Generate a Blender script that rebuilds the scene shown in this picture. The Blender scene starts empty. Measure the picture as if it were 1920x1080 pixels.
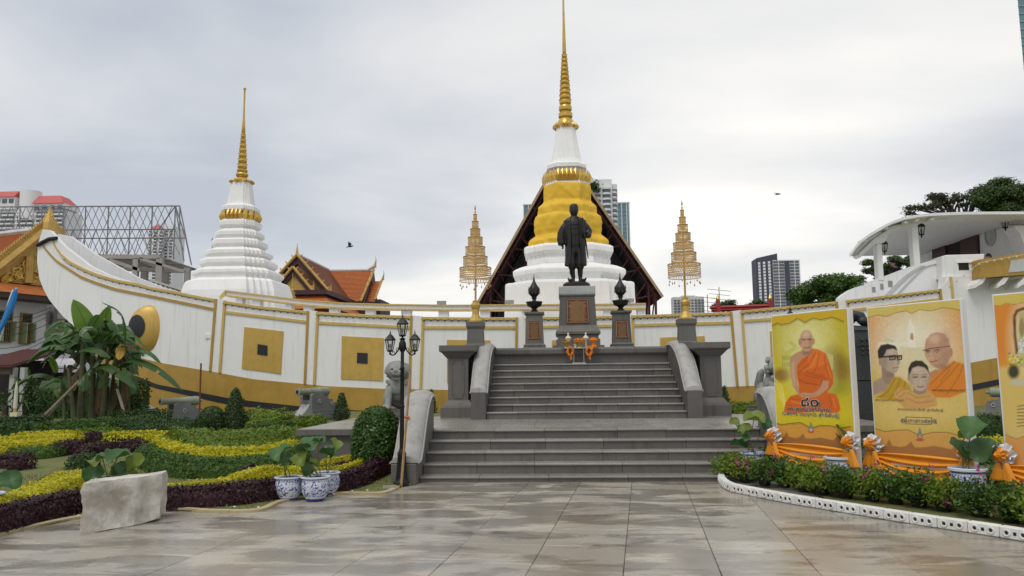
import bpy, bmesh, math, random
import numpy as np
from mathutils import Vector, Matrix, noise as mnoise
random.seed(7); np.random.seed(7)
sc = bpy.context.scene
COL = sc.collection
R = math.radians
# ------------------------------------------------------------------ camera
F = 1450.0                                   # focal length in pixels of a 1920 wide picture
CAM = Vector((-0.66, 0.0, 1.5))
PITCH, YAW, ROLL = R(6.72), R(2.96), R(-0.6)
CR = Matrix.Rotation(YAW, 3, 'Z') @ Matrix.Rotation(R(90) + PITCH, 3, 'X') @ Matrix.Rotation(ROLL, 3, 'Z')
cd = bpy.data.cameras.new('camera'); cam = bpy.data.objects.new('camera', cd); COL.objects.link(cam)
cam.matrix_world = Matrix.Translation(CAM) @ CR.to_4x4()
cd.sensor_width = 36; cd.lens = 36 * F / 1920; cd.clip_start = .1; cd.clip_end = 6000
sc.camera = cam
# ------------------------------------------------------------------ sky, sun, exposure
SUN_EL, SUN_AZ = R(58), R(205)               # high behind thin cloud, over the viewer's left shoulder
w = bpy.data.worlds.new('World'); sc.world = w; w.use_nodes = True
nt = w.node_tree; nt.nodes.clear()
def wn(t, **k):
    n = nt.nodes.new(t)
    for a, b in k.items(): setattr(n, a, b)
    return n
def wl(a, b): nt.links.new(a, b)
def wmath(op, a, b=None, clamp=False):
    n = wn('ShaderNodeMath', operation=op, use_clamp=clamp)
    for i, q in enumerate((a, b)):
        if q is None: continue
        if isinstance(q, (int, float)): n.inputs[i].default_value = q
        else: wl(q, n.inputs[i])
    return n.outputs[0]
sky = wn('ShaderNodeTexSky', sky_type='NISHITA', sun_disc=False)
sky.sun_elevation = SUN_EL; sky.sun_rotation = SUN_AZ; sky.dust_density = 2.0
tc = wn('ShaderNodeTexCoord'); sep = wn('ShaderNodeSeparateXYZ'); wl(tc.outputs['Generated'], sep.inputs[0])
up = wmath('MAXIMUM', sep.outputs[2], 0.0)
den = wmath('ADD', up, 0.16)
cb = wn('ShaderNodeCombineXYZ'); wl(wmath('DIVIDE', sep.outputs[0], den), cb.inputs[0]); wl(wmath('DIVIDE', sep.outputs[1], den), cb.inputs[1])
n1 = wn('ShaderNodeTexNoise'); n1.inputs['Scale'].default_value = .72; n1.inputs['Detail'].default_value = 10; n1.inputs['Roughness'].default_value = .5; n1.inputs['Distortion'].default_value = .25
mp = wn('ShaderNodeMapping'); mp.inputs['Rotation'].default_value = (0, 0, R(-28)); mp.inputs['Scale'].default_value = (.9, 1.25, 1); mp.inputs['Location'].default_value = (3.1, 1.7, 0)
wl(cb.outputs[0], mp.inputs[0]); wl(mp.outputs[0], n1.inputs['Vector'])
cr = wn('ShaderNodeValToRGB'); e = cr.color_ramp.elements
e[0].position = .34; e[0].color = (4.9, 5.3, 6.0, 1)
e[1].position = .68; e[1].color = (8.7, 8.6, 8.35, 1)
k = cr.color_ramp.elements.new(.5); k.color = (6.5, 6.75, 7.15, 1)
wl(n1.outputs['Fac'], cr.inputs[0])
# thin cloud low on the right and towards the horizon lets more light through
glow_dir = Vector((math.cos(R(9)) * math.sin(R(14)), math.cos(R(9)) * math.cos(R(14)), math.sin(R(9))))
dp = wn('ShaderNodeVectorMath', operation='DOT_PRODUCT'); wl(tc.outputs['Generated'], dp.inputs[0]); dp.inputs[1].default_value = glow_dir
glow = wmath('POWER', wmath('MAXIMUM', dp.outputs['Value'], 0.0), 22.0)
hz = wmath('POWER', wmath('SUBTRACT', 1.0, up, True), 5.5)
gl = wmath('ADD', wmath('MULTIPLY', glow, .36), wmath('MULTIPLY', hz, .13))
gm = wmath('MULTIPLY', gl, wmath('ADD', wmath('MULTIPLY', n1.outputs['Fac'], 1.5), .25))
wc = wn('ShaderNodeMix', data_type='RGBA', blend_type='ADD'); wc.inputs['Factor'].default_value = 1
sc1 = wn('ShaderNodeVectorMath', operation='SCALE'); sc1.inputs[0].default_value = (8.2, 7.1, 5.2); wl(gm, sc1.inputs['Scale'])
wl(cr.outputs[0], wc.inputs['A']); wl(sc1.outputs[0], wc.inputs['B'])
mx = wn('ShaderNodeMix', data_type='RGBA'); mx.inputs['Factor'].default_value = .93
wl(sky.outputs[0], mx.inputs['A']); wl(wc.outputs['Result'], mx.inputs['B'])
bg = wn('ShaderNodeBackground'); bg.inputs['Strength'].default_value = .1; wl(mx.outputs['Result'], bg.inputs['Color'])
wo = wn('ShaderNodeOutputWorld'); wl(bg.outputs[0], wo.inputs[0])
sd = bpy.data.lights.new('sun', 'SUN'); sd.energy = 1.35; sd.angle = R(28); sd.color = (1, .95, .87)
so = bpy.data.objects.new('sun', sd); COL.objects.link(so); so.location = (10, 20, 40)
so.rotation_euler = Vector((-math.cos(SUN_EL) * math.sin(SUN_AZ), -math.cos(SUN_EL) * math.cos(SUN_AZ), -math.sin(SUN_EL))).to_track_quat('-Z', 'Y').to_euler()
sc.view_settings.view_transform = 'Standard'; sc.view_settings.look = 'None'
sc.view_settings.exposure = 0.1; sc.view_settings.gamma = 1.0
sc.cycles.max_bounces = 8; sc.cycles.transparent_max_bounces = 12
# ------------------------------------------------------------------ layout helpers (photo measurement -> metres)
def ray(px, py): return CR @ Vector(((px - 960) / F, -(py - 540) / F, -1))
def at(px, py, Y):
    d = ray(px, py); return CAM + d * ((Y - CAM.y) / d.y)
def atz(px, py, z):
    d = ray(px, py); return CAM + d * ((z - CAM.z) / d.z)
def gz(Y): return .03 * max(0.0, Y - 10.5)
def gp(px, py):
    z = 0.0
    for i in range(30):
        p = atz(px, py, z); z = .5 * z + .5 * gz(p.y)
    return Vector((p.x, p.y, gz(p.y)))
def pxm(Y): return F / Y
# ------------------------------------------------------------------ materials
def s2l(v): return v / 12.92 if v <= .04045 else ((v + .055) / 1.055) ** 2.4
def hx(h):
    h = h.lstrip('#'); return tuple(s2l(int(h[i:i + 2], 16) / 255) for i in (0, 2, 4))
MATS = {}
def M(name, col, rough=.6, var=.1, scale=3.0, bump=0.0, bscale=25.0, metal=0.0, rnd=0.0, isl=0.0, col2=None, mix=.5,
      streak=0.0, speck=0.0, trans=0.0, spec=.5, coat=0.0, soft=.12):
    if name in MATS: return MATS[name]
    m = bpy.data.materials.new(name); m.use_nodes = True; t = m.node_tree; L = t.links.new
    b = t.nodes['Principled BSDF']; N = t.nodes.new
    col = hx(col) if isinstance(col, str) else col
    g = N('ShaderNodeNewGeometry'); pos = g.outputs['Position']
    def mth(op, a, c=0.0, cl=False):
        n = N('ShaderNodeMath'); n.operation = op; n.use_clamp = cl
        for i, q in enumerate((a, c)):
            if isinstance(q, (int, float)): n.inputs[i].default_value = q
            else: L(q, n.inputs[i])
        return n.outputs[0]
    def nz(s, d=5, vec=pos, r=.6):
        n = N('ShaderNodeTexNoise'); n.inputs['Scale'].default_value = s; n.inputs['Detail'].default_value = d
        n.inputs['Roughness'].default_value = r; L(vec, n.inputs['Vector']); return n.outputs['Fac']
    f1 = nz(scale)
    val = mth('ADD', mth('MULTIPLY', mth('SUBTRACT', f1, .5), 4 * var), 1.0)
    if speck:
        val = mth('MULTIPLY', val, mth('ADD', mth('MULTIPLY', mth('SUBTRACT', nz(190, 2), .5), 4 * speck), 1.0))
    if rnd:
        oi = N('ShaderNodeObjectInfo'); val = mth('MULTIPLY', val, mth('ADD', mth('MULTIPLY', mth('SUBTRACT', oi.outputs['Random'], .5), 2 * rnd), 1.0))
    if isl:
        val = mth('MULTIPLY', val, mth('ADD', mth('MULTIPLY', mth('SUBTRACT', g.outputs['Random Per Island'], .5), 2 * isl), 1.0))
    if streak:
        mpn = N('ShaderNodeMapping'); mpn.inputs['Scale'].default_value = (5, 5, .35); L(pos, mpn.inputs[0])
        s = nz(1.6, 6, mpn.outputs[0], .65)
        r = N('ShaderNodeMapRange'); r.inputs[1].default_value = .52; r.inputs[2].default_value = .8; L(s, r.inputs[0])
        val = mth('MULTIPLY', val, mth('SUBTRACT', 1.0, mth('MULTIPLY', r.outputs[0], streak)))
    base = None
    if col2 is not None:
        c2 = hx(col2) if isinstance(col2, str) else col2
        mm = N('ShaderNodeMix'); mm.data_type = 'RGBA'
        r = N('ShaderNodeMapRange'); r.inputs[1].default_value = mix - soft; r.inputs[2].default_value = mix + soft
        L(g.outputs['Random Per Island'] if isl else nz(scale * .6, 6), r.inputs[0]); L(r.outputs[0], mm.inputs['Factor'])
        mm.inputs['A'].default_value = (*col, 1); mm.inputs['B'].default_value = (*c2, 1); base = mm.outputs['Result']
    vs = N('ShaderNodeVectorMath'); vs.operation = 'SCALE'
    if base: L(base, vs.inputs[0])
    else: vs.inputs[0].default_value = col
    L(val, vs.inputs['Scale']); L(vs.outputs[0], b.inputs['Base Color'])
    rr = mth('ADD', mth('MULTIPLY', mth('SUBTRACT', nz(scale * 2.3), .5), .35 if rough > .2 else .1), rough, True); L(rr, b.inputs['Roughness'])
    b.inputs['Metallic'].default_value = metal; b.inputs['Specular IOR Level'].default_value = spec
    if coat: b.inputs['Coat Weight'].default_value = coat
    if trans: 
        b.inputs['Subsurface Weight'].default_value = 0
        tr = N('ShaderNodeBsdfTranslucent'); L(vs.outputs[0], tr.inputs['Color']); ms = N('ShaderNodeMixShader'); ms.inputs[0].default_value = trans
        L(b.outputs[0], ms.inputs[1]); L(tr.outputs[0], ms.inputs[2]); L(ms.outputs[0], t.nodes['Material Output'].inputs['Surface'])
    if bump:
        bn = N('ShaderNodeBump'); bn.inputs['Strength'].default_value = min(1, bump); bn.inputs['Distance'].default_value = .02
        L(nz(bscale, 5), bn.inputs['Height']); L(bn.outputs[0], b.inputs['Normal'])
    MATS[name] = m; return m
def GLASS(name, col, rough=.05, alpha=.35):
    m = bpy.data.materials.new(name); m.use_nodes = True; b = m.node_tree.nodes['Principled BSDF']
    b.inputs['Base Color'].default_value = (*hx(col), 1); b.inputs['Roughness'].default_value = rough; b.inputs['Alpha'].default_value = alpha
    return m
# ------------------------------------------------------------------ object helpers
ORG = {}
def tag(o, label=None, cat=None, group=None, kind=None):
    if label: o['label'] = label
    if cat: o['category'] = cat
    if group: o['group'] = group
    if kind: o['kind'] = kind
    return o
def thing(name, loc, label, cat, group=None, rz=0.0, local=False):
    o = bpy.data.objects.new(name, None); COL.objects.link(o); o.location = loc; o.rotation_euler = (0, 0, rz); o.empty_display_size = .2
    ORG[o.name] = Vector((0, 0, 0)) if local else Vector(loc)
    return tag(o, label, cat, group)
def root_org(p):
    while p.parent is not None: p = p.parent
    return ORG.get(p.name, Vector((0, 0, 0)))
def link_mesh(name, me, mat, parent=None):
    o = bpy.data.objects.new(name, me); COL.objects.link(o)
    if mat is not None and len(me.materials) == 0: me.materials.append(mat)
    if parent is not None: o.parent = parent
    return o
def fast_mesh(name, V, Q, mat, parent=None, smooth=False):
    V = np.asarray(V, dtype=np.float32); Q = np.asarray(Q, dtype=np.int32); n = Q.shape[1]
    if parent is not None: V = V - np.array(root_org(parent), dtype=np.float32)
    me = bpy.data.meshes.new(name); me.vertices.add(len(V)); me.vertices.foreach_set('co', V.ravel())
    me.loops.add(Q.size); me.loops.foreach_set('vertex_index', Q.ravel())
    me.polygons.add(len(Q)); me.polygons.foreach_set('loop_start', np.arange(0, Q.size, n, dtype=np.int32))
    me.polygons.foreach_set('loop_total', np.full(len(Q), n, dtype=np.int32))
    if smooth: me.polygons.foreach_set('use_smooth', np.ones(len(Q), dtype=bool))
    me.update(calc_edges=True); return link_mesh(name, me, mat, parent)
class MB:
    def __init__(s): s.v = []; s.f = []
    def add(s, V, Fs):
        o = len(s.v); s.v += [tuple(p) for p in V]; s.f += [tuple(i + o for i in q) for q in Fs]; return s
    def hexa(s, p):
        return s.add(p, [(0, 3, 2, 1), (4, 5, 6, 7), (0, 1, 5, 4), (1, 2, 6, 5), (2, 3, 7, 6), (3, 0, 4, 7)])
    def box(s, x0, x1, y0, y1, z0, z1):
        return s.hexa([(x0, y0, z0), (x1, y0, z0), (x1, y1, z0), (x0, y1, z0), (x0, y0, z1), (x1, y0, z1), (x1, y1, z1), (x0, y1, z1)])
    def cbox(s, c, sx, sy, sz, rz=0.0):                      # centre of base
        ca, sa = math.cos(rz), math.sin(rz); P = []
        for z in (0, sz):
            for x, y in ((-sx / 2, -sy / 2), (sx / 2, -sy / 2), (sx / 2, sy / 2), (-sx / 2, sy / 2)):
                P.append((c[0] + x * ca - y * sa, c[1] + x * sa + y * ca, c[2] + z))
        return s.hexa(P)
    def loft(s, rings, cap0=True, cap1=True, closed=True):
        n = len(rings[0]); o = len(s.v)
        for r in rings: s.v += [tuple(p) for p in r]
        for i in range(len(rings) - 1):
            for j in range(n if closed else n - 1):
                k = (j + 1) % n; s.f.append((o + i * n + j, o + i * n + k, o + (i + 1) * n + k, o + (i + 1) * n + j))
        if cap0: s.f.append(tuple(o + j for j in reversed(range(n))))
        if cap1: s.f.append(tuple(o + (len(rings) - 1) * n + j for j in range(n)))
        return s
    def lathe(s, prof, c=(0, 0, 0), n=16, cap=True):
        rings = [[(c[0] + r * math.cos(2 * math.pi * j / n), c[1] + r * math.sin(2 * math.pi * j / n), c[2] + z) for j in range(n)] for r, z in prof]
        return s.loft(rings, cap, cap)
    def tube(s, pts, r, n=8, cap=True):
        pts = [Vector(p) for p in pts]; rr = r if isinstance(r, (list, tuple)) else [r] * len(pts)
        rings = []; ref = None
        for i, p in enumerate(pts):
            d = (pts[min(i + 1, len(pts) - 1)] - pts[max(i - 1, 0)])
            if d.length < 1e-9: d = Vector((0, 0, 1))
            d.normalize()
            if ref is None: ref = Vector((0, 1, 0)) if abs(d.y) < .9 else Vector((1, 0, 0))
            u = ref - d * ref.dot(d)
            if u.length < 1e-6: u = d.orthogonal()
            u.normalize(); vv = d.cross(u); ref = u
            rings.append([p + (u * math.cos(2 * math.pi * j / n) + vv * math.sin(2 * math.pi * j / n)) * rr[i] for j in range(n)])
        return s.loft(rings, cap, cap)
    def bar(s, a, b, w_, h_=None): return s.tube([a, b], w_ * .7071, 4)
    def prism(s, poly, y0, y1):                               # polygon of (x, z) extruded along y
        n = len(poly); o = len(s.v)
        s.v += [(x, y0, z) for x, z in poly] + [(x, y1, z) for x, z in poly]
        s.f.append(tuple(o + i for i in range(n))); s.f.append(tuple(o + n + i for i in reversed(range(n))))
        for i in range(n):
            k = (i + 1) % n; s.f.append((o + i, o + n + i, o + n + k, o + k))
        return s
    def prismx(s, poly, x0, x1):                              # polygon of (y, z) extruded along x
        n = len(poly); o = len(s.v)
        s.v += [(x0, y, z) for y, z in poly] + [(x1, y, z) for y, z in poly]
        s.f.append(tuple(o + i for i in reversed(range(n)))); s.f.append(tuple(o + n + i for i in range(n)))
        for i in range(n):
            k = (i + 1) % n; s.f.append((o + i, o + k, o + n + k, o + n + i))
        return s
    def ball(s, c, r, n=10, m=6, sc=(1, 1, 1)):
        prof = [(max(1e-4, math.sin(math.pi * i / m)), -math.cos(math.pi * i / m)) for i in range(m + 1)]
        rings = [[(c[0] + r * sc[0] * q * math.cos(2 * math.pi * j / n), c[1] + r * sc[1] * q * math.sin(2 * math.pi * j / n), c[2] + r * sc[2] * z) for j in range(n)] for q, z in prof]
        return s.loft(rings)
    def mesh(s, name, off=Vector((0, 0, 0)), smooth=False, bevel=0.0, seg=1, fix=True):
        me = bpy.data.meshes.new(name)
        me.from_pydata([(a - off.x, b - off.y, c - off.z) for a, b, c in s.v], [], s.f)
        bm = bmesh.new(); bm.from_mesh(me)
        if fix: bmesh.ops.recalc_face_normals(bm, faces=bm.faces)
        if bevel:
            ed = [e for e in bm.edges if len(e.link_faces) == 2 and e.calc_face_angle(0) > .5]
            bmesh.ops.bevel(bm, geom=ed, offset=bevel, segments=seg, affect='EDGES', clamp_overlap=True)
        if smooth:
            for fc in bm.faces: fc.smooth = True
            if smooth != 'all':
                for ed in bm.edges:
                    if len(ed.link_faces) == 2 and ed.calc_face_angle(0) > R(smooth if not isinstance(smooth, bool) else 38): ed.smooth = False
        bm.to_mesh(me); bm.free(); return me
    def build(s, name, mat, parent=None, **k):
        off = root_org(parent) if parent is not None else Vector((0, 0, 0))
        return link_mesh(name, s.mesh(name, off, **k), mat, parent)
def solo(mb, name, mat, loc, label, cat, group=None, **k):      # a thing that is one mesh
    loc = Vector(loc); me = mb.mesh(name, loc, **k); o = link_mesh(name, me, mat); o.location = loc
    return tag(o, label, cat, group)
def kids(o): return [c for c in o.children]
def copy_tree(o, parent=None):
    c = o.copy(); COL.objects.link(c); c.parent = parent
    if o.name in ORG: ORG[c.name] = ORG[o.name]
    for ch in kids(o): copy_tree(ch, c)
    return c
def remesh(name, mb, voxel, mat, parent=None, smooth_it=6, fac=.5):   # one continuous surface from overlapping volumes
    off = root_org(parent) if parent is not None else Vector((0, 0, 0))
    me = mb.mesh(name + '_src', off); o = bpy.data.objects.new(name + '_src', me); COL.objects.link(o)
    md = o.modifiers.new('r', 'REMESH'); md.mode = 'VOXEL'; md.voxel_size = voxel; md.use_smooth_shade = True
    if smooth_it:
        ms = o.modifiers.new('s', 'SMOOTH'); ms.iterations = smooth_it; ms.factor = fac
    dg = bpy.context.evaluated_depsgraph_get(); me2 = bpy.data.meshes.new_from_object(o.evaluated_get(dg))
    bpy.data.objects.remove(o); bpy.data.meshes.remove(me); me2.name = name; me2.materials.clear()
    return link_mesh(name, me2, mat, parent)
def sm(pts, n=6):                                              # Catmull-Rom through points
    P = [Vector(p) for p in pts]; P = [P[0] * 2 - P[1]] + P + [P[-1] * 2 - P[-2]]; out = []
    for i in range(1, len(P) - 2):
        for j in range(n):
            t = j / n; a, b, c, d = P[i - 1], P[i], P[i + 1], P[i + 2]
            out.append(.5 * ((2 * b) + (c - a) * t + (2 * a - 5 * b + 4 * c - d) * t * t + (3 * b - a - 3 * c + d) * t ** 3))
    return out + [P[-2]]
def interp(x, xs, ys): return float(np.interp(x, xs, ys))
def leaves(P, Nn, size, asp=.55, jitter=.6, rng=None):         # one folded leaf quad per point, facing roughly along its normal
    rng = rng or np.random.default_rng(3); n = len(P)
    Nn = Nn + rng.normal(0, jitter, (n, 3)); Nn /= np.linalg.norm(Nn, axis=1, keepdims=True) + 1e-9
    a = rng.normal(0, 1, (n, 3)); t = np.cross(Nn, a); t /= np.linalg.norm(t, axis=1, keepdims=True) + 1e-9
    b = np.cross(Nn, t); s = size * rng.uniform(.6, 1.3, (n, 1))
    V = np.stack([P - t * s, P + b * s * asp - Nn * s * .12, P + t * s, P - b * s * asp - Nn * s * .12], 1).reshape(-1, 3)
    Q = np.arange(4 * n).reshape(-1, 4); return V, Q
# ================================================================== materials used by the setting
granite = M('granite_grey', (.12, .112, .10), rough=.5, var=.16, scale=1.7, bump=.3, bscale=120, rnd=.2, speck=.3, streak=.5)
granite_wet_lit = M('granite_wet_lit_tread', (.25, .235, .21), rough=.26, var=.16, scale=2.2, bump=.15, bscale=120, rnd=.16, speck=.22)  # wet stone; base colour lightened for the sky sheen on the treads
granite_dark = M('granite_dark', (.12, .113, .103), rough=.5, var=.14, scale=1.2, bump=.25, bscale=120, speck=.22, streak=.35, rnd=.06)
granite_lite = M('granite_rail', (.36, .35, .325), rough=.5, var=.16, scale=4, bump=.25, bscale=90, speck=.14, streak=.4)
grout = M('dark_joint', (.12, .112, .10), rough=.8)
asph = M('far_ground', (.12, .12, .115), rough=.9, var=.2)
lawn_m = M('lawn', (.15, .17, .045), rough=.95, var=.22, scale=5, bump=.8, bscale=160, col2=(.19, .15, .07), mix=.6)
kerb_m = M('kerb_stone', (.42, .34, .20), rough=.7, var=.2, scale=9, speck=.15)
def wet_paving():
    m = bpy.data.materials.new('wet_granite_paving'); m.use_nodes = True; t = m.node_tree; L = t.links.new; N = t.nodes.new; b = t.nodes['Principled BSDF']
    g = N('ShaderNodeNewGeometry'); oi = N('ShaderNodeObjectInfo')
    def mth(op, a, c=0.0, cl=False):
        n = N('ShaderNodeMath'); n.operation = op; n.use_clamp = cl
        for i, q in enumerate((a, c)):
            if isinstance(q, (int, float)): n.inputs[i].default_value = q
            else: L(q, n.inputs[i])
        return n.outputs[0]
    def nz(s, d, vec, r=.6, dist=0.0):
        n = N('ShaderNodeTexNoise'); n.inputs['Scale'].default_value = s; n.inputs['Detail'].default_value = d; n.inputs['Roughness'].default_value = r
        n.inputs['Distortion'].default_value = dist; L(vec, n.inputs['Vector']); return n.outputs['Fac']
    def rng(a, lo, hi):
        r = N('ShaderNodeMapRange'); r.inputs[1].default_value = lo; r.inputs[2].default_value = hi; L(a, r.inputs[0]); return r.outputs[0]
    pos = g.outputs['Position']; rd = oi.outputs['Random']
    # damp patches: broad noise, offset a little slab by slab so some slabs hold more water
    mpn = N('ShaderNodeMapping'); mpn.inputs['Scale'].default_value = (.85, 2.1, 1); L(pos, mpn.inputs[0])
    big = nz(1.15, 7, mpn.outputs[0], .62, .4)
    wet = rng(mth('ADD', big, mth('MULTIPLY', mth('SUBTRACT', rd, .5), .16)), .46, .57)
    pud = rng(nz(.8, 5, mpn.outputs[0], .5, .6), .60, .64)
    tone = mth('ADD', mth('MULTIPLY', mth('SUBTRACT', nz(2.2, 6, pos), .5), .5), mth('ADD', mth('MULTIPLY', rd, .5), .75))
    tone = mth('MULTIPLY', tone, mth('ADD', mth('MULTIPLY', mth('SUBTRACT', nz(230, 2, pos), .5), 1.1), 1.0))
    tone = mth('MULTIPLY', tone, mth('SUBTRACT', 1.0, mth('MULTIPLY', wet, .46)))
    cm = N('ShaderNodeMix'); cm.data_type = 'RGBA'; L(rng(nz(.55, 5, pos), .45, .68), cm.inputs['Factor'])
    cm.inputs['A'].default_value = (.385, .352, .298, 1); cm.inputs['B'].default_value = (.335, .285, .21, 1)
    cm2 = N('ShaderNodeMix'); cm2.data_type = 'RGBA'; L(mth('MULTIPLY', rng(nz(.9, 6, mpn.outputs[0], .6, 1.0), .55, .72), .75), cm2.inputs['Factor'])
    L(cm.outputs['Result'], cm2.inputs['A']); cm2.inputs['B'].default_value = (.25, .235, .165, 1)
    vs = N('ShaderNodeVectorMath'); vs.operation = 'SCALE'; L(cm2.outputs['Result'], vs.inputs[0]); L(tone, vs.inputs['Scale']); L(vs.outputs[0], b.inputs['Base Color'])
    ro = mth('SUBTRACT', mth('SUBTRACT', .30, mth('MULTIPLY', wet, .17)), mth('MULTIPLY', pud, .11))
    ro = mth('ADD', ro, mth('MULTIPLY', mth('SUBTRACT', nz(9, 5, pos), .5), .16), True); L(mth('MAXIMUM', ro, .04), b.inputs['Roughness'])
    bn = N('ShaderNodeBump'); bn.inputs['Strength'].default_value = .12; bn.inputs['Distance'].default_value = .006
    L(mth('MULTIPLY', nz(150, 3, pos), mth('SUBTRACT', 1.0, mth('MULTIPLY', pud, .95))), bn.inputs['Height']); L(bn.outputs[0], b.inputs['Normal'])
    return m
pave_m = wet_paving()
# ================================================================== ground, lawn, kerb
me = MB().add([(-2500, -60, -.06), (2500, -60, -.06), (2500, 4000, -.06), (-2500, 4000, -.06)], [(0, 1, 2, 3)]).build('ground', asph); tag(me, 'flat grey ground reaching the horizon', kind='structure')
LB = [atz(x, y, 0) for x, y in ((-160, 1032), (0, 1004), (147, 973), (305, 957), (400, 961), (485, 959), (535, 941), (630, 928), (715, 927), (747, 916))]
RBORD = [atz(x, y, 0) for x, y in ((1352, 893), (1347, 905), (1362, 920), (1395, 928), (1480, 945), (1600, 965), (1720, 985), (1840, 1003), (1960, 1023))]
xs = [-30] + [p.x for p in LB] + [-2.62, 2.62] + [p.x + .05 for p in RBORD[2:]] + [9, 30]
ys = [4.5] + [p.y for p in LB] + [11.7, 11.7] + [p.y + .03 for p in RBORD[2:]] + [5.0, 3.0]
V = []; Q = []; NX, NY = 150, 26
X = np.unique(np.concatenate([np.linspace(-30, 30, NX), xs])); NX = len(X)
for x in X:
    yb = interp(x, xs, ys)
    for j in range(NY):
        y = yb + (27.5 - yb) * (j / (NY - 1)) ** 1.4
        V.append((x, y, .012 + gz(y) + .012 * mnoise.noise((x * 1.3, y * 1.3, 0)) * min(1, (y - yb) * 2)))
for i in range(NX - 1):
    for j in range(NY - 1): Q.append((i * NY + j, (i + 1) * NY + j, (i + 1) * NY + j + 1, i * NY + j + 1))
tag(fast_mesh('lawn', V, Q, lawn_m, smooth=True), 'patchy lawn rising gently towards the ship', kind='structure')
mb = MB()
kp = sm([p for p in LB], 8)
L_, R_ = [], []
for i, p in enumerate(kp):
    d = (kp[min(i + 1, len(kp) - 1)] - kp[max(i - 1, 0)]).normalized(); n = Vector((-d.y, d.x, 0)); L_.append(p + n * .05); R_.append(p - n * .02)
mb.loft([[(a.x, a.y, -.02), (a.x, a.y, .034), (b.x, b.y, .028), (b.x, b.y, -.02)] for a, b in zip(L_, R_)])
tag(mb.build('garden_kerb', kerb_m), 'narrow ochre stone kerb along the lawn', kind='structure')
# ================================================================== paving: each slab is a piece
PV_YAW = R(-(9.4 - 2.96))                       # paving runs at an angle to the stair axis
PD = Vector((math.sin(-PV_YAW), math.cos(PV_YAW), 0)); PU = Vector((PD.y, -PD.x, 0))
base = MB().box(-14, 14, -1, 11.9, -.05, -.022).build('paving', grout); tag(base, 'wet pale granite slab paving of the forecourt', kind='structure')
S = .742; p0 = atz(1185, 903, 0)
tile_me = []
for (sx, sy) in ((S, S), (S, S / 2)):
    a, b_ = sx / 2 - .0022, sy / 2 - .0022
    me = MB().box(-a, a, -b_, b_, -.03, 0).mesh('slab', bevel=.004); me.materials.append(pave_m); tile_me.append(me)
rr = random.Random(4)
ntile = 0; rest = MB()
cand = []
for i in range(-16, 14):
    for j in range(-16, 3):
        c = p0 + PU * (S * (i + .5)) + PD * (S * (j + .5))
        if c.y < -.5 or c.y > 12.4: continue
        lc = CR.transposed() @ (c - CAM); dep = -lc.z
        if dep < 2.5: continue
        px = 960 + F * lc.x / dep; py = 540 - F * lc.y / dep
        ok = -130 < px < 2050 and 880 < py < 1180
        if c.x < -2.3 and c.y > interp(c.x, [p.x for p in LB], [p.y for p in LB]) + .8: ok = False
        if c.x > 2.9 and c.y > interp(c.x, [p.x for p in RBORD[2:]], [p.y for p in RBORD[2:]]) + .8: ok = False
        cand.append((not ok, py, c))
for bad, py, c in cand:
    if not bad and ntile < 296:
        parts = [(0, 0.0)] if rr.random() < .62 else [(1, S / 4), (1, -S / 4)]
        for k, off in parts:
            o = link_mesh('slab', tile_me[k], None, base); q = c + PD * off
            o.location = (q.x, q.y, rr.uniform(-.0015, .0015)); o.rotation_euler = (rr.uniform(-.0012, .0012), rr.uniform(-.0012, .0012), PV_YAW); ntile += 1
    elif c.y < 12:
        rest.cbox((c.x, c.y, -.03), S - .007, S - .007, .03, PV_YAW)
tag(rest.build('slabs', pave_m, base), kind='stuff')
# ================================================================== staircase
st = thing('stone_staircase', (0, 11.55, 0), 'wide grey granite staircase of two flights climbing to the statue', 'stairs')
rs = random.Random(11)
def flight(y0, z0, tops, tread, hw, joints, last):
    for i, zt in enumerate(tops):
        y = y0 + i * tread; zb = z0 if i == 0 else tops[i - 1]; end = last if i == len(tops) - 1 else y + tread + .06
        cuts = [-hw] + [q + rs.uniform(-.22, .22) for q in joints] + [hw]
        for a, b_ in zip(cuts[:-1], cuts[1:]):
            a2, b2 = a + .003, b_ - .003; dz = rs.uniform(-.0015, .0015)
            # riser slab, then the tread with its rounded nosing
            MB().box(a2, b2, y + .026, y + .09, zb - .03, zt - .036 + dz).build('riser_slab', granite, st)
            pr = [(y + .012, zt - .034), (y, zt - .026), (y, zt - .010), (y + .010, zt), (end, zt), (end, zt - .034)]
            MB().prismx([(q[0], q[1] + dz) for q in pr], a2, b2).build('tread_slab', granite_wet_lit, st)
lt = [.085, .235, .385, .535, .68]
flight(11.55, 0, lt, .32, 2.65, (-1.75, -.78, .22, 1.2, 2.05), 13.3)
ut = [.68 + .146 * (i + 1) for i in range(8)]
flight(16.1, .68, ut, .31, 2.05, (-1.35, -.62, .1, .82, 1.5), 18.75)
MB().box(-2.64, 2.64, 11.64, 12.9, -.02, .05).box(-2.64, 2.64, 12.0, 13.2, .05, .2).box(-2.64, 2.64, 12.35, 13.2, .2, .36).box(-2.64, 2.64, 12.65, 13.2, .36, .5).build('core', granite_dark, st)
mb = MB()
for i, zt in enumerate(ut[:-1]): mb.box(-2.04, 2.04, 16.2 + i * .31, 18.7, zt - .17, zt - .04)
mb.build('core', granite_dark, st)
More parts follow.
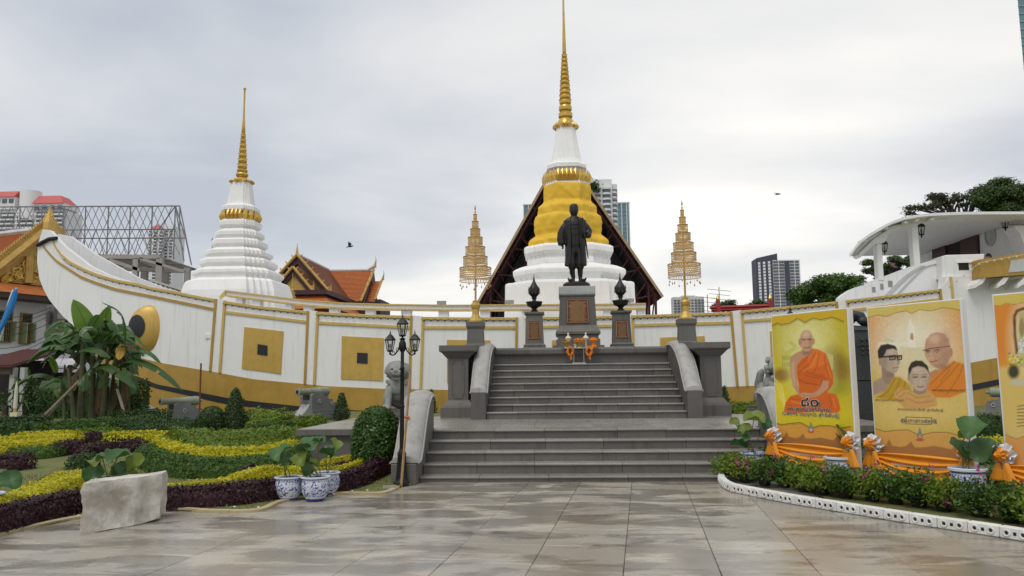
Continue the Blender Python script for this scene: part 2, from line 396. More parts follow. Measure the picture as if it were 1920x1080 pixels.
# landing of big slabs
MB().box(-5.0, 5.1, 13.28, 17.6, -.05, .62).build('landing_base', granite_dark, st)
for xi in range(10):
    for yi in range(5):
        x0 = -5.08 + xi * 1.02; y0 = 13.302 + yi * .86
        MB().box(x0 + .002, x0 + 1.018, y0 + .002, y0 + .858, .64, .68 + rs.uniform(-.001, .001)).build('landing_slab', granite_wet_lit, st)
for s in (-1, 1):
    x0, x1 = (-5.08, -2.66) if s < 0 else (2.66, 5.12)
    MB().box(x0, x1, 13.2, 13.299, .58, .678).build('landing_edge', granite, st)
# balustrades: swept top, rounded cap
def balustrade(x0, x1, prof, capw):
    pts = sm([(0, a, b) for a, b in prof], 7)
    base_ = MB(); poly = [(pts[0].y, 0)] + [(p.y, p.z) for p in pts] + [(pts[-1].y, 0)]
    base_.prismx(poly, x0, x1); o = base_.build('balustrade', granite, st, bevel=.008)
    cx = (x0 + x1) / 2; w2 = (x1 - x0) / 2 + capw; rings = []
    for p in pts[1:]:
        i = pts.index(p); d = (pts[min(i + 1, len(pts) - 1)] - pts[max(i - 1, 0)]).normalized(); nn = Vector((0, -d.z, d.y))
        ring = []
        for t in range(9):
            a = math.pi * t / 8; ring.append((cx + w2 * math.cos(a), p.y + nn.y * (.012 + .10 * math.sin(a)), p.z + nn.z * (.012 + .10 * math.sin(a))))
        rings.append(ring)
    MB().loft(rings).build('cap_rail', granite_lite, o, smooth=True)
    for e in (-1, 1):                                             # moulded line under the cap
        xx = cx + e * (w2 + .008)
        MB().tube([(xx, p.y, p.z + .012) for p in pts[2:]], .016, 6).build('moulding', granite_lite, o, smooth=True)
    return o
lowp = [(11.28, .30), (11.5, .30), (11.62, .36), (11.8, .53), (12.0, .78), (12.25, 1.04), (12.5, 1.19), (12.75, 1.23), (12.95, 1.22)]
balustrade(-3.02, -2.655, lowp, .015); balustrade(2.655, 3.02, lowp, .015)
upp = [(16.0, 1.22), (16.16, 1.23), (16.4, 1.42), (16.75, 1.74), (17.15, 1.99), (17.55, 2.14), (17.95, 2.23), (18.4, 2.25), (18.7, 2.24)]
for s in (-1, 1):
    a, b_ = sorted((s * 2.055, s * 2.36)); balustrade(a, b_, upp, .012)
    c = s * 2.2
# ================================================================== statue platform with corner pillars
pf = thing('statue_platform', (0, 20, .6), 'dark granite platform at the head of the stairs with corner pillars', 'platform')
MB().box(-2.36, 2.36, 18.62, 22.6, .6, 2.14).build('platform_block', granite_dark, pf, bevel=.01)
for s in (-1, 1):
    a, b_ = sorted((s * 2.37, s * 2.98)); MB().box(a, b_, 17.5, 22.6, .6, 2.13).build('side_wall', granite_dark, pf, bevel=.01)
rs = random.Random(2)
x = -2.05
for wd in (.82, .9, .74, .86, .78):
    MB().prismx([(18.56, 2.06), (18.52, 2.10), (18.52, 2.19), (18.56, 2.24), (19.3, 2.24), (19.3, 2.145)], x + .002, x + wd - .002).build('cornice_slab', granite_dark, pf); x += wd
MB().box(-2.95, 2.95, 19.31, 22.65, 2.145, 2.235).build('deck_slab', granite_dark, pf)
for s in (-1, 1):
    c = s * 2.74
    pil = MB().box(c - .225, c + .225, 16.98, 17.42, 1.0, 2.02).build('pillar_shaft', granite, pf, bevel=.006)
    fr = MB()                                                     # sunk panel frame with stepped corners
    for e in (-1, 1):
        fr.box(c + e * .135 - .009, c + e * .135 + .009, 16.968, 16.982, 1.18, 1.86)
    for z in (1.10, 1.93): fr.box(c - .095, c + .095, 16.968, 16.982, z - .009, z + .009)
    for z in (1.18, 1.85):
        for e in (-1, 1): fr.box(c + e * .115 - .024, c + e * .115 + .03, 16.969, 16.981, z - .008, z + .008)
    for e in (-1, 1):
        for z0, z1 in ((1.10, 1.18), (1.85, 1.93)): fr.box(c + e * .095 - .008, c + e * .095 + .008, 16.9685, 16.9815, z0, z1)
    fr.build('panel_frame', granite_dark, pil)
    def ring(h, z): return [(c - h, 17.2 - h, z), (c + h, 17.2 - h, z), (c + h, 17.2 + h, z), (c - h, 17.2 + h, z)]
    MB().loft([ring(.37, .67), ring(.37, .90), ring(.34, .92), ring(.33, .95), ring(.28, 1.0), ring(.26, 1.04), ring(.235, 1.06)]).build('pillar_base', granite, pf)
    MB().loft([ring(.24, 1.96), ring(.27, 2.0), ring(.3, 2.03), ring(.34, 2.08), ring(.39, 2.11), ring(.40, 2.13), ring(.40, 2.24), ring(.385, 2.25)]).build('pillar_cap', granite_dark, pf)
    a, b_ = sorted((s * 2.33, s * 3.1)); MB().box(a, b_, 17.62, 22.6, 2.135, 2.238).build('coping', granite_dark, pf, bevel=.008)
# ================================================================== the ship-shaped hall
white = M('white_render', (.80, .80, .795), rough=.6, var=.035, scale=1.2, bump=.12, bscale=18, streak=.22)
white2 = M('white_trim', (.80, .795, .78), rough=.6, var=.05, scale=3, bump=.1, bscale=30, streak=.14)
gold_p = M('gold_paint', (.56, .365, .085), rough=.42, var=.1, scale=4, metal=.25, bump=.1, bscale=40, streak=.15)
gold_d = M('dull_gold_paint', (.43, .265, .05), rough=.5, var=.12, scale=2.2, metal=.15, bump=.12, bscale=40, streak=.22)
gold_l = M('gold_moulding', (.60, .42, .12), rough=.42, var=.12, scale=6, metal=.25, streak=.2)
black_p = M('black_paint', (.014, .015, .02), rough=.5, var=.2)
dark_in = M('interior_shade', (.018, .014, .014), rough=.9)  # near-black colour stands for the shade inside openings
wood_d = M('dark_brown_door', (.06, .02, .012), rough=.55, var=.2, scale=5)
bulb_m = M('festoon_bulb', (.6, .58, .5), rough=.25); wire_m = M('black_wire', (.015, .015, .015), rough=.6)
def hY(X): return 26.0 + .015 * max(0.0, abs(X - 2.0) - 7.0) ** 2
def hp(px, py, off=0.0):
    Y = 26.0
    for i in range(14):
        p = at(px, py, Y); Y = hY(p.x) - off
    return at(px, py, Y)
STEM = [(69.5, 490), (74, 523), (82, 543), (91, 560), (100, 572), (117, 592), (130, 604), (165, 645), (205, 700), (246, 745), (307, 771), (360, 787), (420, 800), (480, 808), (600, 812), (1500, 812), (1960, 790)]
TOP = [(69.5, 489), (71, 459), (75, 445), (80, 430), (92, 431), (118, 460), (167, 498), (200, 514), (240, 527), (290, 539), (325, 545), (362, 553), (402, 560), (422, 564), (480, 573), (577, 583), (597, 584.5), (685, 589.5), (770, 592), (792, 594), (880, 595), (968, 595), (1020, 594), (1100, 593), (1185, 591), (1280, 588), (1371, 584.5), (1391, 582), (1480, 574), (1569, 565), (1590, 562), (1680, 551.5), (1766, 541), (1768, 519), (1838, 517), (1960, 500), (2260, 470)]
WG = [(165, 645), (200, 656), (250, 668), (300, 680), (410, 699), (475, 711), (560, 719), (612, 724), (722, 729), (841, 731), (1000, 732), (1200, 730), (1348, 726), (1432, 722.5), (1520, 715), (1640, 703), (1820, 680), (1874, 670), (1960, 654), (2260, 590)]
BT = [(165, 680), (208, 690), (247, 702), (295, 721), (355, 732), (425, 746), (480, 753), (600, 766), (800, 776), (1300, 774), (1600, 752), (1824, 721), (1877, 710), (1960, 692), (2260, 625)]
BB = [(165, 690), (208, 699), (246, 712), (295, 729), (345, 740), (415, 756), (480, 765), (600, 779), (800, 789), (1300, 786), (1600, 764), (1824, 732), (1877, 721), (1960, 703), (2260, 636)]
def fn(tab): a = [p[0] for p in tab]; b_ = [p[1] for p in tab]; return lambda x: float(np.interp(x, a, b_))
fS, fT, fW, fBT, fBB = map(fn, (STEM, TOP, WG, BT, BB))
ship = thing('ship_hall', (2, 27, .4), 'huge white ship-shaped hall with gold mouldings, painted eye and raised stern deck', 'building')
def strip(ft, fb, x0, x1, off, depth, step=9, extra=()):
    xs_ = sorted(set(list(np.arange(x0, x1, step)) + [x1] + [e for e in extra if x0 <= e <= x1])); rings = []
    for x in xs_:
        s_ = fS(x); a, b_ = min(ft(x), s_), min(fb(x), s_)
        if b_ - a < .4: b_ = a + .4
        p, q = hp(x, a, off), hp(x, b_, off)
        rings.append([p, q, Vector((q.x, q.y + depth, q.z)), Vector((p.x, p.y + depth, p.z))])
    return MB().loft(rings)
ex = [p[0] for p in TOP] + [p[0] for p in STEM]
strip(fT, fW, 69.6, 2260, 0, .3, 9, ex).build('hull_wall', white, ship, smooth=25)
strip(fW, fBT, 165.5, 2260, .02, .3, 9, ex).build('gold_wale', gold_d, ship)
strip(fBT, fBB, 165.5, 2260, .035, .3, 9, ex).build('black_wale', black_p, ship)
strip(fBB, lambda x: 830, 165.5, 2260, .02, .3, 9, ex).build('lower_gold_wale', gold_d, ship)
# far side of the hull, mirrored about the keel line
rings = []
for x in sorted(set(list(np.arange(80, 1950, 15)) + ex)):
    if x < 80 or x > 1950: continue
    p, q = hp(x, fT(x)), hp(x, min(fS(x), 800)); Yf = 61 - p.y; z1 = p.z if x < 1500 else min(p.z, 4.2)
    rings.append([(p.x, Yf, q.z), (p.x, Yf, z1), (p.x, Yf + .25, z1), (p.x, Yf + .25, q.z)])
MB().loft(rings).build('far_hull_wall', white, ship)
MB().box(-13, 18, 26.9, 34.2, 3.05, 3.2).build('deck', white2, ship)
# gold lines, panel by panel between the pilasters
PAIRS = [(404, 420.5, 393.5, 411), (577, 595, 571, 588.5), (771, 793, 767.5, 788), (969, 987, 967, 986), (1165, 1186, 1167, 1189), (1371, 1391, 1383, 1401.5), (1569, 1589, 1585, 1606), (1763, 1783, 1781, 1801)]
LOW = [(79, 460), (91, 475), (105.5, 490), (130, 506), (152, 520), (178, 530), (199, 537), (215, 542), (285, 556), (402, 580), (422, 585), (575, 603.5), (597, 605), (768, 614), (792, 614), (968, 614), (1187, 610), (1371, 605), (1391, 602), (1444, 598.5), (1569, 585), (1603, 581), (1680, 571.5), (1770, 560)]
fL = fn(LOW)
GT = [(97, 450), (110, 472), (130, 490), (160, 505), (185, 515), (220, 525), (260, 532), (287, 540)]
gx = [p[0] for p in GT]; gy = [p[1] for p in GT]
fG = lambda x: interp(x, gx, gy) if x < 287 else fT(x) + .8
segs = [(97, 402)] + [(PAIRS[i][1] + 2, PAIRS[i + 1][0] - 2) for i in range(7)]
for i, (a, b_) in enumerate(segs):
    strip(lambda x: fG(x) - .5, lambda x: fG(x) + 4.2, a, b_, .05, .1, 8).build('top_moulding', gold_l, ship)
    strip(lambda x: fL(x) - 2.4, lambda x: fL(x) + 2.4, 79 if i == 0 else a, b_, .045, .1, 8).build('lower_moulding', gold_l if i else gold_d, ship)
def panel(c4, off, depth=.12):                              # four picture corners on the hull
    P = [hp(x, y, off) for x, y in c4]; return MB().hexa([*P, *[Vector((p.x, p.y + depth, p.z)) for p in P]])
for (a, b_, c, d) in PAIRS:
    pil = panel([(a + 1, fT(a) - 1), (b_ - 1, fT(b_) - 1), (d - 1, fW(d)), (c + 1, fW(c))], .02).build('pilaster', white2, ship)
    for (t, q, s) in ((a, c, -1), (b_, d, 1)):
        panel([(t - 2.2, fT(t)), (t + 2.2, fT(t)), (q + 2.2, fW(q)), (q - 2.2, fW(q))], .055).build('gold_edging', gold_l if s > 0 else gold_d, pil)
GP = [((458, 613), (531, 621), (526, 701), (453, 691), (483, 645), (501, 648), (501, 667), (482, 664.5)),
      ((641, 630), (719.5, 634), (717.5, 714), (639, 710.5), (669.5, 661), (689, 662), (689, 682), (669, 681)),
      ((838, 637), (919, 638), (919, 719), (838, 718), (868, 668), (889, 668), (889, 689), (868, 689)),
      ((1035, 638), (1121, 638), (1121, 719), (1035, 719), (1068, 668), (1089, 668), (1089, 689), (1068, 689)),
      ((1238, 633), (1321, 630), (1324, 711), (1239, 714), (1270, 662), (1291, 661), (1292, 681), (1271, 682)),
      ((1444, 621), (1525, 611), (1530, 690), (1447, 700), (1475, 648), (1494, 646), (1496, 666), (1476, 668))]
for g in GP:
    o = panel(g[:4], .035).build('gold_panel', gold_p, ship); panel(g[4:], .05).build('gun_port', black_p, o)
# painted eye: a bulging gold disc with a black pupil
ec = hp(279.5, 615.5); er = 37.5 * ec.y / F; eh = 44.5 * ec.y / F
def eye_pt(u, v, lift=0.0):
    r2 = min(1, u * u + v * v); return (ec.x + u * er, ec.y - .02 - (.27 + lift) * math.sqrt(max(0, 1 - r2)) + .10 * u, ec.z + v * eh)
rings = [[eye_pt(r * math.cos(2 * math.pi * j / 40), r * math.sin(2 * math.pi * j / 40)) for j in range(40)] for r in (1, .98, .94, .86, .75, .6, .45, .3, .15, .01)]
eye = MB().loft(rings, False, True).build('eye', gold_p, ship, smooth='all')
rings = []
for r in (1, .8, .55, .3, .02):
    rings.append([eye_pt(-.47 + .48 * r * math.cos(2 * math.pi * j / 28), .05 + .52 * r * math.sin(2 * math.pi * j / 28), .03) for j in range(28)])
MB().loft(rings, False, True).build('pupil', black_p, eye, smooth='all')
# festoon bulbs along the top moulding
for i, (a, b_) in enumerate(segs):
    mb = MB(); pts = []
    for x in np.arange(max(a, 120), b_, 13.0):
        p = hp(x, fG(x) + 6.5, .09); mb.ball(p, .028, 6, 4); pts += [hp(x - 6, fG(x) + 3.5, .08), p]
    for p, q in zip(pts[:-1], pts[1:]): mb.tube([p, q], .008, 3)
    mb.build('festoon', wire_m if i % 2 else wire_m, ship)
rope = [hp(70, 460, .06), hp(80, 454, .07), hp(92, 448, .07), hp(106, 446.5, .05)]
MB().tube(rope, .075, 8).build('bow_binding', M('dark_rope', (.02, .015, .02), rough=.8), ship, smooth=True)
# walkway rail above the hull: gold, white, gold; on short posts
RT = [(411, 557), (414, 552), (422, 544), (485, 551.5), (560, 561), (635, 567), (720, 569.5), (840, 571.2), (1115, 569.5), (1211, 568)]
fR = fn(RT); RY = 27.15
def rail(f0, f1, y0, y1, x0=422, x1=1211):
    rg = []
    for x in list(np.arange(x0, x1, 16)) + [x1]:
        p, q = at(x, fR(x) + f0, RY + y0), at(x, fR(x) + f1, RY + y0); rg.append([p, q, (q.x, RY + y1, q.z), (p.x, RY + y1, p.z)])
    return MB().loft(rg)
rail(0, 2.2, -.06, .45).build('rail_top', gold_l, ship); rail(2.2, 8.6, 0, .42).build('rail', white2, ship); rail(8.6, 11.2, -.05, .44).build('rail_underside', gold_l, ship)
MB().loft([[at(422, 544, RY - .05), at(422, 555, RY - .05), at(423, 555, RY + .4), at(423, 544, RY + .4)], [at(411, 556, RY - .05), at(412, 562, RY - .05), at(413, 562, RY + .4), at(412, 556, RY + .4)]]).build('rail_end', gold_l, ship)
for (a, b_) in ((442, 454), (472, 487), (535, 546), (569, 584), (617, 634), (685, 701), (752, 770), (822, 840), (900, 918), (978, 996), (1058, 1076), (1132, 1150), (1196, 1211)):
    m_ = (a + b_) / 2; p, q = at(a, fR(m_) + 10, RY + .04), at(b_, fT(m_) + 8, RY + .04); MB().box(p.x, q.x, RY + .04, RY + .38, q.z - .1, p.z).build('rail_post', white2, ship)
for (x, y) in ((828, 567.5), (955, 566), (1180, 563)):
    p = at(x, y, RY + .2); fl = MB().box(p.x - .16, p.x + .16, p.y - .06, p.y + .06, p.z - .07, p.z + .06).tube([(p.x, p.y, p.z - .15), (p.x, p.y, p.z)], .03, 6); fl.build('floodlight', M('floodlight_grey', (.3, .3, .29), rough=.5), ship)
# ---- raised stern deck
def plate(poly, Y, depth): return MB().prism([(at(x, y, Y).x, at(x, y, Y).z) for x, y in poly], Y, Y + depth)
SY = 26.75
plate([(1573, 572), (1573, 559), (1582, 551), (1595, 543), (1610, 537), (1626, 533), (1627, 529), (1660, 517.5), (1690, 506), (1713, 498), (1740, 490), (1767, 486), (1767, 552), (1680, 562), (1604, 570)], SY, .3).build('stern_parapet', white, ship)
for (c, wd) in (([(1664, 553), (1680, 537), (1698, 520), (1714, 508), (1731, 498)], 9), ([(1683, 551), (1704, 529), (1725, 508), (1738, 499), (1762, 493)], 3)):
    pp = sm([(x, y, 0) for x, y in c], 5); mb = MB(); rg = []
    for p in pp: 
        a, b_ = at(p.x - wd / 2, p.y, SY - .04), at(p.x + wd / 2, p.y, SY - .04); rg.append([a, b_, (b_.x, SY + .02, b_.z), (a.x, SY + .02, a.z)])
    mb.loft(rg).build('curved_rib', M('grey_render', (.5, .5, .49), rough=.7, streak=.2), ship)
for (a, b_, c, d) in ((1635, 1642, 538, 548), (1650, 1657, 532, 543), (1665, 1674, 526.5, 538)):
    p, q = at(a, c, SY - .01), at(b_, d, SY - .01); MB().box(p.x, q.x, SY - .012, SY + .05, q.z, p.z).build('scupper', M('recess_grey', (.28, .28, .27), rough=.8), ship)
blk = plate([(1767, 522), (1767, 480), (1775, 478), (1846, 476), (1842, 521)], SY - .45, 1.1).build('stern_block', white, ship, bevel=.02)
p, q = at(1797, 493, SY - .46), at(1817, 506, SY - .46); MB().box(p.x, q.x, SY - .462, SY - .3, q.z, p.z).build('port_opening', dark_in, blk)
MB().box(p.x - .05, q.x + .12, SY - .49, SY - .4, p.z, p.z + .05).build('port_lintel', white2, blk)
plate([(1838, 521), (1838, 486), (2200, 433), (2200, 494)], SY - 1.0, .5).build('gallery_panel', gold_d, ship)
plate([(1891, 511), (1896, 488), (1960, 479), (1960, 505)], SY - 1.02, .1).build('gallery_inset', M('grey_render', (.5, .5, .49)), ship)
for x in (1834, 1876, 1914):
    plate([(x, 536), (x - 6, 540), (x - 5, 533), (x + 6, 520), (x + 16, 520), (x + 8, 532)], SY - .95, .8).build('gallery_bracket', white2, ship)
mb = MB()
for i, x in enumerate(np.arange(1780, 1920, 14.0)):
    y = interp(x, [1780, 1838, 1920], [538, 494, 479]); mb.ball(at(x, y, SY - 1.08), .032, 6, 4)
for i in range(10):
    a, b_ = [interp(x, [1780, 1838, 1920], [536, 492, 477]) for x in (1780 + i * 14, 1794 + i * 14)]; mb.tube([at(1780 + i * 14, a, SY - 1.07), at(1794 + i * 14, b_, SY - 1.07)], .008, 3)
mb.build('festoon', bulb_m, ship)
rp = sm([(x, y, 0) for x, y in ((1593, 477), (1613, 451), (1649, 427), (1684, 410.5), (1720, 402.5), (1760, 399), (1827, 397), (1960, 396.5), (2230, 396))], 5)
RFY = SY - .55; rg = []; zcr = at(1827, 398, RFY).z; FARY = 34.7
def far_edge(px): q = max(1594 + (px - 1593) * .03, 960 + (px - 960) * RFY / FARY); return at(q, 500, FARY).x
for i, p in enumerate(rp):
    a, b_ = at(p.x, p.y, RFY), at(p.x + (1 if i < 12 else 0), p.y + 5, RFY); fx = far_edge(p.x); rg.append([a, b_, (fx, FARY, zcr - .12), (fx, FARY, zcr)])
roof = MB().loft(rg).build('stern_roof', white, ship, smooth=25)
for x, y in ((1624, 442), (1664, 419), (1700, 408), (1722, 403.5), (1750, 402)):
    p = at(x, y + 6, RFY + .05); MB().hexa([(p.x - .06, RFY + .12, p.z - .07), (p.x + .06, RFY + .12, p.z - .07), (p.x + .2, 27.2, p.z - .02), (p.x + .08, 27.2, p.z - .02), (p.x - .06, RFY + .12, p.z + .02), (p.x + .06, RFY + .12, p.z + .02), (p.x + .2, 27.2, p.z + .07), (p.x + .08, 27.2, p.z + .07)]).build('rafter', white2, roof)
plate([(1607, 479), (1640, 447), (1670, 427), (1700, 415), (1720, 411), (1775, 407), (1775, 412.5), (1744, 412.5), (1727, 418), (1717, 425), (1708, 424), (1691, 424.5), (1667, 438), (1659, 454), (1643, 457), (1633, 463), (1613, 483)], SY - .08, .4).build('arch_beam', white2, ship)
for (a, b_, c, d) in ((1643, 1658, 454, 526), (1709, 1727, 422, 505)):
    p, q = at(a, c, SY - .02), at(b_, d, SY - .02); MB().box(p.x, q.x, SY - .02, SY + .3, q.z, p.z).build('column', white2, ship, bevel=.015)
    MB().box(p.x + 3.9, q.x + 3.9, 33.8, 34.1, q.z - .5, p.z).build('column', white2, ship)
def atx(px, py, X):
    d = ray(px, py); return CAM + d * ((X - CAM.x) / d.x)
XC = (at(1752, 480, 33).x + at(1905, 470, 28).x) / 2
zd = at(1650, 520, 27).z
cab = MB().box(XC, XC + 8, 27.9, 35, zd - .6, at(1827, 397, RFY).z - .15).build('cabin_wall', white2, ship)
MB().box(12.5, 27, 26.9, 35, zd - .25, zd - .1).build('stern_floor', white2, ship)
def onwall(pts, name, mat, par, th=.05):
    P = [atx(x, y, XC) for x, y in pts]; return MB().hexa([(XC - th, p.y, p.z) for p in P] + [(XC - .002, p.y, p.z) for p in P]).build(name, mat, par)
onwall([(1776, 455), (1806, 443), (1806, 480), (1776, 487)], 'doorway', dark_in, cab, .02)
onwall([(1752, 457), (1777, 456), (1777, 487), (1752, 490)], 'door_leaf', wood_d, cab, .1)
onwall([(1804.5, 435), (1836, 433), (1838, 478), (1806, 480)], 'door_leaf', wood_d, cab, .1)
pc = atx(1858, 441, XC); mb = MB(); mb.loft([[(XC - t, pc.y + r * math.cos(a) * .36, pc.z + r * math.sin(a) * .42) for a in np.linspace(0, 2 * math.pi, 24, endpoint=False)] for t, r in ((0, 1), (.06, 1), (.06, .82), (.02, .78), (.02, .5), (.05, .45), (.05, .01))])
mb.build('round_medallion', M('grey_render', (.5, .5, .49)), cab)
pp = [at(x, y, 27.3) for x, y in ((1896, 426), (1906, 440), (1913, 460), (1918, 482))]
MB().loft([[(p.x, 27.1, p.z), (p.x + .5, 27.1, p.z), (p.x + .5, 27.8, p.z), (p.x, 27.8, p.z)] for p in pp]).build('curved_buttress', white, ship)
iron = M('black_iron', (.012, .012, .013), rough=.45, var=.2, spec=.3)
lglass = GLASS('lantern_glass', '#dfe2dc', .08, .28)
def lantern(c, s, parent, name='lantern'):                     # six-sided carriage lantern, base at c, height about s
    b_ = MB(); n = 6; x, y, z = c
    b_.lathe([(.02 * s, -.12 * s), (.05 * s, -.06 * s), (.03 * s, 0), (.13 * s, .04 * s), (.15 * s, .07 * s), (.13 * s, .09 * s)], c, 8)
    for j in range(n):
        a = 2 * math.pi * j / n + .3; u = Vector((math.cos(a), math.sin(a), 0)); b_.tube([Vector(c) + u * .125 * s + Vector((0, 0, .08 * s)), Vector(c) + u * .215 * s + Vector((0, 0, .52 * s))], .016 * s, 4)
    b_.lathe([(.2 * s, .51 * s), (.25 * s, .52 * s), (.25 * s, .55 * s), (.14 * s, .70 * s), (.12 * s, .72 * s), (.06 * s, .78 * s), (.02 * s, .8 * s), (.035 * s, .84 * s), (.012 * s, .9 * s), (.004 * s, 1.0 * s)], c, 6)
    b_.lathe([(.03 * s, .09 * s), (.03 * s, .2 * s), (.055 * s, .24 * s), (.055 * s, .33 * s), (.02 * s, .38 * s)], c, 8)
    o = b_.build(name, iron, parent)
    MB().lathe([(.115 * s, .09 * s), (.2 * s, .515 * s)], c, 6, False).build('glass', lglass, o)
    return o
for (x, y, Y, s) in ((1728, 442, 27.4, .62), (1659, 473, 27.4, .55), (1885, 429, 27.5, .62)):
    p = at(x, y, Y); lantern((p.x, p.y, p.z), s, ship, 'wall_lantern')
# ================================================================== the two chedis standing on the deck
gold_leaf = M('gold_leaf', (.62, .40, .085), rough=.3, var=.14, scale=5, metal=.55, bump=.25, bscale=14)
chedi_w = M('chedi_white', (.82, .815, .80), rough=.65, var=.05, scale=1.6, bump=.1, bscale=14, streak=.14)
cloth_y = M('yellow_cloth', (.72, .445, .022), rough=.6, var=.1, scale=2.2, bump=.8, bscale=3.5)
CY = 30.5
def redent(h, a=.58, n=4):
    q = []; f0 = a * h; s = (h - f0) / n
    c = [(f0, h)]
    for k in range(n): c += [(f0 + k * s, h - (k + 1) * s), (f0 + (k + 1) * s, h - (k + 1) * s)]
    c = c[:-1] + [(h, f0)] if abs(c[-1][0] - h) > 1e-6 else c
    for r in range(4):
        for (x, y) in c:
            for _ in range(r): x, y = y, -x
            q.append((x, y))
    return q
def octo(h, a=.46):
    q = []
    for r in range(4):
        for (x, y) in ((a * h, h), (h, a * h)):
            for _ in range(r): x, y = y, -x
            q.append((x, y))
    return q
def chedi(name, px0, tip_px, py0, label, parts, spire, lot, group=None):
    base_p = at(px0, py0, CY); k = CY / F / math.cos(YAW); zf = lambda y: at(px0, y, CY).z
    root = thing(name, (base_p.x, CY, 3.2), label, 'chedi', group); cx = base_p.x
    for (pn, mat, shape, prof) in parts:
        rings = []
        if shape == 'c': yy_ = np.linspace(prof[0][0], prof[-1][0], 64); prof = sorted(set([(float(y_), interp(y_, [q[0] for q in prof], [q[1] for q in prof])) for y_ in yy_]))
        for y, hw in prof:
            h = hw * k; h *= 1 - .9 * h / CY; z = zf(y); poly = redent(h) if shape == 'r' else octo(h)
            if shape == 'c':                                      # cloth pulled over the corners, wrinkled
                poly = []
                oc = octo(h, .5)
                for i in range(8):
                    a, b_ = oc[i], oc[(i + 1) % 8]
                    for t in range(16):
                        u = t / 16; x_, y_ = a[0] + (b_[0] - a[0]) * u, a[1] + (b_[1] - a[1]) * u
                        g = 1 + .03 * mnoise.noise((x_ * 2.2, y_ * 2.2, z * 1.3)) + .05 * abs(mnoise.noise((x_ * 3.2 + z * 2.6, y_ * 3.2, z * 1.2 + 4))) + .03 * abs(mnoise.noise((x_ * 2.4 - z * 2.2, y_ * 2.4, z * 1.1))) - .02 * math.sin(u * math.pi)
                        poly.append((x_ * g, y_ * g))
                zz = [z + .035 * mnoise.noise((q[0] * 1.6, q[1] * 1.6, z)) for q in poly]
                rings.append([(cx + q[0], CY + q[1], z1) for q, z1 in zip(poly, zz)]); continue
            rings.append([(cx + x_, CY + y_, z) for x_, y_ in poly])
        MB().loft(rings[::-1]).build(pn, mat, root, smooth=30 if shape == 'c' else False)
    # ring of gold lotus petals
    for (y0, y1, hw, n) in lot:
        z0, z1 = zf(y1), zf(y0); mb = MB(); oc = octo(hw * k, .5); per = [Vector((oc[i][0], oc[i][1], 0)) for i in range(8)]
        for i in range(8):
            a, b_ = per[i], per[(i + 1) % 8]; m_ = max(2, int((b_ - a).length / (2 * math.pi * hw * k / n)))
            d = (b_ - a) / m_; nn = (a + b_).normalized()
            for t in range(m_):
                c = a + d * (t + .5); h = z1 - z0
                prof = [(-.48, 0, .02), (-.5, .5, .05), (-.3, .85, .06), (0, 1.06, .03), (.3, .85, .06), (.5, .5, .05), (.48, 0, .02)]
                V = [(cx + (c + d * p - nn * .0 + nn * q * 1.0).x, CY + (c + d * p + nn * q).y, z0 + h * r_) for p, r_, q in prof]
                V.append((cx + (c + nn * .16).x, CY + (c + nn * .16).y, z0 + h * .42)); o = 7
                mb.add(V, [(j, j + 1, 7) for j in range(6)] + [(6, 0, 7)])
        mb.lathe([(hw * k * .98, z0), (hw * k * 1.0, z0 + (z1 - z0) * .5), (hw * k * .93, z1)], (cx, CY, 0), 8)
        mb.build('lotus_ring', gold_leaf, root)
    # spire: stacked rings, then a long tapering needle
    prof = [(max(.004, hw * k), zf(y)) for y, hw in spire[::-1]]
    MB().lathe(prof, (cx, CY, 0), 20).build('spire', gold_leaf, root, smooth=50)
    return root
def rings_px(y0, y1, w0, w1, n):                                 # rounded rings shrinking upwards (y0 bottom)
    out = []
    for i in range(n):
        t0 = i / n; t1 = (i + 1) / n; e = lambda t: t ** .92
        a, b_ = y0 + (y1 - y0) * e(t0), y0 + (y1 - y0) * e(t1); wv = w0 + (w1 - w0) * t0; h = b_ - a
        out += [(a, wv * .68), (a + h * .12, wv * .92), (a + h * .45, wv), (a + h * .72, wv * .93), (a + h * .80, wv * 1.04), (a + h * .9, wv * .74)]
    return out[::-1]
big_parts = [
    ('base', chedi_w, 'r', [(536, 104), (537, 118), (539, 124), (542, 125.5), (566, 126), (600, 128), (650, 129)]),
    ('lower_tier', chedi_w, 'r', [(504, 82), (507, 92), (512, 104), (515, 108.5), (517, 109.5), (523, 109), (527, 104), (530, 100), (536, 99)]),
    ('upper_tier', chedi_w, 'r', [(466, 70), (468, 80), (471, 85), (473, 86), (481, 86), (484, 82), (487, 78), (492, 77.5), (496, 80), (502, 80), (505, 78)]),
    ('cloth_wrap', cloth_y, 'c', [(350, 41), (352, 43.5), (356, 44.5), (366, 45), (376, 45), (382, 44.5), (386, 47), (392, 54), (395, 56), (402, 56), (407, 56), (409, 58), (413, 62.5), (418, 63.5), (428, 64), (438, 63), (444, 61), (447, 61.5), (450, 66), (455, 72), (459, 75), (464, 75), (469, 74.5), (470, 71)]),
    ('neck', chedi_w, 'r', [(346, 38), (347, 41), (353, 42)]),
    ('bell_ledge', chedi_w, 'r', [(308, 29), (312, 35), (314, 38), (321, 38), (324, 34), (331, 33.5)]),
    ('bell', chedi_w, 'r', [(238, 17.5), (262, 21), (290, 26), (303, 29), (308, 31), (310, 32)])]
big_spire = [(-34, .5), (-32, 1.2), (0, 1.7), (40, 2.3), (75, 3.2), (98, 3.9), (100, 3.0)] + rings_px(196, 100.5, 11.8, 4.8, 11) + [(197, 9), (199, 12), (203, 12.8), (207, 12.3), (208.5, 9.5), (211, 11), (213, 13.6), (220, 13.6), (221.5, 10.5), (226, 14), (232, 17), (236, 18.5), (240, 18.7)]
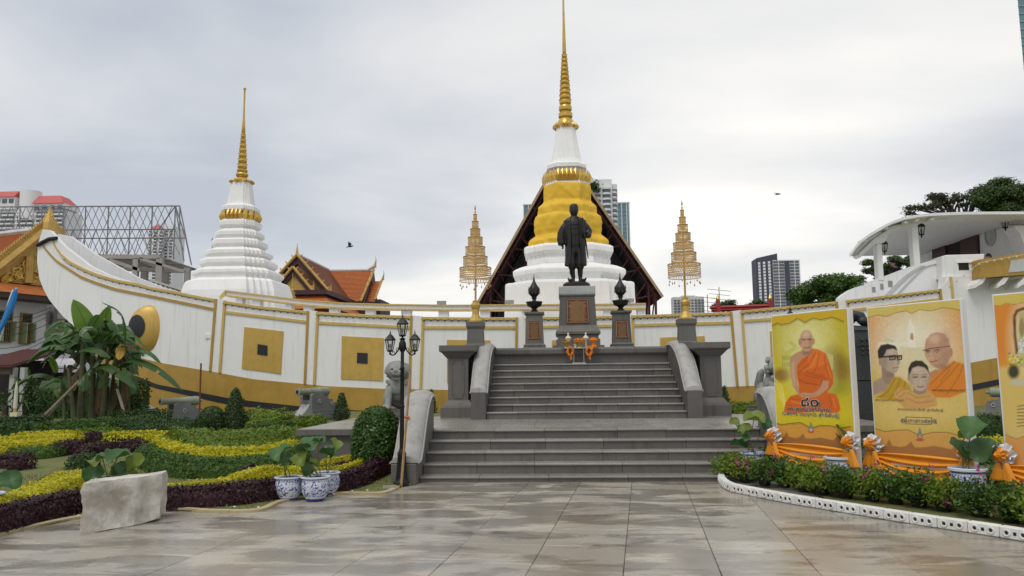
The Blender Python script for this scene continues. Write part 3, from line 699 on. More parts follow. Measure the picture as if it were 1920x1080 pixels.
chedi('chedi', 1067, 1052, 570, 'tall white chedi wrapped in yellow cloth behind the bronze statue', big_parts, big_spire, [(326, 348, 40, 34), (233, 243, 18.2, 22)], 'chedis on the ship deck')
sm_parts = [
    ('base', chedi_w, 'r', [(529, 79), (531, 84), (534, 88), (552, 94), (580, 96), (600, 97)]),
    ('lowest_tier', chedi_w, 'r', [(508, 66), (512, 74), (514, 77), (519, 77.5), (523, 73), (530, 72)]),
    ('lower_tier', chedi_w, 'r', [(490, 62), (494, 65.5), (500, 65.5), (506, 59), (511, 58)]),
    ('lower_tier_cornice', chedi_w, 'r', [(470, 46), (474, 54), (476, 56.5), (482, 56.5), (486, 50), (491, 49)]),
    ('upper_tier', chedi_w, 'r', [(453, 43), (456, 47), (463, 47), (468, 41), (471, 40)]),
    ('upper_tier_cornice', chedi_w, 'r', [(434, 33), (438, 40), (440, 41), (446, 41), (449, 36), (454, 35)]),
    ('lotus_ledge', chedi_w, 'r', [(415, 30), (417, 34), (420, 35.5), (427, 35.5), (431, 30), (436, 29)]),
    ('bell_ledge', chedi_w, 'r', [(386, 23), (388, 29), (391, 32), (398, 32), (402, 29)]),
    ('bell', chedi_w, 'r', [(341, 17), (360, 19.5), (375, 21.5), (387, 23.5), (389, 25)])]
sm_spire = [(164.5, .6), (166, 3.0), (168, 3.0), (170, 1.5), (200, 1.8), (225, 2.3), (249, 3.9), (250, 3)] + rings_px(317, 250.5, 9.4, 4.2, 7) + [(318, 7), (319, 10.2), (322, 10.4), (324.5, 8), (325.5, 11), (328, 12.2), (330.5, 11.5), (333, 8.5), (338, 14), (343, 17.8), (345, 18)]
chedi('chedi', 447, 462, 550, 'smaller plain white chedi with gold spire above the bow', sm_parts, sm_spire, [(398, 417, 31, 26), (338, 345, 17, 18)], 'chedis on the ship deck')
# ================================================================== steel gable shelter behind the big chedi
steel_r = M('red_oxide_steel', (.07, .009, .012), rough=.6, var=.25, scale=3)
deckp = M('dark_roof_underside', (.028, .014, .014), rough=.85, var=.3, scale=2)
tan = M('tan_fascia', (.34, .25, .14), rough=.7)
TY = 34.6
ap, le, re_ = at(1055.5, 279, TY), at(895, 566, TY), at(1244, 556, TY)
sh = thing('gable_shelter', (ap.x, TY, 3.2), 'dark steep gable shelter with red steel frame behind the big chedi', 'shelter')
for (e, nm) in ((le, 'roof_panel'), (re_, 'roof_panel')):
    d = (e - ap); nrm = Vector((-d.z, 0, d.x)).normalized(); nrm = nrm if nrm.z < 0 else -nrm
    p = [ap, e, e + nrm * .10, ap + nrm * .10]
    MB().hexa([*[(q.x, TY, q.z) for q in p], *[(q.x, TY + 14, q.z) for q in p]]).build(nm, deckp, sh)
    p2 = [ap - nrm * .02, e - nrm * .02, e + nrm * .09, ap + nrm * .09]
    MB().hexa([*[(q.x, TY - .05, q.z) for q in p2], *[(q.x, TY - .002, q.z) for q in p2]]).build('fascia', tan, sh)
    u = d.normalized(); L0 = d.length
    for k_, yy in ((.14, .25), (1.05, .45)):
        a, b_ = ap + nrm * (k_ + .05) + u * .6, e + nrm * (k_ + .05) - u * (.1 + k_ * .3)
        for j, dy in enumerate((0, 3.4, 6.8)): MB().bar((a.x, TY + yy + dy, a.z), (b_.x, TY + yy + dy, b_.z), .09).build('truss_chord', steel_r, sh)
    n = 12
    for i in range(n):
        a = ap + u * (L0 * (i + .6) / n) + nrm * .2; b_ = ap + u * (L0 * (i + (.1 if i % 2 else 1.1)) / n) + nrm * 1.08
        MB().bar((a.x, TY + .35, a.z), (b_.x, TY + .45, b_.z), .05).build('truss_web', steel_r, sh)
    for i in range(7):
        a = ap + u * (L0 * (i + .7) / 7.2) + nrm * .13; MB().box(a.x - .05, a.x + .05, TY + .1, TY + 13.8, a.z - .06, a.z + .02).build('purlin', M('dark_purlin', (.05, .016, .018), rough=.7), sh)
    for i in range(3):                                             # braced legs at the eaves
        for dx in (0, .55):
            q = e - u * (.55 + dx); s_ = -1 if nm and e is le else 1
            MB().bar((q.x, TY + .3 + i * 3.4, q.z), (q.x - .05 * s_, TY + .3 + i * 3.4, 3.0), .08).build('leg', steel_r, sh)
        q = e - u * .55; MB().bar((q.x, TY + .3 + i * 3.4, q.z), (e.x - (e - ap).normalized().x * 1.1, TY + .3 + i * 3.4, 3.4), .05).build('leg_brace', steel_r, sh)
MB().add([(le.x + .9, TY + 1.6, 2.5), (re_.x - .9, TY + 1.6, 2.5), (re_.x - .9, TY + 1.6, re_.z + .6), (ap.x, TY + 1.6, ap.z - .9), (le.x + .9, TY + 1.6, le.z + .6)], [(0, 1, 2, 3, 4)]).build('shade_sheet', dark_in, sh)  # added dark sheet closing the gable in place of the shade inside
for e, s_ in ((le, 1), (re_, -1)): MB().box(min(e.x + s_ * .55, e.x + s_ * .6), max(e.x + s_ * .55, e.x + s_ * .6), TY + 4.5, TY + 13, 2.5, e.z + .6).build('side_shade_sheet', dark_in, sh)  # dark side sheets added to deepen the shade inside
# ================================================================== Thai halls
tile_o = M('orange_roof_tile', (.42, .125, .03), rough=.55, var=.15, scale=3, bump=.3, bscale=30, streak=.2)
tile_b = M('russet_roof_tile', (.25, .075, .028), rough=.6, var=.15, scale=3, streak=.15)
purple = M('maroon_trim', (.06, .02, .03), rough=.6)
gold_g = M('gilded_gable', (.52, .33, .085), rough=.45, var=.22, scale=2.2, metal=.25, bump=.9, bscale=5)
ridge_w = M('ridge_mortar', (.55, .55, .53), rough=.8, streak=.3)
def tile_rows(mb, a, b_, c, d, nu, nv, th=.05):                  # sloping plane a-b (top) to d-c (bottom) as overlapping courses
    a, b_, c, d = map(Vector, (a, b_, c, d)); nrm = (b_ - a).cross(d - a).normalized(); nrm = nrm if nrm.z > 0 else -nrm
    for j in range(nv):
        t0, t1 = j / nv, (j + 1.15) / nv
        p, q = a.lerp(d, t0), b_.lerp(c, t0); r_, s_ = b_.lerp(c, min(1.01, t1)), a.lerp(d, min(1.01, t1))
        mb.add([p, q, r_ + nrm * th, s_ + nrm * th, r_, s_], [(0, 1, 2, 3), (3, 2, 4, 5)])
    return mb
def barge(mb, pts, wd, dy, teeth):                                # gilded bargeboard with leaf-shaped teeth
    for a, b_ in zip(pts[:-1], pts[1:]):
        a, b_ = Vector(a), Vector(b_); mb.tube([a, b_], wd, 6)
        u = (b_ - a); n = int(teeth * u.length)
        side = Vector((-u.z, 0, u.x)).normalized() if abs(u.y) < abs(u.x) else Vector((0, -u.z, u.y)).normalized()
        side = side if side.z > 0 else -side; ud = u.normalized()
        for i in range(n):
            p = a.lerp(b_, (i + .5) / n) + side * wd * .6; h = wd * 2.6
            mb.loft([[p - ud * h * .28, p + Vector((0, -wd * .5, 0)), p + ud * h * .28, p + Vector((0, wd * .5, 0))], [p + side * h * .6 - ud * h * .18, p + side * h * .6 + Vector((0, -wd * .3, 0)), p + side * h * .6 + ud * h * .12, p + side * h * .6 + Vector((0, wd * .3, 0))], [p + side * h - ud * h * .2] * 4])
    return mb
def finial(mb, p, h, lean):
    p = Vector(p); mb.tube([p, p + Vector((lean[0] * .1, lean[1] * .1, .3 * h)), p + Vector((lean[0] * .35, lean[1] * .35, .6 * h)), p + Vector((lean[0] * .2, lean[1] * .2, h))], [.14 * h, .10 * h, .045 * h, .008 * h], 6); return mb
# hall in the middle distance: front wing with a two-tier gable, main roof running right
HA, HC = 65.0, 74.4
A = at(557, 478, HA); C_ = at(619, 508.5, HC); hall = thing('temple_hall', (A.x, HA, 0), 'orange-tiled temple hall with tiered golden gable beyond the ship rail', 'temple hall')
kx = HA / F; hwid, hh = 66 * kx, 74 * kx
zr = A.z; er_, el_ = Vector((A.x + hwid, HA, zr - hh)), Vector((A.x - hwid, HA, zr - hh))
mb = tile_rows(MB(), (A.x, HA, zr), (A.x, HC + 4, zr), (A.x + hwid, HC + 4, zr - hh), (A.x + hwid, HA, zr - hh), 1, 22, .05); mb.build('front_wing_roof', tile_b, hall)
mb = tile_rows(MB(), (A.x, HA, zr), (A.x, HC + 4, zr), (A.x - hwid, HC + 4, zr - hh), (A.x - hwid, HA, zr - hh), 1, 22, .05); mb.build('front_wing_roof', tile_b, hall)
MB().tube([(A.x, HA, zr + .03), (A.x, HC + 2, zr + .03)], .14, 6).build('ridge', ridge_w, hall)
MB().prism([(A.x - hwid + .3, zr - hh), (A.x + hwid - .3, zr - hh), (A.x, zr - .3)], HA + .5, HA + .7).build('outer_tympanum', M('gold_plain', (.50, .35, .12), rough=.6, var=.1), hall)
MB().prism([(A.x - hwid - .1, zr - hh), (A.x - hwid + .5, zr - hh), (A.x, zr - .75), (A.x + hwid - .5, zr - hh), (A.x + hwid + .1, zr - hh), (A.x, zr - .1)], HA + .1, HA + .48).build('gable_soffit', purple, hall)
finial(barge(MB(), [(A.x, HA - .05, zr + .05), (el_.x, HA - .05, el_.z)], .13, 0, 1.55), (A.x, HA, zr), 1.05, (0, 0)).build('bargeboard', gold_g, hall)
finial(barge(MB(), [(A.x, HA - .05, zr + .05), (er_.x, HA - .05, er_.z)], .13, 0, 1.55), (er_.x, HA - .05, er_.z - .1), .95, (.25, 0)).build('bargeboard', gold_g, hall)
B = at(549.5, 501, HA - 2.2); kb = (HA - 2.2) / F; w2, h2 = 40 * kb, 47 * kb
mb = tile_rows(MB(), (B.x, HA - 2.2, B.z), (B.x, HA, B.z), (B.x + w2, HA, B.z - h2), (B.x + w2, HA - 2.2, B.z - h2), 1, 12, .05)
tile_rows(mb, (B.x, HA - 2.2, B.z), (B.x, HA, B.z), (B.x - w2, HA, B.z - h2), (B.x - w2, HA - 2.2, B.z - h2), 1, 12, .05).build('porch_roof', tile_b, hall)
finial(barge(MB(), [(B.x - w2, HA - 2.25, B.z - h2), (B.x, HA - 2.25, B.z + .03), (B.x + w2, HA - 2.25, B.z - h2)], .12, 0, 1.6), (B.x + w2, HA - 2.25, B.z - h2 - .1), 1.0, (.2, 0)).build('porch_bargeboard', gold_g, hall)
MB().prism([(B.x - w2, B.z - h2), (B.x - w2 + .5, B.z - h2), (B.x, B.z - .6), (B.x + w2 - .5, B.z - h2), (B.x + w2, B.z - h2), (B.x, B.z - .1)], HA - 2.1, HA - 1.8).build('porch_soffit', purple, hall)
MB().prism([(B.x - w2 + .3, B.z - h2), (B.x + w2 - .3, B.z - h2), (B.x, B.z - .4)], HA - 1.85, HA - 1.7).build('carved_tympanum', gold_g, hall)
for e in (-1, 1):                                                 # lower skirt roofs and maroon eaves
    MB().box(A.x - hwid - .4, A.x + hwid + .5, HA - 2.6, HA + 9, er_.z - .42, er_.z - .05).build('eaves', purple, hall) if e > 0 else None
MB().hexa([(A.x - hwid - 1.3, HA - 3.6, er_.z - 1.7), (A.x + hwid + 1.4, HA - 3.6, er_.z - 1.7), (A.x + hwid + 1.4, HA + 9, er_.z - 1.7), (A.x - hwid - 1.3, HA + 9, er_.z - 1.7), (A.x - hwid, HA - 2, er_.z - .4), (A.x + hwid, HA - 2, er_.z - .4), (A.x + hwid, HA + 9, er_.z - .4), (A.x - hwid, HA + 9, er_.z - .4)]).build('skirt_roof', tile_o, hall)
Cr = at(701, 506.5, HC); Cl = Vector((A.x, HC, C_.z)); zb = at(660, 561, HC - 5).z
Yf = HC - (C_.z - zb) * .9
tile_rows(MB(), (Cl.x, HC, C_.z), (Cr.x, HC, C_.z), (Cr.x - .55, Yf, zb), (Cl.x, Yf, zb), 1, 24, .05).build('main_roof', tile_o, hall)
tile_rows(MB(), (Cl.x, HC, C_.z), (Cr.x, HC, C_.z), (Cr.x - .55, 2 * HC - Yf, zb), (Cl.x, 2 * HC - Yf, zb), 1, 12, .05).build('main_roof', tile_o, hall)
MB().tube([(Cl.x, HC, C_.z + .05), (Cr.x - .6, HC, C_.z + .05), (Cr.x + .1, HC, C_.z + .45)], [.15, .15, .2], 6).build('ridge', ridge_w, hall)
finial(barge(MB(), [(Cr.x, HC, C_.z + .1), (Cr.x - .5, Yf - .05, zb)], .13, 0, 1.4), (Cr.x + .1, HC, C_.z + .3), 1.15, (.3, 0)).build('end_bargeboard', gold_g, hall)
MB().hexa([(Cr.x - .3, Yf, zb - .2), (Cr.x - .2, Yf, zb - .2), (Cr.x - .2, 2 * HC - Yf, zb - .2), (Cr.x - .3, 2 * HC - Yf, zb - .2), (Cr.x - .1, HC - .1, C_.z), (Cr.x, HC - .1, C_.z), (Cr.x, HC + .1, C_.z), (Cr.x - .1, HC + .1, C_.z)]).build('end_wall', purple, hall)
D0 = at(716, 527, HC); zb2 = at(700, 567, HC - 4).z
tile_rows(MB(), (Cr.x - .6, HC, D0.z), (D0.x, HC, D0.z), (D0.x - .4, HC - 2.2, zb2), (Cr.x - .9, HC - 2.2, zb2), 1, 14, .05).build('porch_roof', tile_o, hall)
finial(barge(MB(), [(D0.x, HC, D0.z + .1), (D0.x - .35, HC - 2.2, zb2)], .12, 0, 1.5), (D0.x + .1, HC, D0.z + .1), 1.0, (.3, 0)).build('end_bargeboard', gold_g, hall)
MB().box(D0.x - .35, D0.x + .35, HC - 2.0, HC + 2, zb2 - 4, zb2 + .5).box(Cl.x, D0.x, Yf + .4, HC + 4, 0, zb).box(A.x - hwid + .4, A.x + hwid - .4, HA, HC, 0, er_.z - 1.5).build('hall_wall', M('maroon_wall', (.05, .022, .026), rough=.7), hall)
pt = at(548, 556, 58); mb = MB().lathe([(.28, 0), (.3, .18), (.2, .22), (.22, .5), (.12, .56), (.15, .7), (.07, .8), (.05, 1.3), (.01, 2.0)], (pt.x, 58, pt.z - .2), 10); mb.tube([(pt.x, 58, 0), (pt.x, 58, pt.z - .1)], .15, 6)
solo(mb, 'gilded_finial_post', gold_g, (pt.x, 58, 0), 'small gilded spire post in front of the temple hall gable', 'finial')
# near hall on the left edge: oblique gable behind the bow
D_ = Vector((-1, .35, 0)).normalized(); Gd = Vector((-.35, -1, 0)).normalized()
P0 = at(90, 432, 38.0); lh = thing('temple_house', (P0.x, 38, 0), 'white temple building with orange tiles and carved gold gable behind the bow', 'temple building')
def lp(s_, t, z): v = P0 + D_ * s_ + Gd * t; return Vector((v.x, v.y, z))
zR = P0.z
tile_rows(MB(), lp(0, 0, zR), lp(16, 0, zR), lp(16, 3.05, zR - 2.95), lp(0, 3.05, zR - 2.95), 1, 34, .045).build('roof_slope', tile_o, lh)
tile_rows(MB(), lp(0, 0, zR), lp(16, 0, zR), lp(16, -3.05, zR - 2.95), lp(0, -3.05, zR - 2.95), 1, 30, .045).build('roof_slope', tile_o, lh)
MB().tube([lp(-.3, 0, zR + .35), lp(.4, 0, zR + .1), lp(16, 0, zR + .1)], [.12, .16, .16], 6).build('ridge', ridge_w, lh)
b1 = MB()
for s_ in (1, -1):
    a, b_ = lp(-.12, 0, zR + .15), lp(-.12, 3.15 * s_, zR - 2.95); b1.tube([a, b_], .24, 6)
    u = (b_ - a).normalized(); up_ = Vector((0, 0, 1)); side = (up_ - u * u.z).normalized()
    for i in range(26):
        p = a.lerp(b_, (i + .6) / 26) + side * .16; b1.loft([[p - u * .13, p - D_ * .06, p + u * .13, p + D_ * .06], [p + side * .28 - u * .14, p + side * .28 - D_ * .05, p + side * .28 + u * .02, p + side * .28 + D_ * .05], [p + side * .42 - u * .2] * 4])
b1.build('bargeboard', gold_g, lh)
t0 = at(92, 430, 37.8); b2 = MB().tube([t0 - Vector((0, 0, .6)), t0 + Vector((0, 0, .35)), t0 + Vector((0, 0, .8)), t0 + Vector((0, 0, 1.25))], [.42, .3, .14, .01], 7)
for i in range(8):
    for s_ in (1, -1):
        p = t0 + Vector((s_ * (.38 - .04 * i), -.05, -.55 + .17 * i)); b2.loft([[p + Vector((-.1, -.06, 0)), p + Vector((.1, -.06, 0)), p + Vector((.1, .06, 0)), p + Vector((-.1, .06, 0))], [p + Vector((s_ * .12, 0, .24))] * 4])
b2.build('apex_finial', gold_g, lh)
tp = MB(); tp.add([lp(.05, 2.8, zR - 2.9), lp(.05, -2.8, zR - 2.9), lp(.05, 0, zR - .3)], [(0, 1, 2)]); tp.build('tympanum', gold_g, lh)
cv = MB(); rl = random.Random(5)                                     # carved scrolls on the gable
for i in range(90):
    t = rl.uniform(-2.2, 2.2); z = zR - .7 - abs(t) * .98 - rl.uniform(0, max(.05, 2.1 - abs(t) * .98)); r0 = rl.uniform(.12, .26); c = lp(-.02, t, z)
    pts = [c + Gd * (r0 * (1 - q / 16) * math.cos(q * .62 + i)) + Vector((0, 0, r0 * (1 - q / 16) * math.sin(q * .62 + i))) for q in range(14)]; cv.tube(pts, .035, 4)
tag(cv.build('carved_scrollwork', gold_leaf, lh), kind='stuff')
for q in (1.7, -1.7): MB().tube([lp(-.06, q * .55, zR - 2.85), lp(-.06, q * .55, zR - 1.5)], .22, 8).build('gable_pilaster', gold_g, lh)
def lbox(s0, s1, t0, t1, z0, z1): return [lp(s0, t0, z0), lp(s1, t0, z0), lp(s1, t1, z0), lp(s0, t1, z0), lp(s0, t0, z1), lp(s1, t0, z1), lp(s1, t1, z1), lp(s0, t1, z1)]
MB().hexa([lp(-1.3, 4.4, zR - 3.55), lp(-1.3, -6.5, zR - 3.55), lp(16, -6.5, zR - 3.55), lp(16, 4.4, zR - 3.55), lp(-.2, 3.3, zR - 2.98), lp(-.2, -5, zR - 2.98), lp(16, -5, zR - 2.98), lp(16, 3.3, zR - 2.98)]).build('skirt_roof', tile_o, lh)
MB().hexa(lbox(-1.25, 16, 4.35, -6.4, zR - 3.8, zR - 3.56)).build('eaves_board', M('brown_eaves', (.07, .045, .03), rough=.7), lh)
MB().hexa(lbox(0, 16, 3.6, -9, 0, zR - 3.8)).build('house_wall', white2, lh)
shut = M('green_shutter', (.30, .36, .2), rough=.6, var=.15); frm = M('ochre_frame', (.36, .24, .07), rough=.6, var=.15)
def wallpt(px, py):                                             # picture point on the gable wall -> (t along wall, z)
    d = ray(px, py); k_ = (P0 - CAM).dot(D_) / d.dot(D_); v = CAM + d * k_; return (v - P0).dot(Gd), v.z
def window(x0, x1, y0, y1):
    ta, za = wallpt(x0, y0); tb, zb_ = wallpt(x1, y1); f_ = MB().hexa(lbox(-.12, .02, ta + .07, tb - .07, zb_ - .07, za + .07)).build('window', frm, lh)
    MB().hexa(lbox(-.14, -.121, ta, tb, zb_, za)).build('pane', M('dark_pane', (.05, .05, .035), rough=.2), f_)
    for i in range(6):
        x = ta + (tb - ta) * (i + .5) / 6; MB().hexa(lbox(-.17, -.145, x + .013, x - .013, zb_, za - .4)).build('grille_bar', frm, f_)
    MB().hexa(lbox(-.17, -.142, ta, tb, za - .5, za - .4)).build('transom', frm, f_)
    MB().hexa(lbox(-.5, -.125, tb + .02, tb - .03, zb_ - .02, za - .45)).build('shutter', shut, f_); MB().hexa(lbox(-.5, -.13, ta + .03, ta - .02, zb_ - .02, za - .45)).build('shutter', shut, f_)
window(40, 53, 589, 643); window(-4, 16, 584, 640); window(108, 121, 600, 648)
# ================================================================== city behind: each tower its own thing
conc_w = M('tower_white', (.72, .72, .71), rough=.7, var=.04, scale=.05, streak=.0); conc_g = M('tower_shadow_grey', (.30, .31, .33), rough=.7)
win_d = M('tower_window', (.10, .115, .13), rough=.25, var=.3, scale=.2); red_t = M('red_tower_roof', (.50, .10, .09), rough=.6)
navy_t = M('tower_navy', (.055, .06, .085), rough=.6); glass_t = M('teal_curtain_glass', (.10, .21, .22), rough=.15, var=.3, scale=.06, spec=.8)
def tower(name, label, D, x0, x1, ytop, mat):
    p, q = at(x0, ytop, D), at(x1, ytop, D); root = thing(name, (p.x, D, 0), label, 'tower block', 'tower blocks on the skyline'); return root, p, q
# white condominium with red roofs, far left
t, p, q = tower('apartment_tower', 'white apartment tower with red roofs at the left edge', 500, -60, 122, 395, conc_w)
k5 = 500 / F; MB().box(p.x, q.x - 1.5, 500, 520, 0, p.z).build('tower_body', conc_w, t)
MB().box(q.x - 1.5, q.x, 502, 520, 0, p.z - 1).build('tower_flank', conc_w, t)
for (a, b_, yt, yb, sl) in ((-60, 28, 358, 371, 0), (62, 120, 365, 382, 16)):
    c, d = at(a, yb, 498), at(b_, yb, 498); zt = at(a, yt, 498).z
    MB().hexa([(c.x, 497, c.z), (d.x, 497, c.z), (d.x, 516, c.z), (c.x, 516, c.z), (c.x, 502, zt), (d.x - sl * k5, 502, zt), (d.x - sl * k5, 512, zt), (c.x, 512, zt)]).build('red_roof', red_t, t)
    MB().box(c.x, d.x, 498, 515, p.z, c.z).build('penthouse', conc_w, t)
    n = max(2, int((b_ - a) / 12))
    for i in range(n): x = c.x + (d.x - c.x) * (i + .5) / n; MB().box(x - 1.6, x + 1.6, 497.6, 498, c.z - 4.2, c.z - 1.4).build('penthouse_window', win_d, t)
c, d = at(30, 356, 497), at(63, 392, 497); MB().lathe([(d.x / 2 - c.x / 2, d.z - 6), (d.x / 2 - c.x / 2, c.z)], ((c.x + d.x) / 2, 503, 0), 24).build('round_core', conc_w, t, smooth=True)
for i in range(17):
    z = p.z - 2.2 - i * 2.95
    for (a, b_) in ((-50, -8), (0, 26), (32, 62), (68, 90), (96, 118)):
        c, d = at(a, 400, 499), at(b_, 400, 499); MB().box(c.x, d.x, 499.4, 499.9, z - 1.5, z).build('window_band', win_d, t)
        MB().box(c.x - .4, d.x + .4, 497.6, 499.95, z - 2.55, z - 1.55).build('balcony', conc_w, t)
# second, farther tower with a small red cap
t, p, q = tower('apartment_tower', 'slim white tower with a red pyramid cap seen through the steel lattice', 620, 276, 326, 424, conc_w)
MB().box(p.x, q.x, 620, 640, 0, p.z).build('tower_body', conc_w, t); k6 = 620 / F
c, d = at(286, 430, 618), at(307, 430, 618); zc = at(296, 420, 618).z
MB().loft([[(c.x, 614, c.z), (d.x, 614, c.z), (d.x, 622, c.z), (c.x, 622, c.z)], [((c.x + d.x) / 2, 618, zc)] * 4]).build('red_roof', red_t, t); MB().box(c.x + .5, d.x - .5, 614.5, 620, 0, c.z).build('bay', conc_w, t)
for i in range(26):
    z = p.z - 4 - i * 2.7
    for (a, b_) in ((279, 285), (288, 294), (299, 305), (309, 314), (318, 323)):
        y_ = 614.2 if 286 <= a < 307 else 619.6; c, d = at(a, 450, y_), at(b_, 450, y_); MB().box(c.x, d.x, y_, y_ + .5, z - 1.3, z).build('window', win_d, t)
        if 286 <= a < 307: MB().box(c.x - .4, d.x + .4, 612.6, 614.3, z - 2.2, z - 1.4).build('balcony', conc_w, t)
# right of the chedi: tower with round balconies
t, p, q = tower('apartment_tower', 'white tower with round stacked balconies right of the big chedi', 446, 1096, 1158, 337, conc_w)
MB().box(p.x, at(1147, 337, 446).x, 446, 470, 0, p.z).build('tower_body', conc_w, t)
MB().box(at(1146, 350, 448).x, q.x, 450, 470, 0, at(1150, 345, 450).z).build('tower_body', conc_w, t)
for i in range(20):
    zt = at(1138, 352, 446).z - i * 3.2
    c = at(1138, 400, 446); MB().lathe([(2.4, zt - 1.25), (2.75, zt - 1.2), (2.75, zt), (2.6, zt)], (c.x, 446.2, 0), 18).build('balcony', conc_w, t, smooth=30)
    MB().lathe([(2.2, zt - 3.1), (2.2, zt - 1.26)], (c.x, 446.0, 0), 14).build('balcony_recess', win_d, t)
    c = at(1152, 400, 450); MB().lathe([(1.7, zt - 2.65), (1.7, zt - 1.3)], (c.x, 450.2, 0), 14).build('balcony', conc_w, t, smooth=30)
    MB().box(c.x - .8, c.x + 1.8, 449.2, 449.9, zt - 1.3, zt - .2).build('window', win_d, t)
    c, d = at(1114, 400, 445.8), at(1127, 400, 445.8); MB().box(c.x, d.x, 445.5, 446, zt - 2.0, zt - .6).build('window', win_d, t)
t, p, q = tower('glass_tower', 'teal glass tower with pale mullions beside the round-balcony tower', 700, 1150, 1180, 382, glass_t)
MB().box(p.x, q.x, 700, 725, 0, p.z).build('curtain_wall', glass_t, t)
for x in (1150, 1164.5, 1174, 1178.5): c = at(x, 390, 699.5); MB().box(c.x, c.x + .9, 699.2, 700.2, 0, p.z + .8).build('mullion', M('pale_mullion', (.55, .6, .62), rough=.5), t)
for i in range(24): MB().box(p.x, q.x, 699.6, 699.99, p.z - 3 - i * 4, p.z - 2.6 - i * 4).build('floor_band', M('teal_band', (.2, .32, .33), rough=.4), t)
MB().box(p.x - .3, q.x + .3, 699, 725.5, p.z, p.z + 1.3).build('parapet', M('pale_mullion', (.55, .6, .62)), t)
t, p, q = tower('glass_tower', 'teal glass tower corner just left of the yellow cloth', 720, 981, 1030, 385, glass_t)
MB().box(p.x, q.x, 720, 745, 0, p.z).build('curtain_wall', glass_t, t); MB().box(p.x - .3, q.x, 719.3, 745, p.z, p.z + 1).build('parapet', M('pale_mullion', (.55, .6, .62)), t)
for x in (981, 990): c = at(x, 390, 719.5); MB().box(c.x, c.x + .8, 719.2, 720, 0, p.z + .5).build('mullion', M('pale_mullion', (.55, .6, .62)), t)
# dark grid tower on the right
t, p, q = tower('apartment_tower', 'navy and white grid-fronted tower on the right skyline', 620, 1422, 1500, 485, navy_t)
m1 = at(1448, 485, 620); dz = lambda y: at(1460, y, 620).z
MB().hexa([(p.x, 628, 0), (m1.x, 620, 0), (m1.x, 640, 0), (p.x, 642, 0), (p.x, 628, dz(482)), (m1.x, 620, dz(482)), (m1.x, 640, dz(482)), (p.x, 642, dz(482))]).build('tower_body', navy_t, t)
MB().box(m1.x, q.x, 621, 640, 0, dz(487)).build('tower_body', conc_w, t)
MB().hexa([(p.x, 628, dz(482)), (m1.x + 4, 620, dz(487)), (m1.x + 4, 632, dz(487)), (p.x, 640, dz(482)), (p.x + 1, 628, dz(480)), (m1.x + 4, 620, dz(475)), (m1.x + 4, 632, dz(475)), (p.x + 1, 640, dz(480))]).build('roof_crown', navy_t, t)
for i in range(19):
    z = dz(489) - i * 2.5
    for (a, b_) in ((1450, 1459), (1461, 1470), (1481, 1489), (1491, 1498)):
        c, d = at(a, 500, 620.6), at(b_, 500, 620.6); MB().box(c.x, d.x, 620.5, 621, z - 1.5, z).build('window', win_d, t)
    c, d = at(1471, 500, 620.6), at(1480, 500, 620.6); MB().box(c.x, d.x, 620.2, 621, z - 2.5, z).build('navy_bay', navy_t, t)
    for u in (.12, .42, .72):
        a = Vector((p.x, 628, 0)).lerp(Vector((m1.x, 620, 0)), u); b_ = Vector((p.x, 628, 0)).lerp(Vector((m1.x, 620, 0)), u + .14)
        MB().hexa([(a.x, a.y - .3, z - 1.9), (b_.x, b_.y - .3, z - 1.9), (b_.x, b_.y, z - 1.9), (a.x, a.y, z - 1.9), (a.x, a.y - .3, z), (b_.x, b_.y - .3, z), (b_.x, b_.y, z), (a.x, a.y, z)]).build('white_bay', conc_w, t)
t, p, q = tower('apartment_tower', 'small pale far tower behind the right golden parasol', 800, 1262, 1320, 557, conc_w)
pale = M('far_tower_pale', (.62, .60, .58), rough=.8)
MB().box(p.x, q.x, 800, 815, 0, p.z).box(at(1278, 550, 799).x, at(1303, 550, 799).x, 799, 812, 0, dz(550) * 1.27).build('tower_body', pale, t)
for i in range(10):
    z = p.z - 3 - i * 2.9
    for j in range(9): x = p.x + (q.x - p.x) * (j + .5) / 9; MB().box(x - 1.2, x + 1.2, 798.6, 799.2, z - 1.4, z).build('window', win_d, t)
t, p, q = tower('glass_tower', 'dark teal skyscraper edge cut off by the upper right corner', 300, 1908, 1990, 0, glass_t)
e0 = at(1908, 0, 300); MB().hexa([(e0.x, 300, 0), (e0.x + 30, 300, 0), (e0.x + 30, 325, 0), (e0.x + 18, 325, 0), (e0.x, 300, e0.z + 25), (e0.x + 30, 300, e0.z + 25), (e0.x + 30, 325, e0.z + 25), (e0.x + 18, 325, e0.z + 25)]).build('curtain_wall', glass_t, t)
for i in range(60): MB().box(e0.x - .1, e0.x + 24, 299.7, 299.99, 30 + i * 3.2, 30.5 + i * 3.2).build('floor_band', M('teal_band', (.2, .32, .33)), t)
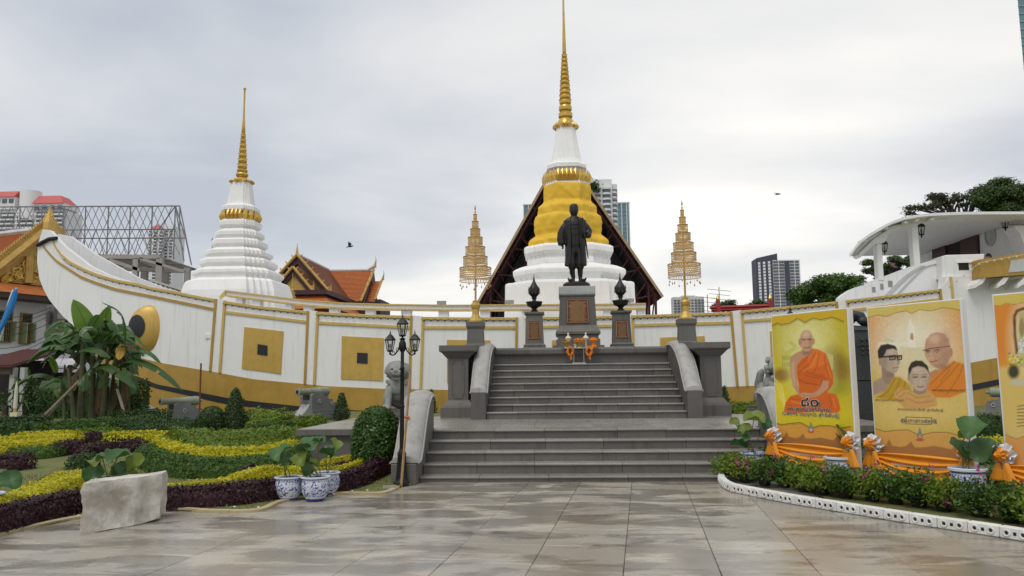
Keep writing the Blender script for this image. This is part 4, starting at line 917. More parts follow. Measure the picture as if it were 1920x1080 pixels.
# ================================================================== steel lattice frame and unfinished pavilion on the left
steel_g = M('grey_steel', (.23, .23, .24), rough=.5, var=.2, scale=1)
LY = 62.0
lat = thing('steel_lattice_frame', (at(160, 600, LY).x, LY, 0), 'tall grey steel lattice billboard frame behind the bow', 'lattice frame')
def lx(x, y, Y=LY): return at(x, y, Y)
for y in (386.5, 430, 446):
    MB().bar(lx(-30, y + 1.5), lx(337 if y < 400 else (329 if y < 440 else 348), y - .5 if y < 400 else y), .085).build('chord', steel_g, lat)
cols = [-3, 38, 79, 120, 161, 204, 245, 286, 329]
for x in cols: MB().bar(lx(x, 386), lx(x - 4, 478 if x < 320 else 486), .09).build('post', steel_g, lat)
for i in range(-1, 24):
    x = 8 + i * 13.7
    if x + 27 < 345: MB().bar(lx(x, 386), lx(x + 41 if x + 41 < 345 else 345, 478 if x + 41 < 345 else 470), .045).build('diagonal', steel_g, lat)
    if x - 14 > -30: MB().bar(lx(x, 386), lx(x - 41, 478), .045).build('diagonal', steel_g, lat)
for (a, b_, c, d) in ((329, 386, 348, 446), (337, 386, 359, 497), (348, 446, 359, 497), (329, 386, 345, 490), (337, 386, 337, 446), (286, 446, 329, 386), (300, 480, 329, 420)): MB().bar(lx(a, b_), lx(c, d), .08).build('end_brace', steel_g, lat)
for x, y in [(136, 432), (180, 430), (222, 434), (266, 430), (310, 432)]:
    for s_ in (-1, 1): MB().bar(lx(x, y, LY + 2.5), lx(x + s_ * 17, 484, LY + 2.5), .05).build('rear_brace', steel_g, lat)
conc = M('raw_concrete', (.33, .315, .29), rough=.85, var=.15, scale=1, streak=.3)
pav = thing('concrete_pavilion', (at(260, 600, 55).x, 55, 0), 'unfinished concrete pavilion frame under the steel lattice', 'pavilion')
PY = 55.0
for (x, yt, yb, w_, Y) in ((164, 478, 520, 5, PY), (252, 484, 560, 6, PY), (267, 500, 600, 6, PY + 3), (296, 484, 600, 7, PY), (308, 500, 600, 6, PY + 3), (348, 502, 600, 6, PY + 1)):
    p, q = at(x - w_ / 2, yt, Y), at(x + w_ / 2, yb, Y); MB().box(p.x, q.x, Y, Y + .3, 0, p.z).build('column', conc, pav)
def beam(a, b_, c, d, t, Y, Y2=None): 
    p, q = at(a, b_, Y), at(c, d, Y2 or Y); MB().hexa([p, q, q - Vector((0, 0, t)), p - Vector((0, 0, t)), p + Vector((0, .3, 0)), q + Vector((0, .3, 0)), q + Vector((0, .3, -t)), p + Vector((0, .3, -t))]).build('beam', conc, pav)
beam(140, 478, 300, 478, .28, PY); beam(230, 500, 345, 504, .3, PY + 2); beam(205, 484, 262, 503, .25, PY); beam(255, 482, 310, 503, .25, PY + 1); beam(262, 482, 345, 506, .2, PY)
for i in range(24):
    u = i / 23; a = at(140 + 150 * u, 476 + 2 * u, PY); b_ = at(230 + 148 * u, 501 + 7 * u, PY + 4); MB().bar(a, b_, .07).build('roof_slat', conc, pav)
for u in (.1, .35, .6, .85): MB().bar(at(140 + 90 * u, 476 + 25 * u, PY + 4 * u), at(290 + 88 * u, 478 + 30 * u, PY + 4 * u), .1).build('roof_beam', conc, pav)
for i in range(8): MB().bar(at(283 + i * 8.5, 528 + i * 2.3, PY - 3), at(287 + i * 9.0, 540 + i * 2.5, PY - 4), .12).build('lower_slat', conc, pav)
MB().bar(at(280, 526, PY - 3), at(348, 547, PY - 3.5), .16).build('lower_beam', conc, pav)
mb = MB().tube([at(398, 446, 50), at(398, 475, 50)], .03, 5).tube([at(395, 450, 50), at(401, 450, 50)], .02, 4).tube([at(396, 457, 50), at(400, 457, 50)], .02, 4); p = at(398, 475, 50); mb.tube([(p.x, 50, 0), p], .05, 5)
solo(mb, 'antenna_mast', steel_g, (p.x, 50, 0), 'thin antenna mast just left of the smaller chedi', 'antenna')
# red steel gantry and aerials beyond the right-hand hull
gn = thing('red_gantry', (at(1390, 572, 42).x, 42, 0), 'red painted steel gantry beyond the right side of the hull', 'gantry')
redp = M('red_paint', (.32, .03, .03), rough=.5)
for a, b_, c, d in ((1332, 577, 1448, 573), (1334, 582, 1446, 578)): MB().bar(at(a, b_, 42), at(c, d, 42), .13).build('beam', redp, gn)
for x, y in ((1346, 563), (1444, 562)): p = at(x, y, 42); MB().box(p.x - .1, p.x + .1, 41.9, 42.1, 0, p.z).build('post', redp, gn); MB().lathe([(.09, 0), (.11, .08), (.02, .3)], (p.x, 42, p.z), 8).build('finial', gold_leaf, gn)
for i, (x, y) in enumerate(((1348, 538), (1326, 552))):
    mb = MB(); p = at(x, y, 60); mb.tube([p, (p.x, 60, 0)], .035, 5)
    for j in range(5): z = p.z - .25 - j * .35; mb.tube([(p.x - .9 + .12 * j, 60, z + .1), (p.x + .9 - .1 * j, 60, z - .1)], .02, 4)
    solo(mb, 'tv_aerial', steel_g, (p.x, 60, 0), ('taller' if i == 0 else 'lower') + ' rooftop television aerial above the red gantry', 'aerial', 'aerials on the skyline')
# ================================================================== bronze statue and its pedestals
bronze = M('dark_bronze', (.022, .021, .020), rough=.42, var=.3, scale=5, metal=.35, bump=.25, bscale=30)
bronze_b = M('brown_bronze', (.035, .018, .016), rough=.5, var=.3, scale=5, metal=.3)
plaque_m = M('oxblood_plaque', (.085, .02, .014), rough=.4, var=.1); letter = M('gilt_letters', (.45, .27, .09), rough=.4, metal=.4)
def sq(cx, cy, h, z, h2=None): h2 = h2 or h; return [(cx - h, cy - h2, z), (cx + h, cy - h2, z), (cx + h, cy + h2, z), (cx - h, cy + h2, z)]
PZ = 2.24; MY = 20.5
ped = thing('statue_pedestal', (0, MY, PZ), 'tall tapering granite pedestal with dark red plaque under the bronze figure', 'pedestal')
MB().loft([sq(0, MY, .66, PZ), sq(0, MY, .66, PZ + .10), sq(0, MY, .56, PZ + .11), sq(0, MY, .56, PZ + .26), sq(0, MY, .52, PZ + .28), sq(0, MY, .52, PZ + .36), sq(0, MY, .575, PZ + .40), sq(0, MY, .575, PZ + .46), sq(0, MY, .525, PZ + .54), sq(0, MY, .49, PZ + .62)]).build('pedestal_base', granite, ped)
shaft = MB().loft([sq(0, MY, .488, PZ + .621), sq(0, MY, .45, PZ + 1.36), sq(0, MY, .47, PZ + 1.40), sq(0, MY, .47, PZ + 1.44)]).build('pedestal_shaft', granite, ped)
cap = MB().loft([sq(0, MY, .46, PZ + 1.441), sq(0, MY, .46, PZ + 1.64)]).build('cap_block', granite, ped)
lace = MB()
lw = M('white_lace', (.62, .66, .63), rough=.8)
for i in range(38):                                               # knitted lace band hanging round the cap
    x = -.46 + .92 * (i + .5) / 38
    for j in range(6):
        lace.box(x - .008, x + .008, MY - .475, MY - .466, PZ + 1.47 + j * .03 + (i % 2) * .015, PZ + 1.488 + j * .03 + (i % 2) * .015)
    lace.box(x - .006, x + .006, MY - .474, MY - .467, PZ + 1.43, PZ + 1.49)
for z in (1.445, 1.49, 1.52, 1.55, 1.58, 1.61, 1.635): lace.loft([sq(0, MY, .474, PZ + z - .006), sq(0, MY, .474, PZ + z + .006)])
tag(lace.build('lace_band', lw, ped), kind='stuff')
def plaque(cx, y, z0, z1, w0, w1, rows, par, tilt=0.0):
    pl = MB().hexa([(cx - w0, y - .02, z0), (cx + w0, y - .02, z0), (cx + w0, y + .05, z0), (cx - w0, y + .05, z0), (cx - w1, y - .02 + tilt, z1), (cx + w1, y - .02 + tilt, z1), (cx + w1, y + .08 + tilt, z1), (cx - w1, y + .08 + tilt, z1)]).build('plaque', plaque_m, par)
    tx = MB(); rr_ = random.Random(int(z1 * 100) + rows); h = z1 - z0
    for r_ in range(rows):
        z = z1 - h * (.09 + .84 * (r_ + .3) / rows); yy = y - .022 + tilt * (z - z0) / h; half = min(w0, w1) * (rr_.uniform(.55, .84) if r_ else .2); x = cx - half
        while x < cx + half:
            l = rr_.uniform(.012, .05); tx.box(x, min(x + l, cx + half), yy - .004, yy + .004, z - h * .0075 - .002, z + h * .0075); x += l + .006
    tag(tx.build('inscription', letter, pl), kind='stuff')
    fr = MB()
    for s_ in (-1, 1):
        fr.hexa([(cx + s_ * w0 * .92 - .006, y - .026, z0 + .03), (cx + s_ * w0 * .92 + .006, y - .026, z0 + .03), (cx + s_ * w0 * .92 + .006, y - .019, z0 + .03), (cx + s_ * w0 * .92 - .006, y - .019, z0 + .03), (cx + s_ * w1 * .92 - .006, y - .026 + tilt, z1 - .03), (cx + s_ * w1 * .92 + .006, y - .026 + tilt, z1 - .03), (cx + s_ * w1 * .92 + .006, y - .019 + tilt, z1 - .03), (cx + s_ * w1 * .92 - .006, y - .019 + tilt, z1 - .03)])
    fr.box(cx - w0 * .92, cx + w0 * .92, y - .026, y - .019, z0 + .024, z0 + .034).box(cx - w1 * .92, cx + w1 * .92, y - .026 + tilt, y - .019 + tilt, z1 - .034, z1 - .024)
    fr.build('plaque_border', letter, pl)
plaque(0, MY - .486, PZ + .67, PZ + 1.32, .295, .285, 24, ped, .034)
ST = PZ + 1.655; KS = .002226
fig = thing('bronze_statue', (0, MY, ST), 'dark bronze standing man in a long open robe holding a sword', 'statue')
MB().lathe([(.34, 0), (.36, .03), (.36, .09), (.33, .12), (.30, .14)], (0, MY, ST), 28).build('plinth', bronze_b, fig, smooth=40)
FZ = ST + .14
def sp(x, y, d=0.0): return ((x - 315) * KS, MY + d, FZ + (1000 - y) * KS)
def ell(cx, cy, cz, rx, ry, n=18): return [(cx + rx * math.cos(2 * math.pi * j / n), cy + ry * math.sin(2 * math.pi * j / n), cz) for j in range(n)]
def body_levels(mb, lv): mb.loft([ell(*sp(x, y, d), rx * KS, ry * KS) for x, y, d, rx, ry in lv])
b = MB()
body_levels(b, [(315, 640, .0, 62, 52), (315, 560, .0, 84, 64), (315, 480, 0, 92, 68), (312, 400, 0, 98, 70), (310, 320, 0, 108, 66), (308, 270, .0, 112, 60), (306, 238, 0, 96, 52), (304, 215, 0, 62, 46), (303, 198, 0, 42, 42), (302, 175, -.005, 38, 40)])
body_levels(b, [(302, 187, -.02, 30, 28), (302, 172, -.025, 42, 44), (302, 150, -.02, 50, 56), (302, 120, -.012, 54, 62), (302, 92, -.006, 56, 64), (302, 66, 0, 53, 61), (302, 47, 0, 40, 48), (302, 37, .005, 18, 24)])
b.ball(sp(302, 128, -.13), .022, 8, 6, (.8, 1.2, 1.6)); b.ball(sp(302, 106, -.118), .05, 10, 6, (1.7, .45, .35))
b.ball(sp(302, 152, -.112), .03, 8, 6, (1.3, .5, .35)); b.ball(sp(302, 172, -.095), .045, 8, 6, (1, .8, .7))
for s_ in (-1, 1): b.ball(sp(302 + s_ * 52, 120, .02), .032, 8, 6, (.45, .8, 1.5)); b.ball(sp(302 + s_ * 28, 138, -.085), .05, 8, 6, (.8, .7, .9))
# breeches, calves, shoes
for s_, kx_, ax in ((-1, 268, 278), (1, 362, 362)):
    body_levels(b, [(315 + s_ * 30, 580, 0, 52, 56), (kx_ + 4 * s_, 680, 0, 52, 58), (kx_ + 2 * s_, 770, -.01, 54, 60), (kx_, 825, -.01, 46, 52), (kx_, 842, -.01, 34, 38), (kx_ + 1 * s_, 880, .01, 33, 38), (ax, 930, .01, 26, 29), (ax, 965, .01, 21, 25), (ax, 992, .0, 26, 34)])
    a = sp(ax, 985, .03); c = sp(ax + s_ * 40, 988, -.22); e2 = sp(ax + s_ * 66, 952, -.26)
    b.tube([a, sp(ax + s_ * 22, 985, -.09), c, sp(ax + s_ * 58, 975, -.255), e2], [.062, .066, .05, .03, .012], 10)
# hands
def hand(mb, wrist, palm, tips, r=.016):
    mb.tube([wrist, Vector(wrist).lerp(Vector(palm), .5), palm], [.034, .042, .036], 8)
    for t in tips: mb.tube([palm, Vector(palm).lerp(Vector(t), .55) + Vector((0, -.012, 0)), t], [r, r * .95, r * .7], 6)
hand(b, sp(150, 535, -.02), sp(156, 562, -.04), [sp(146, 592, -.05), sp(154, 598, -.06), sp(163, 596, -.06), sp(171, 590, -.05), sp(176, 566, -.07)])
hand(b, sp(446, 412, -.2), sp(418, 405, -.25), [sp(398, 388, -.27), sp(396, 402, -.285), sp(398, 416, -.28), sp(402, 428, -.27), sp(412, 382, -.25)])
remesh('figure', b, .0135, bronze, fig, 3)
cb_ = MB()
def shell(levels, gap, th=.03, n=26):                              # open robe: arc from one front edge round the back to the other
    rings = []
    for x, y, d, rx, ry, gl, gr in levels:
        cx, cy, cz = sp(x, y, d); a0 = math.asin(max(-1, min(1, (gr - x) / rx))); a1 = math.asin(max(-1, min(1, (gl - x) / rx)))
        out, inn = [], []
        s0, s1 = -math.pi / 2 + a0, 1.5 * math.pi + a1
        for j in range(n + 1):
            a = s0 + (s1 - s0) * j / n; rip = 1 + .03 * math.sin(a * 9 + y * .02)
            out.append((cx + rx * KS * rip * math.cos(a), cy + ry * KS * rip * math.sin(a), cz)); inn.append((cx + (rx * KS * rip - th) * math.cos(a), cy + (ry * KS * rip - th) * math.sin(a), cz))
        rings.append(out + inn[::-1])
    return rings
lv = [(310, 800, .0, 132, 100, 246, 385), (311, 740, 0, 130, 98, 248, 380), (312, 640, 0, 126, 92, 252, 372), (312, 560, 0, 124, 88, 254, 368), (312, 470, 0, 124, 86, 256, 364), (312, 380, 0, 128, 84, 256, 362), (312, 300, 0, 136, 80, 254, 360), (310, 250, 0, 138, 72, 250, 360), (307, 222, 0, 100, 60, 256, 352), (304, 200, 0, 58, 54, 270, 338)]
cb_.loft(shell(lv, 0))
cb_.tube([sp(255, 255, .0), sp(212, 288, .0), sp(176, 335, .0), sp(146, 400, .01), sp(138, 470, 0), sp(148, 540, -.02)], [.06, .092, .105, .112, .11, .10], 12)
cb_.tube([sp(358, 255, .0), sp(410, 288, .0), sp(446, 335, .0), sp(470, 380, .01), sp(462, 432, -.07), sp(446, 425, -.19)], [.06, .092, .105, .112, .102, .085], 12)
remesh('robe', cb_, .0135, bronze, fig, 3)
MB().tube([sp(398, 245, -.25), sp(404, 300, -.26), sp(414, 400, -.275), sp(436, 560, -.25), sp(457, 725, -.2)], [.022, .017, .02, .02, .012], 8).tube([sp(398, 382, -.27), sp(430, 378, -.27)], .018, 6).ball(sp(398, 243, -.25), .028, 8, 6).build('sword', bronze, fig, smooth=True)
vb = MB(); 
for z_ in (300, 350, 425, 545): vb.tube([sp(262, z_, -.125), sp(290, z_ + 3, -.155), sp(318, z_ + 3, -.16), sp(352, z_, -.135)], .008, 5)
vb.tube([sp(306, 240, -.12), sp(308, 420, -.165), sp(310, 545, -.155)], .008, 5); vb.build('tunic_seams', bronze, fig)
# lotus-bud urns on plaque pedestals either side
def bud_pedestal():
    r_ = thing('lotus_bud_pedestal', (0, 0, 0), 'x', 'pedestal', 'lotus bud pedestals', local=True)
    o = MB().loft([sq(0, 0, .30, 0), sq(0, 0, .30, .05), sq(0, 0, .275, .07), sq(0, 0, .285, .11), sq(0, 0, .235, .16), sq(0, 0, .235, .20), sq(0, 0, .21, .88), sq(0, 0, .255, .92), sq(0, 0, .255, .97)]).build('pedestal_block', granite, r_)
    plaque(0, -.224, .26, .72, .155, .15, 15, r_, .012)
    u = MB().lathe([(.10, .97), (.12, .985), (.07, 1.03), (.06, 1.06), (.10, 1.10), (.175, 1.13), (.185, 1.15), (.205, 1.22), (.215, 1.225), (.215, 1.25), (.09, 1.26)], (0, 0, 0), 20).build('bowl', bronze, r_, smooth=35)
    MB().lathe([(.06, 1.26), (.045, 1.31), (.075, 1.345), (.06, 1.37), (.11, 1.42), (.145, 1.49), (.15, 1.55), (.125, 1.62), (.075, 1.70), (.035, 1.78), (.014, 1.88), (.004, 1.98)], (0, 0, 0), 20).build('lotus_bud', bronze, r_, smooth=35)
    pt_ = MB()
    for j in range(10):
        for lv_, (rr_, z) in enumerate(((.148, 1.47), (.145, 1.57))):
            a = 2 * math.pi * (j + .5 * lv_) / 10; c = Vector((math.cos(a), math.sin(a), 0)); t_ = Vector((-c.y, c.x, 0))
            pt_.add([c * rr_ - t_ * .03 + Vector((0, 0, z)), c * (rr_ + .02) + Vector((0, 0, z - .03)), c * rr_ + t_ * .03 + Vector((0, 0, z)), c * (rr_ - .005) + Vector((0, 0, z + .08))], [(0, 1, 3), (1, 2, 3)])
    pt_.build('petals', bronze, r_); return r_
bp = bud_pedestal(); bp.location = (-1.12, 20.0, PZ); bp['label'] = 'granite pedestal with black lotus-bud urn left of the bronze figure'
b2 = copy_tree(bp); b2.location = (1.11, 20.0, PZ); b2['label'] = 'granite pedestal with black lotus-bud urn right of the bronze figure'
# ================================================================== seven-tier golden parasols
filig = M('gilt_filigree', (.62, .40, .15), rough=.35, metal=.6, var=.1)
def parasol():
    r_ = thing('tiered_parasol', (0, 0, 0), 'x', 'parasol', 'golden tiered parasols', local=True); q = .00341
    zz = lambda y: (1020 - y) * q
    MB().loft([sq(0, 0, .215, 0), sq(0, 0, .215, .05), sq(0, 0, .19, .075), sq(0, 0, .175, zz(900)), sq(0, 0, .205, zz(882)), sq(0, 0, .205, zz(851))]).build('pedestal', granite_dark, r_)
    MB().lathe([(.155, zz(850)), (.155, zz(840)), (.115, zz(822)), (.082, zz(800)), (.08, zz(765)), (.105, zz(750)), (.115, zz(735)), (.1, zz(725)), (.07, zz(715)), (.075, zz(706)), (.03, zz(702))], (0, 0, 0), 8).build('gold_base', gold_p, r_)
    MB().tube([(0, 0, zz(705)), (0, 0, zz(150)), (0, 0, zz(60))], [.024, .02, .008], 8).build('pole', gold_p, r_)
    tiers = ((72, 290, 480, 570), (100, 267, 403, 478), (116, 251, 335, 402), (135, 236, 268, 332), (151, 220, 209, 267), (164, 209, 157, 208), (175, 200, 107, 152))
    rg = random.Random(3)
    for (a, b_, c, d) in tiers:
        rad = (b_ - a) / 2 * q; z1, z0 = zz(c), zz(d); h = z1 - z0; mb = MB()
        for z, rr_ in ((z1, .009), (z0, .008), (z0 + h * .33, .005), (z0 + h * .93, .005)):
            pts = [(rad * math.cos(t), rad * math.sin(t), z) for t in np.linspace(0, 2 * math.pi, 33)]; mb.tube(pts, rr_, 4, False)
        rows = 4; dl = h * .6 / rows; n = max(8, int(2 * math.pi * rad / (dl * .9)))
        for i in range(n):
            for j in range(rows):
                t = 2 * math.pi * (i + .5 * (j % 2)) / n; z = z0 + h * .36 + dl * (j + .5); rr_ = dl * .52
                def cyl(u, v): return (rad * math.cos(t + u / rad), rad * math.sin(t + u / rad), z + v)
                o = []; w_ = .0062
                for s_ in range(6):
                    e1 = s_ * 1.05 + rg.random(); o.append((e1,))
                P = []
                for s_ in range(8):
                    e1 = 2 * math.pi * s_ / 8; P.append(cyl((rr_ - w_) * math.cos(e1), (rr_ - w_) * math.sin(e1))); P.append(cyl((rr_ + w_) * math.cos(e1), (rr_ + w_) * math.sin(e1)))
                mb.add(P, [(2 * s_, 2 * s_ + 1, (2 * s_ + 3) % 16, (2 * s_ + 2) % 16) for s_ in range(8)])
            t = 2 * math.pi * i / n; w_ = .006 / rad
            mb.add([(rad * math.cos(t - w_), rad * math.sin(t - w_), z0 + h * .02), (rad * math.cos(t + w_), rad * math.sin(t + w_), z0 + h * .02), (rad * math.cos(t + w_ * 1.8), rad * math.sin(t + w_ * 1.8), z0 + h * .33), (rad * math.cos(t - w_ * 1.8), rad * math.sin(t - w_ * 1.8), z0 + h * .33)], [(0, 1, 2, 3)])
        for i in range(6):
            t = math.pi * i / 3; mb.tube([(0, 0, z1), (rad * math.cos(t), rad * math.sin(t), z1)], .005, 3)
        mb.build('canopy_tier', filig, r_, fix=False)
    MB().lathe([(.012, zz(105)), (.02, zz(85)), (.008, zz(76)), (.022, zz(62)), (.018, zz(55)), (.004, zz(38))], (0, 0, 0), 8).build('finial', filig, r_)
    for i in range(12):
        t = 2 * math.pi * i / 12 + .2; r0 = .355; z = zz(600) - (i % 2) * .05; c = Vector((r0 * math.cos(t), r0 * math.sin(t), z))
        MB().tube([(c.x, c.y, zz(570)), (c.x, c.y, z + .03)], .002, 3).loft([[c + Vector((0, 0, .035))] * 4, [c + Vector((.018, 0, .005)), c + Vector((0, .018, .005)), c + Vector((-.018, 0, .005)), c + Vector((0, -.018, .005))], [c + Vector((0, 0, -.035))] * 4]).build('pendant', filig, r_)
    return r_
pa = parasol(); pa.location = (-2.43, 17.8, PZ); pa['label'] = 'golden seven-tier ceremonial parasol left of the statue, before the dark shelter eave'
pb = copy_tree(pa); pb.location = (2.39, 17.8, PZ); pb['label'] = 'golden seven-tier ceremonial parasol right of the statue against bright sky'
# ================================================================== offerings at the statue's foot
tb = thing('offering_table', (-.1, 18.42, 1.85), 'low thin-legged steel table at the head of the stairs holding offerings', 'table')
steel_s = M('stainless_steel', (.55, .55, .53), rough=.3, metal=.8); orange = M('marigold_orange', (.75, .21, .012), rough=.8, var=.25, scale=40, bump=1, bscale=60)
TX = at(1085, 660, 18.42).x
MB().box(TX - .34, TX + .34, 18.30, 18.56, 2.205, 2.222).build('table_top', steel_s, tb)
for s_ in (-1, 1): MB().tube([(TX + s_ * .12, 18.40, 1.865), (TX + s_ * .12, 18.40, 2.205)], .012, 6).build('leg', steel_s, tb)
MB().box(TX - .16, TX + .16, 18.32, 18.5, 1.848, 1.87).build('foot_plate', steel_s, tb)
def offer(name, px, label, cat, f): 
    x = at(px, 650, 18.42).x; mb = MB(); mat = f(mb, x); return solo(mb, name, mat, (x, 18.42, 2.222), label, cat, smooth=40)
def tray(mb, x): mb.lathe([(.06, 0), (.07, .02), (.03, .05), (.035, .09), (.05, .1), (.13, .125), (.14, .15), (.12, .15), (.1, .13)], (x, 18.42, 2.222), 16); return gold_leaf
offer('gilt_tray', 1061.5, 'shallow gilt footed tray at the left of the offering table', 'tray', tray)
offer('gilt_tray', 1086.5, 'taller gilt footed tray in the middle of the offering table', 'tray', tray)
def mari(mb, x, z, rx, rz, n=36):
    rg = random.Random(int(x * 1000))
    for i in range(n): a = rg.uniform(0, 6.28); u = rg.uniform(-1, 1); q = math.sqrt(1 - u * u); mb.ball((x + rx * q * math.cos(a), 18.40 + rx * .8 * q * math.sin(a), z + rz * u), .022, 6, 4)
    mb.ball((x, 18.4, z), rx * .8, 8, 6, (1, .8, rz / rx)); return orange
offer('marigold_heap', 1086, 'orange marigold heap on the middle gilt tray', 'flowers', lambda mb, x: mari(mb, x, 2.395, .105, .035))
offer('marigold_urn', 1113.5, 'bright orange flower-covered urn at the right of the table', 'flowers', lambda mb, x: (mb.lathe([(.075, 0), (.08, .03), (.05, .06), (.055, .12), (.1, .17), (.09, .2)], (x, 18.4, 2.222), 12), mari(mb, x, 2.40, .08, .045))[1])
for i, px in enumerate((1069, 1104.5)):
    x = at(px, 660, 18.27).x; mb = MB(); rg = random.Random(i)
    for j in range(16):
        a = 2 * math.pi * j / 16; c = (x + .062 * math.cos(a), 18.275, 2.135 + .088 * math.sin(a))
        for k_ in range(4): mb.ball((c[0] + rg.uniform(-.015, .015), c[1] + rg.uniform(-.02, .02), c[2] + rg.uniform(-.015, .015)), .024, 6, 4)
    for j in range(6): mb.ball((x + .02 + rg.uniform(-.02, .02), 18.275, 2.03 - j * .017), .022, 6, 4)
    solo(mb, 'marigold_garland', orange, (x, 18.28, 2.0), ('left' if i == 0 else 'right') + ' orange marigold garland hanging from the offering table', 'garland', 'marigold garlands')
for i, px in enumerate((1065.5, 1098.5)):
    x = at(px, 640, 18.5).x; mb = MB().lathe([(.03, 0), (.035, .02), (.015, .06), (.02, .16), (.06, .2), (.075, .235), (.03, .29), (.014, .3), (.024, .325), (.02, .35), (.004, .37)], (x, 18.5, 2.222), 14)
    solo(mb, 'spired_offering', M('cream_offering', (.62, .56, .45), rough=.6), (x, 18.5, 2.222), 'cream pointed offering stand on the ' + ('left' if i == 0 else 'right') + ' of the table', 'offering', 'cream offerings', smooth=40)
x = at(1079, 648, 18.4).x; solo(MB().lathe([(.03, 0), (.05, .02), (.055, .06), (.03, .09), (.012, .1), (.012, .13), (.002, .14)], (x, 18.4, 2.222), 12), 'silver_censer', steel_s, (x, 18.4, 2.222), 'small silver censer beside the middle tray', 'censer', smooth=40)
# ================================================================== guardian lions
lion_s = M('lion_stone', (.27, .275, .255), rough=.8, var=.22, scale=6, bump=.5, bscale=40, streak=.35)
def lion():
    r_ = thing('guardian_lion', (0, 0, 0), 'x', 'lion statue', 'guardian lions', local=True)
    MB().loft([sq(0, 0, .36, 0, .48), sq(0, 0, .36, .2, .48), sq(0, 0, .33, .22, .45), sq(0, 0, .33, .28, .45)]).build('plinth', granite, r_)
    b = MB(); z = .28
    b.ball((0, .2, z + .26), .25, 14, 10, (1.0, .95, 1.05)); b.ball((0, .02, z + .42), .23, 14, 10, (.95, .85, 1.25)); b.ball((0, -.13, z + .5), .19, 14, 10, (1.05, .75, 1.1))
    for s_ in (-1, 1):
        b.tube([(s_ * .16, -.1, z + .48), (s_ * .19, -.2, z + .32), (s_ * .18, -.27, z + .14), (s_ * .18, -.28, z + .05)], [.10, .085, .068, .075], 10)
        b.ball((s_ * .18, -.34, z + .045), .085, 10, 6, (.95, 1.25, .62))
        for k_ in (-1, 0, 1): b.ball((s_ * .18 + k_ * .045, -.43, z + .035), .032, 8, 5)
        b.ball((s_ * .24, .12, z + .2), .17, 12, 8, (.7, 1.2, 1.15)); b.ball((s_ * .26, -.04, z + .05), .085, 10, 6, (.9, 1.4, .65))
        b.ball((s_ * .155, -.19, z + .96), .05, 8, 6, (1.2, .7, .8)); b.ball((s_ * .09, -.34, z + .865), .05, 8, 6, (1, .7, .7)); b.ball((s_ * .085, -.37, z + .80), .055, 8, 6, (1.1, .9, .6))
    b.ball((0, -.18, z + .82), .20, 14, 10, (1.08, .95, .98)); b.ball((0, -.33, z + .76), .115, 12, 8, (1.25, .8, .65)); b.ball((0, -.40, z + .82), .05, 8, 6, (1.2, .8, .8)); b.ball((0, -.33, z + .65), .09, 10, 6, (1.2, .8, .45)); b.ball((0, -.31, z + .90), .08, 10, 6, (1.8, .5, .45))
    b.ball((0, -.24, z + .53), .05, 8, 6); b.tube([(0, .38, z + .2), (0, .45, z + .45), (0, .36, z + .7), (0, .3, z + .78)], [.06, .09, .08, .03], 8)
    rg = random.Random(6)
    for i in range(46):                                            # mane curls
        a = rg.uniform(-.2, math.pi + .2); e1 = rg.uniform(-.9, 1.0); c = (.225 * math.cos(a) * math.cos(e1), -.1 + .17 * math.sin(a), z + .80 + .235 * math.sin(e1)); b.ball(c, rg.uniform(.042, .058), 8, 5)
    for i in range(18):
        a = math.pi * i / 17; b.ball((.235 * math.cos(a), -.18, z + .80 + .2 * math.sin(a)), .05, 8, 5); b.ball((.21 * math.cos(a), -.2, z + .60 - .06 * math.sin(a)), .045, 8, 5)
    remesh('lion_body', b, .0145, lion_s, r_, 1)
    e_ = MB()
    for s_ in (-1, 1): e_.ball((s_ * .085, -.375, z + .855), .022, 8, 5)
    e_.box(-.09, .09, -.425, -.35, z + .70, z + .712); e_.build('eyes_and_mouth', M('lion_dark', (.05, .05, .05), rough=.8), r_)
    return r_
LY_ = 16.6; ln = lion(); p = at(747, 770, LY_); ln.location = (p.x, LY_, .62); ln.scale = (1.0, 1.0, .98); ln.rotation_euler = (0, 0, R(3)); ln['label'] = 'carved grey stone guardian lion behind the lamp post'
l2 = copy_tree(ln); l2.location = (at(1453, 770, LY_).x, LY_, .62); l2.rotation_euler = (0, 0, R(28)); l2['label'] = 'grey stone guardian lion half hidden behind the single-monk banner'
# ================================================================== street lamp, pole
p = atz(753, 911, 0); kz = p.y / F
lam = thing('street_lamp', p, 'black cast-iron lamp post with three lanterns at the foot of the stairs', 'street lamp')
def lv2(y): return (1055 - y) / 3.176 * kz
MB().lathe([(.115, 0), (.12, .02), (.12, .05), (.095, .07), (.085, .1), (.08, .12), (.072, lv2(960)), (.06, lv2(885)), (.066, lv2(878)), (.066, lv2(868)), (.045, lv2(850)), (.04, lv2(840))], p, 12).build('base', iron, lam, smooth=40)
MB().lathe([(.034, lv2(842)), (.032, lv2(600)), (.04, lv2(598)), (.04, lv2(590)), (.03, lv2(586)), (.028, lv2(375)), (.034, lv2(372)), (.034, lv2(362)), (.026, lv2(358)), (.025, lv2(270))], p, 10).build('pole', iron, lam, smooth=40)
MB().lathe([(.03, lv2(270)), (.05, lv2(255)), (.058, lv2(240)), (.05, lv2(215)), (.03, lv2(200)), (.05, lv2(192)), (.02, lv2(186))], p, 10).build('node', iron, lam, smooth=40)
lantern((p.x, p.y, p.z + lv2(182)), .36, lam)
